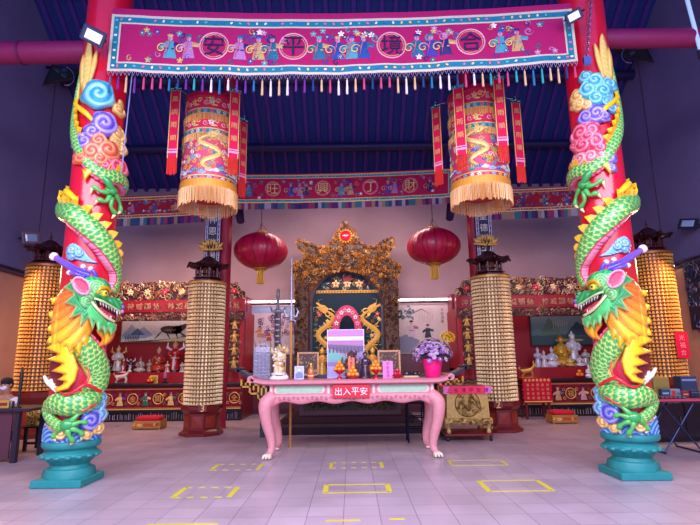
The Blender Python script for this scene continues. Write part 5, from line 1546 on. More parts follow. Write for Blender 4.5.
def orange_stack(c, r, label, n=3, col=hexc('#f58a1c'), dish=hexc('#c01020'), dz=0, cat='fruit dish', lab=True, name='fruit_plate', group=None):
    t = thing(name, label, cat, c, group)
    x, y, z = c
    mb = MB(dish); mb.lathe([(r*1.2, 0), (r*1.3, .01), (r*2.5, .045), (r*2.6, .055), (r*2.3, .05), (r*1.0, .02)], x, y, z+dz, n=28)
    if dz: mb.lathe([(r*1.5, 0), (r*1.4, .02), (r*.4, .05), (r*.35, dz-.02), (r*.9, dz+.005)], x, y, z, n=18)
    mb.build('dish', 'ceramic', t, smooth=True)
    pos = [(-1.75, -.6, 0), (0, -1.1, 0), (1.75, -.6, 0), (-.95, .9, 0), (.95, .9, 0), (-.9, -.4, 1.55), (.9, -.4, 1.55), (0, .5, 1.55), (0, -.1, 3.0)][:n] if n > 3 else [(-.95, 0, 0), (.95, 0, 0), (0, 0, 1.6)]
    return t, [(x+a*r, y+b*r, z+dz+.04+r+q*r) for a, b, q in pos]
_fc = [0]
def fruit(pos, r, label, col=hexc('#f58a1c'), name='orange', group='oranges piled on the dishes'):
    for p in pos:
        mb = MB(col); x, y, z = p
        mb.lathe([(.001, -r*.93), (r*.5, -r*.82), (r*.86, -r*.5), (r*.99, 0), (r*.86, r*.5), (r*.5, r*.82), (r*.12, r*.9), (.001, r*.86)], x, y, z, n=16)
        mb.ball((x, y, z+r*.88), r*.12, n=6, m=4, col=hexc('#4a7a30'))
        o = mb.build(name, 'ceramic', smooth='all', origin=(x, y, z-r)); tag(o, label, 'fruit', group)
t, P = orange_stack((at(150, 383, 14.5).x, 14.5, 1.0), .045, 'small red dish under three oranges on the left altar counter')
fruit(P, .045, 'orange on the small dish of the left altar counter', group='oranges of the left altar')
# small card and candle
def card(px, py, Y, z, w, h, col, label, txt=None, tcol=RED, name='paper_card', stand=None, cat='card'):
    p = at(px, py, Y); x = p.x; t = thing(name, label, cat, (x, Y, z))
    mb = MB(col); mb.box(x-w/2, x+w/2, Y-.006, Y+.006, z, z+h, bev=.002)
    if txt:
        A = Art(mb, flat(x, Y-.006, z), eps=.002, thick=0); n = len(txt)
        for q, ch in enumerate(txt): A.text(ch, 0, h*(1-(q+.5)/n*.9-.05), min(w*.7, h/n*.75), tcol)
    mb.build('sheet', 'satin_paint', t)
    mb = MB(stand or BRN); mb.box(x-w*.3, x+w*.3, Y+.006, Y+.09, z, z+.015); mb.add([(x-.01, Y+.006, z+h*.7), (x+.01, Y+.006, z+h*.7), (x+.01, Y+.085, z+.012), (x-.01, Y+.085, z+.012), (x-.01, Y+.012, z+h*.7), (x+.01, Y+.012, z+h*.7), (x+.01, Y+.09, z+.012), (x-.01, Y+.09, z+.012)], [(0,1,2,3), (7,6,5,4), (0,4,5,1), (2,6,7,3), (1,5,6,2), (3,7,4,0)])
    mb.build('easel_back', 'satin_paint', t)
    return t
card(154, 379, 14.62, 1.0, .22, .22, hexc('#dcc04a'), 'small yellow card on the left altar counter', '福', BRN)
def candle(px, Y, z, h, col, label):
    p = at(px, 380, Y); t = thing('candle_lamp', label, 'candle', (p.x, Y, z))
    mb = MB(hexc('#2a2a34')); mb.lathe([(.1, 0), (.1, .02), (.04, .04), (.03, h*.35), (.06, h*.4), (.06, h*.42)], p.x, Y, z, n=16); mb.build('holder', 'metal', t, smooth=True)
    mb = MB(col); mb.lathe([(.045, h*.42), (.05, h*.6), (.045, h*.95), (.02, h)], p.x, Y, z, n=14); mb.build('candle', 'satin_paint', t, smooth=True)
candle(165, 14.5, 1.0, .33, hexc('#b8608a'), 'pink candle in a dark holder on the left altar counter')
# figures of the right altar
PW = (hexc('#e6e2e6'), hexc('#d8d0d8'), hexc('#eee8e6'), hexc('#e6e2e6'), hexc('#c8c0c8'))
fig(539, 369, 15.2, 19, 'standing', PW, 'porcelain_figurine', 'white porcelain figurine standing leftmost on the right altar shelf', zb=S)
fig(545, 369, 15.05, 16, 'standing', PW, 'porcelain_figurine', 'second white porcelain figurine from the left on the right altar shelf', zb=S)
fig(553, 369, 15.1, 20, 'seated', PW, 'porcelain_figurine', 'white porcelain seated figurine left of the golden buddha', zb=S)
GB = (hexc('#e8b030'), hexc('#f5cf60'), hexc('#f0c050'), hexc('#c07a20'), hexc('#8a5018'))
fig(563, 368, 15.3, 33, 'seated', GB, 'buddha_statue', 'large golden seated buddha on the right altar', 'statue', zb=S, mat='gilt')
fig(575, 369, 15.35, 34, 'standing', PW, 'porcelain_figurine', 'tall white porcelain figurine right of the golden buddha', zb=S)
fig(571, 369, 15.03, 13, 'seated', (G_, W_, SKIN, BLK, BRN), 'seated_figurine', 'small gold figurine in front of the tall white one', zb=S)
fig(581, 369, 15.03, 13, 'seated', (W_, BLUE, SKIN, BLK, BRN), 'seated_figurine', 'small blue and white figurine third from the right end of the right altar group', zb=S)
fig(587, 369, 15.15, 19, 'standing', (hexc('#cfc6be'), hexc('#8a8a90'), SKIN, BLK, BRN), 'standing_figurine', 'grey white figurine near the dragon head on the right altar shelf', zb=S)
fig(590, 381, 14.55, 13, 'seated', PW, 'porcelain_figurine', 'small white figurine low on the right altar counter', zb=1.0)
t, P = orange_stack((at(580, 376, 14.5).x, 14.5, 1.0), .055, 'small red dish under three oranges on the right altar counter')
fruit(P, .055, 'orange on the small dish of the right altar counter', group='oranges of the right altar')
# notice table in front of the right altar
a, b = at(523, 380, 13.6), at(550, 380, 13.6); x0, x1 = a.x, b.x
t = thing('notice_stand', 'red stand draped with a red notice cloth in front of the right altar', 'stand', ((x0+x1)/2, 13.8, 0))
mb = MB(hexc('#8c0f1c')); mb.box(x0, x1, 13.6, 14.1, .98, 1.04, bev=.01)
mb.build('top', 'lacquer', t)
for xx in (x0+.03, x1-.09):
    for yy in (13.63, 14.01): mb = MB(hexc('#6a0c18')); mb.box(xx, xx+.06, yy, yy+.06, 0, .98); mb.build('leg', 'lacquer', t)
mb = MB(hexc('#c8102a')); mb.grid([[(x0-.02+(x1-x0+.04)*i/10, 13.585-.01*math.sin(i), z) for i in range(11)] for z in (.42, .7, 1.05)]); mb.grid([[(x0-.02+(x1-x0+.04)*i/10, 13.595-.01*math.sin(i), z) for i in range(11)] for z in (1.05, .7, .42)])
A = Art(mb, flat((x0+x1)/2, 13.572, .42), eps=.003, thick=0)
for i in range(7): A.flower(-.3+.1*i, .57, .035, LGOLD, RED)
A.rect(-.36, .36, .02, .04, LGOLD, 6)
for q in range(4):
    for w in range(5): A.text('福祿壽喜財合安平心想事成吉祥如意順'[(q*5+w) % 17], -.26+.13*w, .45-.11*q, .07, hexc('#f0b090'))
mb.build('notice_cloth', 'cloth', t)
mb = MB(hexc('#a01424')); mb.box(x0+.1, x1-.1, 14.0, 14.06, 1.04, 1.3); tag(mb.build('offering_box', 'lacquer'), 'small red box at the back of the notice stand top', 'box')
fig(528, 378, 13.8, 16, 'deer', (G_, hexc('#a87a20'), LGOLD), 'deer_figurine', 'gold deer figurine on the red notice stand', zb=1.04, mat='gilt')
# kneeling boxes
def kneeler(px0, px1, y0, y1, label):
    a, b = atz(px0, y1), atz(px1, y1); Y = a.y; w = b.x-a.x; h = .3
    t = thing('kneeling_stool', label, 'stool', ((a.x+b.x)/2, Y+.25, 0), 'kneeling stools')
    mb = MB(hexc('#a8702c')); mb.box(a.x, b.x, Y, Y+.45, .02, .2, bev=.01)
    for xx in (a.x, b.x-.05):
        for yy in (Y, Y+.4): mb.box(xx, xx+.05, yy, yy+.05, 0, .02)
    A = Art(mb, flat(a.x, Y, 0), eps=.003, thick=.004); rng = random.Random(8)
    for i in range(14): A.curl(.05+(w-.1)*i/13, .11, .04, .014, rng.choice([LGOLD, RED, BRN]), d=rng.choice((-1, 1)))
    mb.build('box', 'satin_paint', t)
    mb = MB(hexc('#c4142c')); xm, ym = (a.x+b.x)/2, Y+.225
    rows = []
    for j in range(7):
        ph = -PI/2+PI*j/6; rows.append([(xm+(w/2-.03)*math.copysign(abs(math.cos(q))**.35, math.cos(q))*(.8+.2*math.cos(ph)), ym+.2*math.copysign(abs(math.sin(q))**.35, math.sin(q))*(.8+.2*math.cos(ph)), .25+.05*math.sin(ph)) for q in [2*PI*k/28 for k in range(28)]])
    mb.grid(rows, closed=True); mb.add(rows[-1], [tuple(range(28))]); mb.build('cushion', 'cloth', t, smooth='all')
kneeler(132, 159, 417, 430, 'low patterned stool with a red cushion in front of the left altar')
kneeler(553, 580, 412, 424, 'low patterned stool with a red cushion in front of the right altar')
# ------------------------------------------------------------------ main shrine
YS = 15.0
def S2(pts): return [(at(x, y, YS).x, at(x, y, YS).z) for x, y in pts]
rng = random.Random(77)
t = thing('gilded_shrine', 'tall gilded carved shrine with a red jewel at its crest, against the back wall', 'shrine', (-.14, YS, 0))
GL = [hexc('#f0bc68'), hexc('#d09a44'), hexc('#fbdc9c'), hexc('#8a5a2a'), hexc('#e4ac58'), hexc('#c08c50')]
out = S2([(345, 222), (349, 228), (355, 233), (357, 240), (366, 247), (375, 247), (385, 240), (393, 238), (394, 246), (389, 252), (387, 260), (394, 262), (401, 266), (400, 273), (396, 277), (398, 300), (399, 376), (386, 376), (384, 330), (384, 300), (381, 290),
          (374, 281), (362, 273), (345, 270), (328, 273), (317, 281), (310, 290), (308, 300), (308, 330), (308, 376), (294, 376), (296, 300), (296, 277), (292, 273), (291, 266), (300, 261), (306, 259), (303, 252), (297, 246), (297, 240), (306, 242), (317, 247), (326, 247), (334, 240), (336, 233), (341, 228)])
mb = MB(hexc('#2c180c')); mb.prism(out, YS-.05, YS+.12)
A = Art(mb, flat(0, YS-.055, 0), eps=.004, thick=.045)
ins = inside_poly(out)
A.scrolls(ins, (-1.75, 1.5, 3.2, 5.75), 520, .075, GL, rng)
A.scrolls(ins, (-1.75, 1.5, 3.2, 5.75), 420, .045, GL, rng, up=4)
# leafy silhouette along the edge
for i in range(len(out)):
    (xa, za), (xb, zb) = out[i], out[(i+1) % len(out)]
    L = math.hypot(xb-xa, zb-za); n = max(1, int(L/.11))
    if za < 3.7 and zb < 3.7: continue
    for k in range(n):
        q = (k+.5)/n; x, z = xa+(xb-xa)*q, za+(zb-za)*q
        A.curl(x, z, .06, .035, rng.choice(GL), a0=rng.uniform(0, 6), up=rng.randint(0, 4), n=8)
mb.build('carved_gable', 'tower_gilt', t)
for (xa, xb) in ((295, 309), (384, 398)):
    a, b = at(xa, 300, YS-.1).x, at(xb, 300, YS-.1).x
    zb, zt = at(300, 376, YS).z, at(300, 280, YS).z
    mb = MB(hexc('#4a2818')); mb.box(a, b, YS-.16, YS+.1, zb-.1, zt, bev=.02)
    A = Art(mb, flat(0, YS-.16, 0), eps=.004, thick=.04)
    A.scrolls(lambda x, z: True, (a+.03, b-.03, zb, zt), 150, .07, [hexc('#9a6a30'), hexc('#6a4018'), hexc('#4a2a14'), hexc('#c08c48')], rng)
    mb.build('carved_post', 'gilt', t)
mb = MB(hexc('#b8842c'))
for (x, y, r) in ((345, 246, .15),):
    p = at(x, y-9, YS)
c = at(345.5, 237, YS)
mb = MB(hexc('#e0a848'))
for i in range(16):
    a = 2*PI*i/16; mb.ball((c.x+.2*math.cos(a), YS-.13, c.z+.2*math.sin(a)), .026, n=7, m=5)
mb.tube([(c.x+.16*math.cos(2*PI*i/24), YS-.13, c.z+.16*math.sin(2*PI*i/24)) for i in range(25)], .02, n=6); mb.build('jewel_mount', 'gilt', t)
mb = MB(hexc('#d01838')); mb.ball((c.x, YS-.13, c.z), (.17, .11, .17), n=20, m=12); mb.build('jewel', 'ceramic', t, smooth='all')
# inner red arch line with blue ground
arch = S2([(312, 376), (312, 300), (316, 288), (328, 276), (345, 272), (363, 276), (374, 287), (381, 300), (382, 376)])
mb = MB(hexc('#0c2c3c')); mb.prism(arch, YS+.14, YS+.2); mb.build('inner_back', 'matt', t)
mb = MB(); A = Art(mb, flat(0, YS+.14, 0), eps=.003, thick=.012)
x0, z0 = S2([(316, 291)])[0]; x1 = S2([(379, 290)])[0][0]
A.rect(x0, x1, z0-.05, z0+.03, hexc('#d8a030'), 4, up=2)
for i in range(22): A.flower(x0+(x1-x0)*(i+.5)/22, z0-.01, .03, hexc('#8a5a20'), LGOLD, up=3)
up_poly = inside_poly(S2([(318, 288), (324, 279), (345, 273), (367, 279), (374, 288)]))
A.scrolls(up_poly, (x0, x1, z0, z0+.6), 60, .07, [hexc('#c8a050'), hexc('#a84a4a'), hexc('#3a7a80'), hexc('#d8c8a0')], rng)
for dx in (-.35, 0, .35): A.flower((x0+x1)/2+dx, z0+.22, .12, hexc('#d8b878'), hexc('#b03040'), up=6)
A.ell((x0+x1)/2, z0+.38, .14, .1, hexc('#8c1428'), up=8)
zc = S2([(345, 335)])[0][1]; xc = (x0+x1)/2
for sg in (-1, 1):
    A.at(xc+sg*.68, zc, 1, PI/2, 1)
    A.dragon(0, 0, 1.5, .55*sg, .15, hexc('#e0a83a'), hexc('#f0cc70'), waves=1.5, up=3)
    A.at(0, 0)
    for k in range(16): A.cloud(xc+sg*rng.uniform(.35, 1.0), zc+rng.uniform(-.85, .75), .045, hexc('#1f5a66'), LGOLD)
    for k in range(22): A.curl(xc+sg*rng.uniform(.3, 1.02), zc+rng.uniform(-.85, .75), .06, .02, hexc('#c8923a'), a0=rng.uniform(0, 6))
    for k in range(5): A.flower(xc+sg*rng.uniform(.4, 1.0), zc+rng.uniform(-.7, .7), .06, rng.choice([hexc('#c84a6a'), LGOLD]), LGOLD)
A.flower(xc+.02, zc+.72, .13, hexc('#f0b840'), hexc('#e89030'), n=8, up=4)
A.flower(xc-.85, zc+.62, .08, hexc('#d83a50'), LGOLD); A.flower(xc+.88, zc+.62, .08, hexc('#d83a50'), LGOLD)
mb.build('dragon_hanging', 'embroidery_thread', t)
# niche hood
mb = MB(hexc('#d84a72'))
pa = crom(S2([(330, 344), (332, 330), (335, 317), (340, 309), (347, 306), (354, 309), (359, 317), (362, 330), (364, 344)]), 3)
pb = crom(S2([(338, 344), (339, 333), (340, 324), (343, 318), (347, 316), (351, 318), (354, 324), (355, 333), (356, 344)]), 3)
rows = [[(x, YS-.1, z) for x, z in pa], [(x, YS-.22, z) for x, z in pa], [(x, YS-.22, z) for x, z in pb], [(x, YS-.02, z) for x, z in pb]]
mb.grid(rows[::-1])
A = Art(mb, flat(0, YS-.222, 0), eps=.003, thick=.01)
for i in range(1, 24, 2):
    x, z = (pa[i][0]+pb[i][0])/2, (pa[i][1]+pb[i][1])/2
    A.flower(x, z, .07, WHT if i % 4 == 1 else hexc('#f0a0b0'), hexc('#b02040'))
mb.build('niche_hood', 'cloth', t)
mb = MB(hexc('#7a4a20')); a, b = S2([(312, 378)])[0], S2([(382, 372)])[0]
mb.box(a[0]-.3, b[0]+.3, YS-.5, YS+.1, a[1]-.14, a[1]); A = Art(mb, flat(0, YS-.5, 0), eps=.004, thick=.03)
A.scrolls(lambda x, z: True, (a[0]-.25, b[0]+.25, a[1]-.12, a[1]-.03), 70, .045, GL, rng); mb.build('altar_ledge', 'gilt', t)
mb = MB(hexc('#4a1018')); mb.box(-1.75, 1.5, YS-.45, YS+.3, .3, a[1]-.14); mb.build('plinth', 'lacquer', t)
mb = MB(hexc('#3c1626')); mb.box(-1.6, 1.35, YS+.2, YS+.3, .3, 3.2); mb.build('back_board', 'lacquer', t)
SHZ = a[1]
# deity in the niche
p = at(347, 342, YS-.3)
o = figure_mb('seated', (p.x, YS-.3, SHZ), .92, (hexc('#c89a3a'), hexc('#e8c870'), hexc('#3a2a22'), hexc('#e0b040'), hexc('#6a3a18'))).build('deity_statue', 'gilt', smooth=True)
tag(o, 'gold deity statue with a crown seated under the pink hood of the shrine', 'statue')
for (x, nm) in ((322, 'left'), (373, 'right')):
    p = at(x, 372, YS-.25); o = figure_mb('standing', (p.x, YS-.25, SHZ), .85, (hexc('#d09a3c'), hexc('#e8c870'), hexc('#d8b070'), hexc('#e0b040'), hexc('#6a3a18'))).build('attendant_statue', 'gilt', smooth=True)
    tag(o, 'gold attendant statue standing at the %s inside the shrine' % nm, 'statue')
# dais and carved front
t = thing('altar_dais', 'dark stepped dais with a carved gilt front under the main shrine', 'dais', (-.1, 12.0, 0))
a, b = atz(292, 437), atz(400, 434)
mb = MB(hexc('#2a1424')); mb.box(-1.75, 1.6, 11.3, 15.6, 0, .16, bev=.01); mb.build('lower_step', 'matt', t)
mb = MB(hexc('#38101c')); mb.box(-1.55, 1.4, 11.9, 15.5, .16, .3, bev=.01); mb.build('upper_step', 'matt', t)
# offering table in front of the shrine with carved panel
t = thing('carved_altar_table', 'dark red altar table with a carved gilt front panel on the dais', 'table', (0, 12.4, .3))
a, b = at(303, 418, 12.2), at(397, 403, 12.2)
mb = MB(hexc('#4a121c')); mb.box(a.x-.1, b.x+.1, 12.2, 13.6, .3, 1.08, bev=.01); mb.build('body', 'lacquer', t)
mb = MB(hexc('#3a2414')); mb.box(a.x, b.x, 12.17, 12.2, .42, 1.0); A = Art(mb, flat(0, 12.168, 0), eps=.004, thick=.025)
A.scrolls(lambda x, z: True, (a.x+.05, b.x-.05, .46, .96), 260, .06, [hexc('#a88040'), hexc('#7a5a30'), hexc('#5a6a50'), hexc('#c8a860')], rng)
mb.build('carved_panel', 'gilt', t)
mb = MB(hexc('#2a0e18')); mb.box(a.x-.16, b.x+.16, 12.1, 13.7, 1.08, 1.14, bev=.01); mb.build('top', 'lacquer', t)
TZ2 = 1.14
# black scroll table with upturned ends
YB2 = 11.25
t = thing('scroll_table', 'black altar table with upturned ends and gold fretwork behind the pink table', 'table', (0, 11.2, 0))
xl, xr = at(240, 375, YB2).x, at(464, 372, YB2).x
zt = 1.24
def zoff(x):
    e = min(x-xl, xr-x); return max(0, (.45-e)/.45)**2*.17
mb = MB(hexc('#1c1a2c')); rows = []
xs = [xl+(xr-xl)*i/60 for i in range(61)]
ring = []
for (yy, dz) in ((10.95, 0), (11.55, 0), (11.55, -.07), (10.95, -.07)):
    ring.append([(x, yy, zt+zoff(x)+dz) for x in xs])
ring.append(ring[0]); mb.grid(ring)
for s, x in ((1, xl), (-1, xr)):
    mb.tube([(x, 10.95, zt+.14), (x, 11.55, zt+.14)], .055, n=14)
mb.build('top', 'lacquer', t, smooth=True)
for x in (xl+.5, xr-.62):
    for y in (10.99, 11.43): mb = MB(hexc('#1c1a2c')); mb.box(x, x+.1, y, y+.08, 0, zt-.07); mb.build('leg', 'lacquer', t)
mb = MB(hexc('#1c1a2c')); mb.box(xl+.6, xr-.72, 10.99, 11.05, zt-.22, zt-.07); mb.build('apron', 'lacquer', t)
GD = hexc('#dcaa4a')
for sg, x0_ in ((1, xl), (-1, xr)):
    mb = MB(GD); mb.T = (lambda p, sg=sg, x0_=x0_: Vector((x0_+sg*p.x, p.y, p.z)))
    def bar(pts):
        for (ax, az), (bx_, bz) in zip(pts[:-1], pts[1:]):
            mb.box(min(ax, bx_)-.018, max(ax, bx_)+.018, 10.94, 11.0, zt-.07+min(az, bz)-.018, zt-.07+max(az, bz)+.018)
    bar([(.1, 0), (.1, -.14), (.28, -.14), (.28, -.04), (.19, -.04), (.19, -.09)])
    bar([(.28, -.14), (.28, -.28), (.46, -.28), (.46, -.1), (.36, -.1), (.36, -.19)])
    bar([(.46, -.28), (.46, -.4), (.62, -.4), (.62, -.14), (.53, -.14), (.53, -.3)]); bar([(.62, 0), (.62, -.14)])
    mb.build('gold_fretwork', 'gilt', t)
# red chairs glimpsed and black stool
def stool(px0, px1, yt, yb, label):
    a, b = atz(px0, yb), atz(px1, yb); Y = a.y; z = at(px0, yt, Y).z
    t = thing('bar_stool', label, 'stool', ((a.x+b.x)/2, Y+.15, 0))
    B_ = hexc('#1a1a2a')
    for x in (a.x, b.x-.03):
        for y in (Y, Y+.3): mb = MB(B_); mb.box(x, x+.03, y, y+.03, 0, z-.04); mb.build('leg', 'metal', t)
    for zz in (.25, z*.6):
        for y in (Y+.005, Y+.305): mb = MB(B_); mb.box(a.x+.03, b.x-.03, y, y+.02, zz, zz+.025); mb.build('stretcher', 'metal', t)
    mb = MB(B_); mb.box(a.x-.02, b.x+.02, Y-.02, Y+.35, z-.04, z, bev=.01); mb.build('seat', 'cloth', t)
stool(408, 426, 402, 443, 'tall black stool under the right side of the pink table')
# pink altar table
def pink_table():
    t = thing('altar_table', 'long pink altar table with mint panels and cabriole claw legs in the centre', 'table', (0, 8.9, 0))
    PK = hexc('#cf8088'); PK2 = hexc('#d88e92'); MT = hexc('#a4c8a4'); CRM = hexc('#e2cdb8')
    xl, xr, y0, y1, zt = -1.64, 1.62, 8.42, 9.5, 1.235
    mb = MB(PK); xs = [xl+(xr-xl)*i/70 for i in range(71)]
    def zo(x): e = min(x-xl, xr-x); return max(0, (.3-e)/.3)**2*.05
    prof = [(y0+.03, 0), (y1-.03, 0), (y1, -.02), (y1, -.06), (y1-.05, -.085), (y0+.05, -.085), (y0, -.06), (y0, -.02), (y0+.03, 0)]
    mb.grid([[(x, yy, zt+zo(x)+dz) for x in xs] for yy, dz in prof])
    for s, x in ((1, xl), (-1, xr)):
        sp = [(x + s*.0 + .055*(1-.1*q)*math.cos(PI/2+s*q), 0, zt+.045 + .055*(1-.1*q)*math.sin(PI/2+s*q)) for q in [k*.35 for k in range(18)]]
        mb.tube([(x, y0, zt+.02), (x, y1, zt+.02)], .055, n=18)
        for yy in (y0-.003,): mb.tube([(x+.03*(1-.12*k)*math.cos(k*.8), yy, zt+.02+.03*(1-.12*k)*math.sin(k*.8)) for k in range(8)], .006, n=5, col=hexc('#b06878'))
    mb.build('top', 'satin_paint', t, smooth=True)
    # frieze
    fx0, fx1, fy0, fy1 = -1.35, 1.35, 8.55, 9.38
    mb = MB(PK); mb.box(fx0, fx1, fy0, fy1, 1.0, 1.152)
    mb.build('frieze', 'satin_paint', t)
    mb = MB(); A = Art(mb, flat(0, fy0, 0), eps=.003, thick=0)
    def cart(xa, xb, za, zb, c, up):
        r = (zb-za)/2; pts = []
        for q in range(7): a = PI/2+PI*q/6; pts.append((xa+r*.8+r*.8*math.cos(a), (za+zb)/2+r*math.sin(a)))
        for q in range(7): a = -PI/2+PI*q/6; pts.append((xb-r*.8+r*.8*math.cos(a), (za+zb)/2+r*math.sin(a)))
        A.poly(pts, c, th=0, up=up)
    for xa, xb in ((-1.27, -.44), (.42, 1.27)):
        cart(xa, xb, 1.015, 1.14, CRM, 1); cart(xa+.03, xb-.03, 1.025, 1.13, MT, 2)
        rg = random.Random(5)
        for i in range(16): A.curl(xa+.1+(xb-xa-.2)*i/15, 1.078, .022, .007, hexc('#c8dccc'), d=(-1)**i, up=4, n=7)
        mb.build('mint_panel', 'satin_paint', t); mb = MB(); A = Art(mb, flat(0, fy0, 0), eps=.003, thick=0)
    for xx in (-1.32, -.38, .36, 1.32): A.rect(xx-.02, xx+.02, 1.005, 1.148, CRM, up=1)
    mb.build('frieze_trim', 'satin_paint', t)
    # wavy apron
    mb = MB(PK2)
    n = 80; topz, L = 1.0, []
    def bot(u):                     # u -1..1
        a = abs(u); return .865 + .02*math.cos(a*PI*5) - (.09*max(0, (a-.8)/.2)**1.5)
    pts = [(fx0-.03+(fx1-fx0+.06)*i/n, bot(-1+2*i/n)) for i in range(n+1)]
    F = [(x, fy0-.02, z) for x, z in pts]; T_ = [(x, fy0-.045, topz) for x, z in pts]; M_ = [(x, fy0-.06, (z+topz)/2) for x, z in pts]; Bk = [(x, fy0+.04, z) for x, z in pts]; Tb = [(x, fy0+.04, topz) for x, z in pts]
    mb.grid([Tb, Bk, F, M_, T_, Tb][::-1])
    A = Art(mb, lambda x, z, h: (x, fy0-.058-h, z), eps=.002, thick=.008)
    for i in range(34): A.curl(fx0+.1+(fx1-fx0-.2)*i/33, .945, .03, .012, hexc('#c97a88'), d=(-1)**i, n=8)
    A.stroke([(x, z+.015) for x, z in pts], .018, hexc('#c06a7a'), taper=False)
    mb.build('apron', 'satin_paint', t, smooth=True)
    for sg, xc in ((-1, fx0), (1, fx1)):
        for front in (1, 0):
            y = (fy0+.04) if front else (fy1-.04); oy = -1 if front else 1
            mb = MB(PK2)
            P_ = crom([(xc+sg*-.06, y, .97), (xc+sg*.04, y+oy*.05, .88), (xc+sg*.06, y+oy*.07, .76), (xc+sg*.03, y+oy*.05, .55), (xc-sg*.03, y+oy*.02, .33), (xc-sg*.05, y+oy*.02, .16), (xc-sg*.01, y+oy*.05, .07)], 7)
            N = len(P_); rad = [(.115 if i < N*.2 else .115-.055*min(1, (i-N*.2)/(N*.6))) for i in range(N)]; rad[-3:] = [.05, .052, .055]
            mb.tube(P_, rad, n=16)
            for q in range(5):
                a = Vector(P_[8+q*3]); mb.ball((a.x+sg*rad[8+q*3]*.75, a.y+oy*.0-.02, a.z), .02, n=7, m=5, col=hexc('#f0c0c4'))
            o = mb.build('leg', 'satin_paint', t, smooth='all')
            mb = MB(hexc('#e8d4b8')); ex = P_[-1]
            for q in (-1, 0, 1): mb.tube([(ex[0]+q*.03, ex[1]-.01, .075), (ex[0]+sg*.03+q*.045, ex[1]+oy*.05, .055), (ex[0]+sg*.035+q*.055, ex[1]+oy*.09, .018)], [.03, .026, .012], n=8)
            mb.ball((ex[0], ex[1], .035), (.055, .055, .035), n=12, m=7)
            mb.build('claw_foot', 'satin_paint', o, smooth='all')
    return zt
PT = pink_table()
# plaque hanging on the table front
a, b = at(333, 393, 8.45), at(369, 385, 8.45)
mb = MB(hexc('#e0102a')); cx = -.0; w = .29
xm = (a.x+b.x)/2
mb.box(xm-.3, xm+.3, 8.46, 8.475, .94, 1.148)
A = Art(mb, flat(xm, 8.46, 1.045), eps=.002, thick=0)
for q, ch in enumerate('出入平安'): A.text(ch, -.205+.137*q, 0, .125, WHT)
A.rect(-.3, .3, -.105, -.1, hexc('#a00c20')); A.rect(-.3, .3, .098, .103, hexc('#a00c20'))
tag(mb.build('red_plaque', 'satin_paint'), 'red plaque with white characters on the front of the pink table', 'sign')
# ------------------------------------------------------------------ things on and about the pink table
def X9(px, Y=8.8): return at(px, 375, Y).x
Z = PT
def hz(px, y, Y): return at(px, y, Y).z
# acrylic rack
x0, x1 = X9(254, 8.9), X9(271, 8.9); z1 = hz(262, 347, 8.9)
t = thing('acrylic_rack', 'clear acrylic rack of small slots at the left end of the pink table', 'rack', ((x0+x1)/2, 8.9, Z))
mb = MB(); mb.box(x0, x1, 8.8, 8.81, Z, z1); mb.box(x0, x1, 8.98, 8.99, Z, z1); mb.box(x0, x0+.008, 8.81, 8.98, Z, z1); mb.box(x1-.008, x1, 8.81, 8.98, Z, z1); mb.build('case', 'clear_acrylic', t)
mb = MB(hexc('#4a4a6a'))
for i in range(8):
    z = Z+.02+(z1-Z-.08)*i/8; mb.box(x0+.01, x1-.01, 8.815, 8.975, z, z+.006, col=hexc('#a8b0c8'))
    for k in range(4): xx = x0+.02+(x1-x0-.04)*k/4; mb.box(xx, xx+.045, 8.84, 8.94, z+.006, z+.03)
mb.build('slot_tray', 'satin_paint', t)
mb = MB(hexc('#b8b8d0')); xm = (x0+x1)/2; mb.tube([(xm-.09, 8.9, z1), (xm-.06, 8.9, z1+.05), (xm+.06, 8.9, z1+.05), (xm+.09, 8.9, z1)], .008, n=6); mb.build('handle', 'metal', t)
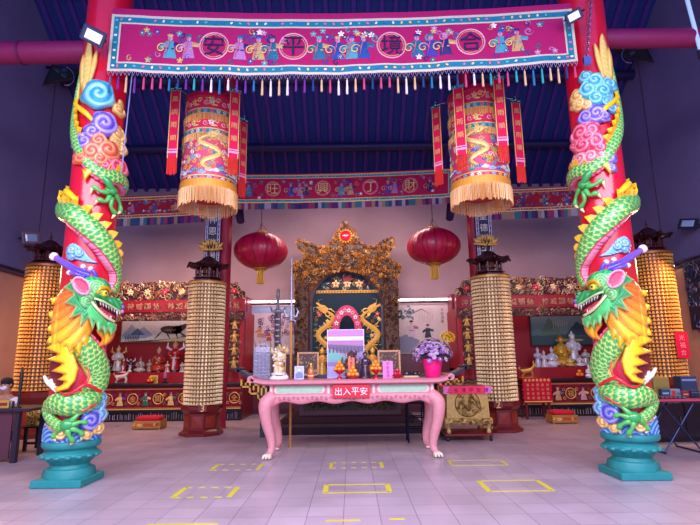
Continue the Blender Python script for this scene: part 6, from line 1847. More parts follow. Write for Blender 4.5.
# big ceremonial sword and halberds on the black table
def weapon(px, ytop, ybot, Y, kind, name, label, zbase):
    p = at(px, ybot, Y); q = at(px, ytop, Y); x = p.x; z0 = zbase; z1 = q.z
    t = thing(name, label, 'weapon', (x, Y, z0))
    SV = hexc('#a8a8b8'); DK = hexc('#544a50')
    if kind == 'sword':
        zg = hz(px, 312, Y)
        mb = MB(DK)
        mb.add([(x-.06, Y, z0), (x+.06, Y, z0), (x+.075, Y, zg), (x-.075, Y, zg), (x, Y-.025, z0), (x, Y-.03, zg), (x, Y+.03, zg), (x, Y+.025, z0)],
               [(0, 4, 5, 3), (4, 1, 2, 5), (1, 7, 6, 2), (7, 0, 3, 6), (0, 7, 1, 4), (3, 5, 2, 6)])
        for i in range(10): zz = z0+.1+(zg-z0-.15)*i/10; mb.box(x-.045, x+.045, Y-.034, Y-.02, zz, zz+.03, col=hexc('#8a8088'))
        mb.build('blade', 'steel', t)
        mb = MB(hexc('#8a8088')); mb.tube([(x-.16, Y, zg+.1), (x-.13, Y, zg+.02), (x, Y, zg), (x+.13, Y, zg+.02), (x+.16, Y, zg+.1)], [.015, .03, .04, .03, .015], n=8); mb.ball((x, Y, zg+.02), (.09, .05, .06), n=12, m=8)
        mb.build('guard', 'steel', t, smooth='all')
        mb = MB(hexc('#6a6068')); mb.lathe([(.03, 0), (.04, .05), (.028, .1), (.035, .2), (.028, .28), (.05, .33), (.03, .37), (.045, .42), (.01, .5)], x, Y, zg+.03, n=12); mb.build('grip', 'steel', t, smooth=True)
    else:
        zs = hz(px, 322, Y)
        mb = MB(hexc('#c88a3c')); mb.tube([(x, Y, z0), (x, Y, zs)], .022, n=10); mb.build('shaft', 'satin_paint', t, smooth=True)
        mb = MB(SV)
        mb.lathe([(.03, 0), (.05, .04), (.025, .1), (.045, .16), (.02, .22), (.018, .4), (.012, z1-zs-.1), (.002, z1-zs)], x, Y, zs, n=8)
        for s in (-1, 1):
            mb.tube([(x, Y, zs+.12), (x+s*.1, Y, zs+.1), (x+s*.13, Y, zs+.2), (x+s*.09, Y, zs+.28)], [.018, .022, .018, .004], n=6, flat=.5)
            mb.tube([(x, Y, zs+.06), (x+s*.07, Y, zs+.02), (x+s*.09, Y, zs-.05)], [.016, .014, .004], n=6, flat=.5)
        mb.build('spear_head', 'steel', t, smooth='all')
    return t
weapon(277, 286, 372, 11.2, 'sword', 'ceremonial_sword', 'large dark silver ceremonial sword standing hilt up behind the white statue', 1.24)
weapon(290, 255, 456, 9.72, 'spear', 'ceremonial_spear', 'tall silver headed spear with a golden shaft standing on the floor behind the pink table', 0)
# white and gold statue
x = X9(279, 8.8)
t = thing('guardian_statue', 'ornate cream and gold statue on a white rock base, left on the pink table', 'statue', (x, 8.8, Z))
mb = MB(hexc('#eee6e4')); rg = random.Random(5)
for i in range(14):
    a = rg.uniform(0, 6.28); r = rg.uniform(0, .1); mb.ball((x+r*1.3*math.cos(a), 8.8+r*.7*math.sin(a), Z+.03), (.055, .05, .05+.02*rg.random()), n=8, m=6)
mb.lathe([(.16, 0), (.17, .02), (.14, .06)], x, 8.8, Z, n=14, sy=.7); mb.build('rock_base', 'ceramic', t, smooth='all')
m2 = figure_mb('general', (x, 8.8, Z+.08), .5, (hexc('#e8d8b8'), hexc('#d0a048'), hexc('#ecdcc4'), hexc('#d8b060'), hexc('#e8e0d8')))
for i in range(46):
    a = rg.uniform(0, 6.28); zz = rg.uniform(.12, .55); rr = .07+.03*rg.random(); m2.ball((x+rr*math.cos(a), 8.8+rr*.8*math.sin(a), Z+zz), .018+.012*rg.random(), n=6, m=4, col=rg.choice([hexc('#d8a850'), hexc('#f0e4cc'), hexc('#c09040'), hexc('#fff4e0')]))
m2.tube([(x+.11, 8.74, Z+.08), (x+.12, 8.74, Z+.6)], .008, n=6, col=hexc('#d0a048'))
m2.build('robed_body', 'ceramic', t, smooth=True)
# framed card, bottle
def photo_frame(px0, px1, yt, Y, z, label, fc, paper, draw, name='picture_frame', lean=.05, dep=.03, cat='frame'):
    a, b = at(px0, 375, Y).x, at(px1, 375, Y).x; zt = hz((px0+px1)/2, yt, Y); w = (b-a)*.09
    t = thing(name, label, cat, ((a+b)/2, Y, z))
    f = lambda p: Vector((p.x, p.y + (p.z-z)*lean, p.z))
    mb = MB(fc); mb.T = f
    for (xa, xb, za, zb) in ((a, a+w, z, zt), (b-w, b, z, zt), (a+w, b-w, z, z+w), (a+w, b-w, zt-w, zt)): mb.box(xa, xb, Y-dep, Y, za, zb, bev=.004)
    mb.build('frame', 'gilt', t)
    mb = MB(paper); mb.T = f; mb.box(a+w, b-w, Y-dep*.6, Y-.002, z+w, zt-w)
    A = Art(mb, (lambda F: (lambda x, zz, h: (a+w+x, Y-dep*.6-h, z+w+zz)))(0), eps=.0015, thick=0); draw(A, b-a-2*w, zt-z-2*w)
    mb.build('picture', 'satin_paint', t)
    mb = MB(BRN); mb.T = f; mb.box((a+b)/2-.015, (a+b)/2+.015, Y, Y+.02, z+.0, zt*.6+z*.4)
    mb.build('easel_back', 'satin_paint', t)
    return t
def d1(A, W, H): A.poly([(0, 0), (W, 0), (W, H*.45), (W*.5, H*.6), (0, H*.4)], hexc('#7a88b0')); A.ell(W*.5, H*.72, W*.2, H*.12, hexc('#e8e0f0'))
photo_frame(294.5, 304, 366, 8.75, Z, 'small white framed card beside the amber bottle', hexc('#e8e4ee'), hexc('#b8c0e0'), d1, dep=.015)
x = X9(311, 8.75); t = thing('oil_bottle', 'amber bottle with an orange label on the pink table', 'bottle', (x, 8.75, Z))
mb = MB(hexc('#c8832c')); mb.lathe([(.05, 0), (.055, .01), (.055, .13), (.045, .17), (.018, .2), (.018, .24)], x, 8.75, Z, n=18); mb.build('body', 'ceramic', t, smooth=True)
mb = MB(hexc('#d8502c')); mb.lathe([(.0565, .03), (.0565, .1)], x, 8.75, Z, n=18, caps=False)
mb.lathe([(.057, .05), (.057, .07)], x, 8.75, Z, n=18, caps=False, col=CREAM); mb.build('label', 'satin_paint', t, smooth=True)
mb = MB(hexc('#e8c030')); mb.lathe([(.02, .235), (.02, .262), (.012, .268)], x, 8.75, Z, n=12); mb.build('cap', 'satin_paint', t, smooth=True)
def d2(A, W, H):
    rg = random.Random(9); A.rect(0, W, 0, H, hexc('#5a3428'))
    A.scrolls(lambda x, z: True, (0.02, W-.02, .02, H-.02), 40, .03, [hexc('#c89a6a'), hexc('#8a5a4a'), hexc('#d8c0a0')], rg)
photo_frame(297, 319, 352, 11.1, 1.24, 'gold picture frame on the black table left of the mirror panel', hexc('#c8946a'), hexc('#6a3a30'), d2)
photo_frame(378, 401, 350, 11.1, 1.24, 'gold picture frame on the black table right of the dark urn figure', hexc('#c8946a'), hexc('#6a3a30'), d2)
# pale lotus sprigs on the frames
# mirror-like panel, its pink and mint reflections painted on as flat shapes
a, b = at(328, 376, 9.25).x, at(364, 376, 9.25).x; zt = hz(346, 330, 9.25); W = b-a
t = thing('acrylic_screen', 'upright glossy screen painted with pink, white and mint reflections behind the oranges', 'screen', ((a+b)/2, 9.25, Z))
mb = MB(hexc('#a884b0')); H = zt-Z
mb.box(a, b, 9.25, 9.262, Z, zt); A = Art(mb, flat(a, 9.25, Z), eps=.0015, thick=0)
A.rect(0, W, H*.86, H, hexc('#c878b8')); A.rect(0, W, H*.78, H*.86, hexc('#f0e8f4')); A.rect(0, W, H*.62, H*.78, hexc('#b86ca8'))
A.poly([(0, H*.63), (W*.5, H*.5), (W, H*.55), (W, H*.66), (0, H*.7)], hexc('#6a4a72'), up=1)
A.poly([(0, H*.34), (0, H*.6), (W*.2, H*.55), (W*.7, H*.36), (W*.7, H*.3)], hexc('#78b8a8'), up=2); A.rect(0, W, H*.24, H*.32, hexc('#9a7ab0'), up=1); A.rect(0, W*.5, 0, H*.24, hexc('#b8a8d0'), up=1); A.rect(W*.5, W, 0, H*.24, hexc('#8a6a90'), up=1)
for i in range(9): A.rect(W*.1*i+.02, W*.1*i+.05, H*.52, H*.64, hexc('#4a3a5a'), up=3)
mb.build('pane', 'ceramic', t)
mb = MB(hexc('#c8b8d8')); mb.box(a-.012, a, 9.24, 9.27, Z, zt+.01); mb.box(b, b+.012, 9.24, 9.27, Z, zt+.01); mb.box(a, b, 9.24, 9.27, zt, zt+.01); mb.box(a, b, 9.2, 9.31, Z-.0, Z+.012); mb.build('frame', 'metal', t)
# incense urn figure with pink strip
x = X9(351.5, 8.95); t = thing('incense_urn', 'ornate brown incense urn with a pink paper strip behind the middle orange dish', 'urn', (x, 8.95, Z))
mb = MB(hexc('#6a4a44')); mb.lathe([(.1, 0), (.11, .02), (.06, .05), (.07, .1), (.12, .16), (.13, .24), (.09, .3), (.1, .33), (.06, .36), (.07, .41), (.02, .47)], x, 8.95, Z, n=20)
rg = random.Random(12)
for i in range(60):
    a = rg.uniform(0, 6.28); zz = rg.uniform(.05, .46); rr = .11 if zz < .3 else .085; mb.ball((x+rr*math.cos(a), 8.95+rr*math.sin(a), Z+zz), .02, n=6, m=4, col=rg.choice([hexc('#8a5a50'), hexc('#c8906a'), hexc('#4a3040'), hexc('#d8b0a0')]))
for s in (-1, 1): mb.tube([(x+s*.1, 8.95, Z+.2), (x+s*.17, 8.95, Z+.26), (x+s*.15, 8.95, Z+.36)], [.02, .025, .012], n=8)
mb.build('bowl', 'gilt', t, smooth=True)
mb = MB(hexc('#f0886a')); mb.box(x-.055, x+.055, 8.80, 8.806, Z+.1, Z+.35); A = Art(mb, flat(x, 8.80, Z+.1), eps=.0015, thick=0)
for q, ch in enumerate('天官賜福'): A.text(ch, 0, .22-.058*q, .05, hexc('#c03028'))
mb.build('paper_strip', 'cloth', t)
# dark standing figure
o = figure_mb('standing', (X9(365.5, 9.0), 9.0, Z), .46, (hexc('#3a2c48'), hexc('#8a5a50'), hexc('#6a4a40'), hexc('#2a2034'), BRN)).build('dark_statue', 'ceramic', smooth=True)
tag(o, 'dark robed statue right of the incense urn on the pink table', 'statue')
# oranges
t, P = orange_stack((X9(339.5, 8.6), 8.6, Z), .036, 'red footed dish of oranges at the left of the orange dishes on the pink table', n=9, dz=.09)
fruit([p for p in P], .036, 'orange piled on the left footed dish of the pink table', group='oranges of the left footed dish', col=hexc('#f8961c'))
t, P = orange_stack((X9(353, 8.52), 8.52, Z), .037, 'low red dish of oranges in front of the incense urn', n=9)
fruit(P, .037, 'orange piled on the low middle dish of the pink table', group='oranges of the low middle dish', col=hexc('#f89a20'))
t, P = orange_stack((X9(376, 8.6), 8.6, Z), .036, 'red footed dish of oranges beside the pink card', n=9, dz=.09)
fruit(P, .036, 'orange piled on the right footed dish by the pink card', group='oranges of the right footed dish', col=hexc('#f8961c'))
card(388, 375, 8.62, Z, .17, .285, hexc('#ee80bc'), 'pink printed card standing between the oranges and the red apples', '平安吉祥', hexc('#a03c80'))
t, P = orange_stack((X9(397.5, 8.6), 8.6, Z), .036, 'small dish under three red apples on the pink table', dish=hexc('#b01828'))
fruit(P, .036, 'red apple on the small dish beside the pink card', hexc('#d81838'), 'apple', 'red apples')
# flower pot
x = X9(433, 8.75); t = thing('chrysanthemum_pot', 'bright pink pot of purple chrysanthemums at the right of the pink table', 'flower pot', (x, 8.75, Z))
mb = MB(hexc('#f0187c')); mb.lathe([(.11, 0), (.115, .005), (.165, .27), (.178, .275), (.178, .315), (.16, .315), (.155, .27)], x, 8.75, Z, n=32, caps=True); mb.build('pot', 'satin_paint', t, smooth=True)
rg = random.Random(31); L = MB(hexc('#2c5a3a')); pts = []
for i in range(210):
    a = rg.uniform(0, 6.28); e = rg.uniform(-.35, 1.5); r = .335*rg.uniform(.85, 1.0)
    pts.append((x+r*math.cos(a)*math.cos(e)*1.0, 8.75+r*.85*math.sin(a)*math.cos(e), Z+.37+.26*math.sin(e)*rg.uniform(.9, 1.1)))
for p in pts[::3]: L.tube([(x, 8.75, Z+.28), ((x+p[0])/2, (8.75+p[1])/2, (Z+.33+p[2])/2+.02), p], .004, n=4)
for i in range(130):
    a = rg.uniform(0, 6.28); r = rg.uniform(.08, .33); zc = Z+.3+rg.uniform(-.02, .16); l = .05; d = rg.uniform(-.5, .5)
    c, s = math.cos(a), math.sin(a); px, py = x+r*c, 8.75+r*.85*s
    L.add([(px, py, zc), (px+c*l*.5-s*.02, py+s*l*.5+c*.02, zc+.01), (px+c*l, py+s*l, zc+d*.04), (px+c*l*.5+s*.02, py+s*l*.5-c*.02, zc+.01), (px+c*l*.5, py+s*l*.5, zc-.008)], [(0, 1, 2, 3), (0, 3, 4), (3, 2, 4), (2, 1, 4), (1, 0, 4)], rg.choice([hexc('#2c5a3a'), hexc('#3f7a48'), hexc('#1f4634')]))
L.build('foliage', 'leafy', t)
def bloom(mb, p, r, c1, c2):
    p = Vector(p); up = (p - Vector((x, 8.75, Z+.2))).normalized(); s = up.orthogonal().normalized(); q = up.cross(s)
    for ring, (R, n, h) in enumerate(((1, 11, 0), (.65, 8, .25), (.35, 5, .45))):
        for k in range(n):
            a = 2*PI*k/n+ring*.4; d = s*math.cos(a)+q*math.sin(a); w = (s*-math.sin(a)+q*math.cos(a))*r*.22
            b0 = p+up*r*h*.6; tip = b0+d*r*R+up*r*(.1+h*.5); m_ = b0+d*r*R*.6
            mb.add([b0, m_+w, tip, m_-w], [(0, 1, 2, 3)], c1 if ring < 2 else c2)
B = MB()
for p in pts: bloom(B, p, .046, rg.choice([hexc('#b070d0'), hexc('#c898e0'), hexc('#9a5ac0'), hexc('#d8b4ea')]), hexc('#e8d070'))
B.build('purple_blooms', 'leafy', t)['kind'] = 'stuff'
B = MB(); cp = at(447, 337, 8.62)
for i in range(26):
    a = 2*PI*i/13; bloom(B, (cp.x+.07*math.cos(a)*(i % 2+.4), 8.6-.02*(i%3), cp.z+.05*math.sin(a)*(i % 2+.4)), .05, YEL, hexc('#e8a020'))
B.tube([(x+.05, 8.75, Z+.3), (cp.x, 8.7, cp.z)], .006, n=5, col=hexc('#3f7a48'))
B.build('yellow_bloom', 'leafy', t)['label'] = 'yellow bloom'
# small dark clutter at the back of the table
mb = MB(hexc('#2a3048')); mb.box(X9(318, 9.4), X9(330, 9.4), 9.3, 9.42, Z, Z+.06, bev=.008); tag(mb.build('dark_case', 'lacquer'), 'low dark case behind the left orange dish', 'case')
for px, nm in ((407, 'left'), (416, 'right')):
    xx = X9(px, 9.3); mb = MB(hexc('#3c3040')); mb.lathe([(.05, 0), (.07, .03), (.075, .06), (.06, .09), (.065, .1)], xx, 9.3, Z, n=16)
    tag(mb.build('incense_cup', 'ceramic', smooth=True), 'small dark incense cup near the flower pot, the %s one of two' % nm, 'cup')
xx0, xx1 = X9(403, 9.0), X9(419, 9.0); mb = MB(hexc('#c8b860')); mb.box(xx0, xx1, 8.95, 9.05, Z, Z+.018); mb.box(xx0+.02, xx1-.02, 8.96, 9.04, Z+.018, Z+.03, col=CREAM)
tag(mb.build('joss_packet', 'satin_paint'), 'flat yellow packet between the apples and the flower pot', 'packet')

# ------------------------------------------------------------------ gold box on a wheeled stand
a, b = atz(445, 443), atz(493, 441)
Yg = 10.15; x0, x1 = at(447, 420, Yg).x, at(490, 420, Yg).x; xm = (x0+x1)/2
t = thing('donation_box', 'gold altar box with a carved dragon roundel and pink cloth on a red wheeled stand', 'box', (xm, Yg+.35, 0))
mb = MB(hexc('#7c1a24')); mb.box(x0-.05, x1+.05, Yg-.05, Yg+.75, .1, .14, bev=.008); mb.build('stand_board', 'lacquer', t)
for xx in (x0, x1):
    for yy in (Yg, Yg+.66):
        mb = MB(BLK); mb.tube([(xx-.02, yy, .045), (xx+.02, yy, .045)], .045, n=14); mb.box(xx-.01, xx+.01, yy-.01, yy+.01, .08, .1); mb.build('caster', 'satin_paint', t)
        mb = MB(hexc('#c8a860')); mb.lathe([(.035, 0), (.05, .02), (.045, .05), (.03, .09), (.045, .13), (.06, .17)], xx+(.03 if xx == x0 else -.03), yy+.02, .14, n=12); mb.build('foot', 'gilt', t, smooth=True)
zb, z1 = .31, .99
GB_ = hexc('#c8a45a')
mb = MB(GB_); mb.add([(x0+.0, Yg, zb+.12), (x1, Yg, zb+.12), (x1-.02, Yg, z1), (x0+.02, Yg, z1), (x0, Yg+.7, zb+.12), (x1, Yg+.7, zb+.12), (x1-.02, Yg+.7, z1), (x0+.02, Yg+.7, z1)], [(0,1,2,3), (5,4,7,6), (4,0,3,7), (1,5,6,2), (3,2,6,7), (0,4,5,1)])
mb.build('body', 'gilt', t)
mb = MB(GB_); mb.box(x0-.05, x1+.05, Yg-.05, Yg+.74, zb, zb+.12, bev=.02); A = Art(mb, flat(xm, Yg-.05, zb+.06), eps=.003, thick=.03)
A.scrolls(lambda x, z: True, (-(x1-x0)/2, (x1-x0)/2, -.05, .05), 60, .04, [hexc('#d8bc78'), hexc('#a88040'), hexc('#e8d098')], random.Random(6)); mb.build('carved_plinth', 'gilt', t)
mb = MB(); A = Art(mb, flat(xm, Yg, (zb+.12+z1)/2-.02), eps=.003, thick=.022)
A.ring(0, 0, .24, .02, hexc('#8a6a34'), n=32); A.ell(0, 0, .23, .23, hexc('#b8924a'), n=28, th=0)
A.at(0, 0, 1, .3); A.dragon(0, 0, .36, .26, .055, hexc('#8a6a3a'), hexc('#dcc080'), waves=1.6, up=3); A.at(0, 0)
A.scrolls(lambda x, z: x*x+z*z < .21**2, (-.21, .21, -.21, .21), 46, .035, [hexc('#7a5a30'), hexc('#e0c888'), hexc('#a88448')], random.Random(3), up=2)
mb.build('dragon_roundel', 'gilt', t)
mb = MB(hexc('#f03a6a')); mb.box(x0-.04, x1+.04, Yg-.03, Yg+.72, z1, z1+.03); zc = z1+.03
fx = lambda i: x0-.05+(x1-x0+.1)*i/16
for k, (w0, w1, c) in enumerate(((0, 2, '#f07ab8'), (2, 14, '#f23c5c'), (14, 16, '#f07ab8'))): mb.box(fx(w0), fx(w1), Yg-.04, Yg-.028, z1-.11, z1+.03, col=hexc(c))
A = Art(mb, flat(xm, Yg-.04, z1-.04), eps=.003, thick=0)
for q, ch in enumerate('上合境平安燈'): A.text(ch, (-.5+(q+.5)/6)*(x1-x0+.05), 0, .085, hexc('#8a1a60') if q not in (0, 5) else hexc('#3a2a80'))
mb.build('pink_cloth', 'cloth', t)
# bronze fret rail on the box
xx = (xm)
mb = MB(hexc('#5a4830')); rg = random.Random(3)
A = Art(mb, lambda u, v, h: (xm+u, Yg+.2-h, z1+.03+v), eps=.003, thick=.015)
mb.box(x0+.05, x1-.05, Yg+.19, Yg+.21, z1+.03, z1+.05)
for i in range(7): A.curl(-.22+.075*i, .06, .045, .02, hexc('#8a7040'), d=(-1)**i)
tag(mb.build('bronze_ornament', 'gilt'), 'small bronze openwork ornament lying on top of the gold box', 'ornament')

# ------------------------------------------------------------------ left desk, person, bench
Yd = 8.5
xr_ = at(27, 412, Yd).x; xl_ = -7.2; zd = .84
t = thing('reception_desk', 'dark wooden desk at the left edge of the hall', 'desk', ((xl_+xr_)/2, 9.0, 0))
mb = MB(hexc('#2a2238')); mb.box(xl_, xr_+.05, Yd-.05, 9.3, zd-.05, zd, bev=.01); mb.build('top', 'lacquer', t)
mb = MB(hexc('#5a3040')); mb.box(xl_, xr_-.25, Yd+.03, Yd+.06, .06, zd-.05); mb.build('front_panel', 'satin_paint', t)
for xx in (xr_-.2, xl_):
    for yy in (Yd, 9.2): mb = MB(hexc('#241c30')); mb.box(xx, xx+.08, yy, yy+.08, 0, zd-.05); mb.build('leg', 'satin_paint', t)
xs_ = at(19, 400, 8.6).x; t = thing('incense_holder', 'tall thin dark post standing on the desk end', 'post', (xs_, 8.6, zd))
mb = MB(hexc('#1c1824')); mb.lathe([(.05, 0), (.05, .02), (.02, .04), (.022, .3), (.03, .55), (.012, .62), (.012, .66)], xs_, 8.6, zd, n=12); mb.build('pole', 'satin_paint', t, smooth=True)
mb = MB(hexc('#3a2a2a')); mb.lathe([(.045, 0), (.045, .1), (.04, .11)], xs_-.13, 8.62, zd, n=14); tag(mb.build('dark_cup', 'ceramic', smooth=True), 'dark cup on the desk beside the thin post', 'cup')
xx = at(4, 405, 8.6).x; mb = MB(hexc('#c8a040')); mb.box(xx-.1, xx+.1, 8.56, 8.66, zd, zd+.12, bev=.01); A = Art(mb, flat(xx, 8.56, zd+.06), eps=.002, thick=0); A.rect(-.08, .08, -.02, .03, hexc('#8a2a20'))
tag(mb.build('small_box', 'satin_paint'), 'small yellow box on the desk at the left edge', 'box')
# seated person
def person(hx, Yp):
    t = thing('person', 'person with dark hair, white shirt and face mask sitting behind the left desk', 'person', (hx, Yp, 0))
    hzc = 1.19
    def skinned(verts, edges, rad, name, col, mat='satin_paint', sub=2):
        me = bpy.data.meshes.new(name); me.from_pydata([(v[0], v[1], v[2]) for v in verts], edges, [])
        o = bpy.data.objects.new(name, me); COL.objects.link(o)
        m = o.modifiers.new('s', 'SKIN'); m.use_smooth_shade = True
        for i, r in enumerate(rad):
            o.data.skin_vertices[0].data[i].radius = r if hasattr(r, '__len__') else (r, r)
        o.data.skin_vertices[0].data[0].use_root = True
        s = o.modifiers.new('u', 'SUBSURF'); s.levels = sub
        d = bpy.context.evaluated_depsgraph_get(); d.update()
        m2 = bpy.data.meshes.new_from_object(o.evaluated_get(d)); bpy.data.objects.remove(o)
        mb = MB(col); mb.add([(hx+v.co.x, Yp+v.co.y, v.co.z) for v in m2.vertices], [tuple(p.vertices) for p in m2.polygons])
        return mb
    V = [(0, 0, .46), (0, .01, .62), (0, .01, .8), (0, 0, .92), (0, -.02, 1.0), (0, -.05, 1.08), (0, -.06, 1.15), (0, -.06, 1.24),
         (.17, 0, .9), (.25, -.05, .72), (.16, -.28, .87), (-.17, 0, .9), (-.25, -.05, .72), (-.16, -.28, .87),
         (.1, -.05, .47), (.12, -.42, .47), (.12, -.42, .08), (-.1, -.05, .47), (-.12, -.42, .47), (-.12, -.42, .08), (.12, -.52, .04), (-.12, -.52, .04)]
    E = [(0,1), (1,2), (2,3), (3,4), (4,5), (5,6), (6,7), (3,8), (8,9), (9,10), (3,11), (11,12), (12,13), (0,14), (14,15), (15,16), (0,17), (17,18), (18,19), (16,20), (19,21)]
    Rd = [(.15, .11), (.14, .1), (.16, .11), (.13, .09), (.055, .055), (.07, .08), (.085, .1), (.07, .09), .06, .048, .035, .06, .048, .035, .09, .07, .045, .09, .07, .045, .04, .04]
    mb = skinned(V, E, Rd, 'b', hexc('#b98468'))
    for s in (-1, 1):
        mb.ball((hx+s*.035, Yp-.145, 1.185), (.014, .008, .008), n=8, m=5, col=BLK); mb.ball((hx+s*.088, Yp-.05, 1.17), (.015, .025, .03), n=8, m=5)
    mb.ball((hx, Yp-.16, 1.155), (.014, .022, .02), n=8, m=5)
    for s in (-1, 1):
        for k in range(5):
            bx0, by0, bz0 = hx+s*.16, Yp-.3, .875
            dx = (-.03+.015*k) if k < 4 else -s*.045
            mb.tube([(bx0+dx*.8, by0, bz0), (bx0+dx*1.1, by0-.045, bz0+.005), (bx0+dx*1.15, by0-(.085 if k < 4 else .05), bz0-.012)], [.011, .01, .007], n=7)
    mb.build('body', 'satin_paint', t, smooth='all')
    V2 = [V[0], V[1], V[2], V[3], V[8], (.22, -.03, .8), V[11], (-.22, -.03, .8)]
    mb = skinned(V2, [(0,1), (1,2), (2,3), (3,4), (4,5), (3,6), (6,7)], [(.17, .13), (.16, .12), (.175, .125), (.14, .1), .075, .068, .075, .068], 's', hexc('#e4dde6')); mb.build('shirt', 'cloth', t, smooth='all')
    mb = MB(hexc('#1a161e')); mb.ball((hx, Yp-.04, 1.235), (.1, .115, .085), n=18, m=10); mb.ball((hx, Yp-.0, 1.18), (.095, .085, .09), n=16, m=9); mb.build('hair', 'matt', t, smooth='all')
    mb = MB(hexc('#e8e4f0')); mb.ball((hx, Yp-.115, 1.125), (.065, .055, .05), n=14, m=8); mb.build('face_mask', 'cloth', t, smooth='all')
    t2 = thing('stool', 'plain dark stool under the seated person at the left desk', 'stool', (hx, Yp, 0))
    mb = MB(hexc('#4a2a2a')); mb.lathe([(.17, .31), (.18, .32), (.18, .345), (.16, .35)], hx, Yp+.02, 0, n=20); mb.build('seat', 'satin_paint', t2)
    for a in range(4): mb = MB(hexc('#2a1c22')); mb.tube([(hx+.13*math.cos(a*PI/2+.8), Yp+.02+.13*math.sin(a*PI/2+.8), .315), (hx+.17*math.cos(a*PI/2+.8), Yp+.02+.17*math.sin(a*PI/2+.8), 0)], .017, n=8); mb.build('leg', 'satin_paint', t2)
p = at(8, 387, 9.75); person(p.x, 9.75)
# bench with patterned joss paper
Yb_ = 9.6
xa_, xb_ = at(23, 425, Yb_).x, at(51, 425, Yb_).x; zb_ = hz(35, 426, Yb_)
t = thing('side_bench', 'dark bench holding printed paper bundles left of the dragon pedestal', 'bench', ((xa_+xb_)/2, Yb_+.2, 0))
mb = MB(hexc('#1e1a26')); mb.box(xa_, xb_, Yb_, Yb_+.45, zb_-.04, zb_, bev=.006); mb.build('seat', 'lacquer', t)
for xx in (xa_+.02, xb_-.07):
    for yy in (Yb_+.02, Yb_+.38): mb = MB(hexc('#1e1a26')); mb.box(xx, xx+.05, yy, yy+.05, 0, zb_-.04); mb.build('leg', 'lacquer', t)
mb = MB(hexc('#1e1a26')); mb.box(xa_+.07, xb_-.07, Yb_+.03, Yb_+.06, .12, .16); mb.build('stretcher', 'lacquer', t)
rg = random.Random(15); k = 0
names = [('left', 0), ('middle', 1), ('right', 2)]
wq = (xb_-xa_)/3
for row in range(2):
    for nm, c in names:
        x0 = xa_+wq*c+.01; mb = MB(hexc('#d8a83a')); z0 = zb_+.14*row
        mb.box(x0, x0+wq-.02, Yb_+.04, Yb_+.36, z0, z0+.135, bev=.012)
        A = Art(mb, flat(x0, Yb_+.04, z0), eps=.002, thick=.003)
        for q in range(9): A.ell(rg.uniform(.02, wq-.04), rg.uniform(.02, .12), .025, .012, rg.choice([BLK, RED, hexc('#f0e0a0'), BRN]), n=6, a=rg.uniform(0, 3))
        tag(mb.build('joss_paper_bundle', 'cloth'), 'yellow printed paper bundle on the side bench, %s row, %s' % ('upper' if row else 'lower', nm), 'paper bundle', 'paper bundles on the side bench')

# ------------------------------------------------------------------ right folding table and clutter
Yr = 8.45
xa = at(655, 402, Yr).x; xb = 7.4; zr = .86
t = thing('folding_table', 'folding table with a maroon top at the right edge', 'table', (6.0, Yr+.4, 0))
mb = MB(hexc('#5c1028')); mb.box(xa, xb, Yr, Yr+.85, zr-.035, zr, bev=.01); mb.box(xa-.004, xb, Yr-.006, Yr, zr-.04, zr-.005, col=hexc('#c04060')); mb.build('top', 'lacquer', t)
MT_ = hexc('#38466a')
for (x0, x1) in ((xa+.12, xa+.72), (xb-.9, xb-.3)):
    for y in (Yr+.08, Yr+.75):
        mb = MB(MT_); mb.tube([(x0, y, zr-.03), (x1, y, .015)], .014, n=8); mb.build('leg', 'metal', t)
        mb = MB(MT_); mb.tube([(x1, y+.03, zr-.03), (x0, y+.03, .015)], .014, n=8); mb.build('leg', 'metal', t)
    for x in (x0, x1): mb = MB(MT_); mb.tube([(x, Yr+.08, .015), (x, Yr+.78, .015)], .014, n=8); mb.build('stretcher', 'metal', t)
def block(px0, px1, yt, Y, col, name, label, cat, dpt=.2, stripes=(), mat='satin_paint'):
    a, b = at(px0, 395, Y).x, at(px1, 395, Y).x; z1 = hz((px0+px1)/2, yt, Y)
    mb = MB(col); mb.box(a, b, Y, Y+dpt, zr, z1, bev=.008); A = Art(mb, flat(a, Y, zr), eps=.002, thick=0); W, H = b-a, z1-zr
    for (u0, u1, v0, v1, c) in stripes: A.rect(W*u0, W*u1, H*v0, H*v1, hexc(c))
    return tag(mb.build(name, mat), label, cat)
block(655, 671, 377, Yr+.6, hexc('#988238'), 'cardboard_box', 'dull yellow box at the back of the maroon folding table', 'box', .2, ((.1, .9, .2, .5, '#8a7430'),))
block(683, 699, 376, Yr+.6, hexc('#2a3c5c'), 'storage_bin', 'blue grey bin at the back of the folding table near the right edge', 'bin', .22, ((.05, .95, .75, .85, '#8098b8'),))
block(662, 670, 389, Yr+.3, hexc('#28486a'), 'blue_box', 'small navy box at the left of the folding table clutter', 'box', .1, ((.1, .9, .4, .6, '#8ab0c8'),))
block(671, 681, 389, Yr+.28, hexc('#7a8a9a'), 'grey_carton', 'pale grey carton amid the folding table clutter', 'carton', .1, ((.1, .5, .2, .8, '#c03040'), (.6, .9, .3, .6, '#2a6a7a')))
block(682, 690, 391, Yr+.26, hexc('#7a2038'), 'maroon_box', 'small maroon box right of the pale carton', 'box', .1, ((.2, .8, .4, .6, '#d8a060'),))
block(691, 700, 390, Yr+.25, hexc('#20283c'), 'black_case', 'black case at the front right of the folding table', 'case', .12, ((.1, .9, .6, .7, '#4a6a90'),))
mb = MB(hexc('#1c2230')); a, b = at(658, 396, Yr+.1).x, at(684, 396, Yr+.1).x; mb.box(a, b, Yr+.06, Yr+.22, zr, zr+.035, bev=.008); A = Art(mb, flat(a, Yr+.06, zr), eps=.002, thick=0)
for i in range(6): A.rect(.03+.07*i, .07+.07*i, .008, .026, rg.choice([hexc('#c8d0e0'), hexc('#c04050'), hexc('#3a8aa0')]))
tag(mb.build('pen_tray', 'satin_paint'), 'flat dark tray of small bright items at the front of the folding table', 'tray')
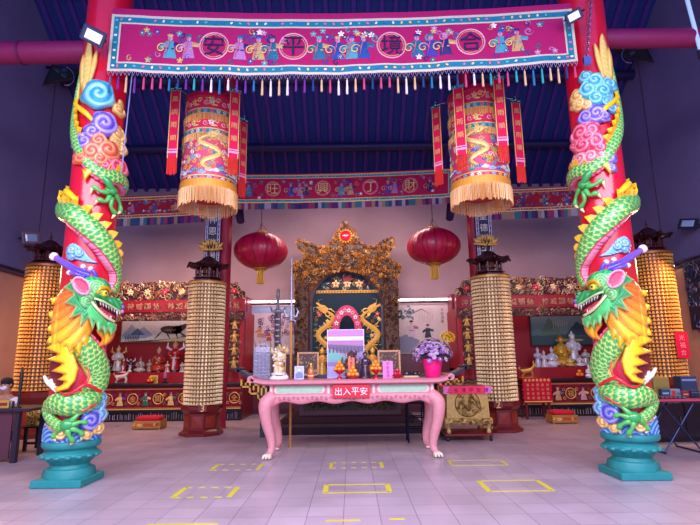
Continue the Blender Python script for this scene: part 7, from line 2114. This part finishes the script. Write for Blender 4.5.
t = thing('storage_cabinet', 'dark low cabinet standing behind the maroon folding table', 'cabinet', (6.4, 9.8, 0))
mb = MB(hexc('#191526')); mb.box(5.35, 7.6, 9.7, 10.2, .05, .74, bev=.01); mb.box(5.4, 7.55, 9.74, 10.16, 0, .05); mb.build('body', 'lacquer', t)
for k in range(3):
    x0 = 5.4+.73*k; mb = MB(hexc('#221c34')); mb.box(x0, x0+.69, 9.68, 9.7, .09, .7, bev=.006); o = mb.build('door', 'lacquer', t)
    mb = MB(hexc('#7a7a8a')); mb.tube([(x0+.62, 9.66, .36), (x0+.62, 9.66, .46)], .008, n=6); mb.build('handle', 'metal', o)
# dark carved scroll hanging on the right wall
def wall_hang():
    X = 7.9; p0 = (lambda x, y: (lambda r: Vector((X, r[1]*X/r[0], EYE+r[2]*X/r[0])))(ray(x, y)))
    ytop, ybot = p0(690, 262).z, p0(690, 330).z; ya, yb = p0(702, 262).y-.7, p0(682, 262).y
    t = thing('wall_hanging', 'dark carved panel hanging on the right wall by the edge of the photo', 'hanging', (X, (ya+yb)/2, ybot))
    mb = MB(hexc('#262438')); mb.box(X, X+.05, ya, yb, ybot, ytop, bev=.01); mb.build('panel', 'lacquer', t)
    mb = MB(); A = Art(mb, lambda u, v, h: (X-h, ya+u, ybot+v), eps=.003, thick=.02)
    A.scrolls(lambda x, z: True, (.05, yb-ya-.05, .05, ytop-ybot-.05), 90, .12, [hexc('#4a4a6a'), hexc('#6a5a60'), hexc('#2a3a5a')], random.Random(1)); mb.build('carving', 'gilt', t)
wall_hang()
# small spot light glow source on right wall
p = (lambda r: Vector((7.85, r[1]*7.85/r[0], EYE+r[2]*7.85/r[0])))(ray(672, 266))
t = thing('wall_light', 'small lit wall light beside the right wall tower', 'lamp', tuple(p))
mb = MB(hexc('#2a2a34')); mb.box(p.x+.02, 7.99, p.y-.06, p.y+.06, p.z-.02, p.z+.06); mb.build('bracket', 'satin_paint', t)
mb = MB((1, .95, .85, 1)); mb.ball((p.x, p.y, p.z-.01), (.05, .07, .035), n=12, m=8); mb.build('bulb', 'lamp_glow', t, smooth='all')

# ------------------------------------------------------------------ floor tape marks
YT = hexc('#d8cc3a'); YW = hexc('#c8c0a0')
def marking(x0, x1, y0, y1, label, solid=True, w=.04, ends=True, sides=(1, 1, 1, 1)):
    mb = MB(YT); Zt = .0025
    def strip(ax, ay, bx, by, ww, dash):
        L = math.hypot(bx-ax, by-ay); n = max(1, int(L/.075)); dx, dy = (bx-ax)/L, (by-ay)/L; nx, ny = -dy*ww/2, dx*ww/2
        for i in range(n):
            f0 = L*i/n; f1 = L*(i+1)/n
            if dash and i % 2: continue
            p = lambda f, s, z: (ax+dx*f+s*nx, ay+dy*f+s*ny, z)
            mb.add([p(f0, -1, 0.0004), p(f1, -1, .0004), p(f1, 1, .0004), p(f0, 1, .0004), p(f0, -1, Zt), p(f1, -1, Zt), p(f1, 1, Zt), p(f0, 1, Zt)],
                   [(4,5,6,7), (0,1,5,4), (1,2,6,5), (2,3,7,6), (3,0,4,7)], YT if (i % 2 == 0 or not dash) else YW)
    if sides[0]: strip(x0, y0, x1, y0, w, not solid)
    if sides[1]: strip(x0, y1, x1, y1, w, not solid)
    if sides[2]: strip(x0, y0, x0, y1, w*1.6, not ends)
    if sides[3]: strip(x1, y0, x1, y1, w*1.6, not ends)
    return tag(mb.build('floor_marking', 'satin_paint', origin=((x0+x1)/2, (y0+y1)/2, 0)), label, 'floor marking', 'yellow tape squares on the floor')
marking(-2.08, -1.43, 6.24, 6.72, 'dashed yellow tape rectangle on the floor nearest the left dragon column', False)
marking(-.33, .43, 6.37, 6.77, 'solid yellow tape rectangle on the floor in the middle near row')
marking(1.6, 2.34, 6.34, 6.88, 'solid yellow tape rectangle on the floor left of the right dragon column')
marking(-2.05, -1.38, 7.76, 8.18, 'dashed yellow tape rectangle on the floor by the left front foot of the pink table', False, .035)
marking(-.32, .43, 7.8, 8.2, 'worn dashed yellow tape rectangle in front of the middle of the pink table', False, .035)
marking(1.47, 2.27, 7.86, 8.25, 'thin yellow tape rectangle on the floor by the right front foot of the pink table', True, .025)
marking(-.27, .07, 5.3, 5.6, 'short yellow tape strip at the bottom centre of the floor', sides=(1, 0, 0, 0))
marking(.35, .5, 5.32, 5.6, 'tiny yellow tape scrap right of the bottom centre strip', sides=(1, 0, 0, 0))
marking(-1.98, -1.3, 5.24, 5.6, 'yellow tape strip cut by the bottom edge, left of centre', sides=(1, 0, 0, 0))
# ------------------------------------------------------------------ light and camera
def area(name, loc, rot, sx, sy, power, col, spread=None):
    l = bpy.data.lights.new(name, 'AREA'); l.shape = 'RECTANGLE'; l.size = sx; l.size_y = sy; l.energy = power; l.color = col[:3]
    if spread: l.spread = spread
    o = bpy.data.objects.new(name, l); COL.objects.link(o); o.location = loc; o.rotation_euler = rot
    return o
W = bpy.data.worlds.new('World'); SC.world = W; W.use_nodes = True
bg = W.node_tree.nodes['Background']; bg.inputs['Color'].default_value = (0.10, 0.28, 1.0, 1); bg.inputs['Strength'].default_value = 1.35
# daylight through the open temple front
area('daylight', (0, -1.6, 4.0), (math.radians(84), 0, 0), 11, 4.5, 350, (1.0, 0.88, 0.86))
area('sky_opening_light', (0, 1.2, 5.6), (math.radians(20), 0, 0), 13, 2.6, 980, (.95, .86, 1.0))
for sx, pw in ((-1, 55), (1, 70)): area('wall_warm_light', (sx*7.3, 10.2, 3.5), (0, math.radians(sx*35), 0), .5, 1.5, pw, (1.0, .55, .28))  # left lamp is unseen, added for the warm glow on that wall
# warm lamps of the altars
area('altar_tube_light', (-5.2, 13.4, 4.6), (math.radians(25), 0, 0), 3.0, .4, 110, (1.0, .62, .5))
area('altar_tube_light', (5.2, 13.4, 4.6), (math.radians(25), 0, 0), 3.0, .4, 45, (1.0, .62, .6))
area('shrine_tube_light', (0, 13.3, 5.6), (math.radians(35), 0, 0), 4.2, .5, 140, (1.0, .72, .66))

cam = bpy.data.cameras.new('camera'); co = bpy.data.objects.new('camera', cam); COL.objects.link(co); SC.camera = co
cam.sensor_width = 36; cam.sensor_fit = 'HORIZONTAL'; cam.lens = FOC/700*36; cam.clip_start = .05; cam.clip_end = 200
f = Vector((0, math.cos(PITCH), math.sin(PITCH))); r0 = Vector((1, 0, 0)); u0 = r0.cross(f)
c, s = math.cos(ROLL), math.sin(ROLL)
rr = r0*c - u0*s; uu = r0*s + u0*c
Mx = Matrix((rr, uu, -f)).transposed().to_4x4(); Mx.translation = Vector((0, 0, EYE)); co.matrix_world = Mx
for o in list(bpy.data.objects):
    if '_o' in o: del o['_o']
vs = SC.view_settings
SC.display_settings.display_device = 'sRGB'
vs.view_transform = 'Standard'; vs.look = 'None'; vs.gamma = 1.0; vs.use_curve_mapping = False
vs.exposure = 0.3
SC.cycles.use_denoising = True
SC.cycles.max_bounces = 6; SC.cycles.diffuse_bounces = 3; SC.cycles.glossy_bounces = 3
SC.cycles.sample_clamp_indirect = 6
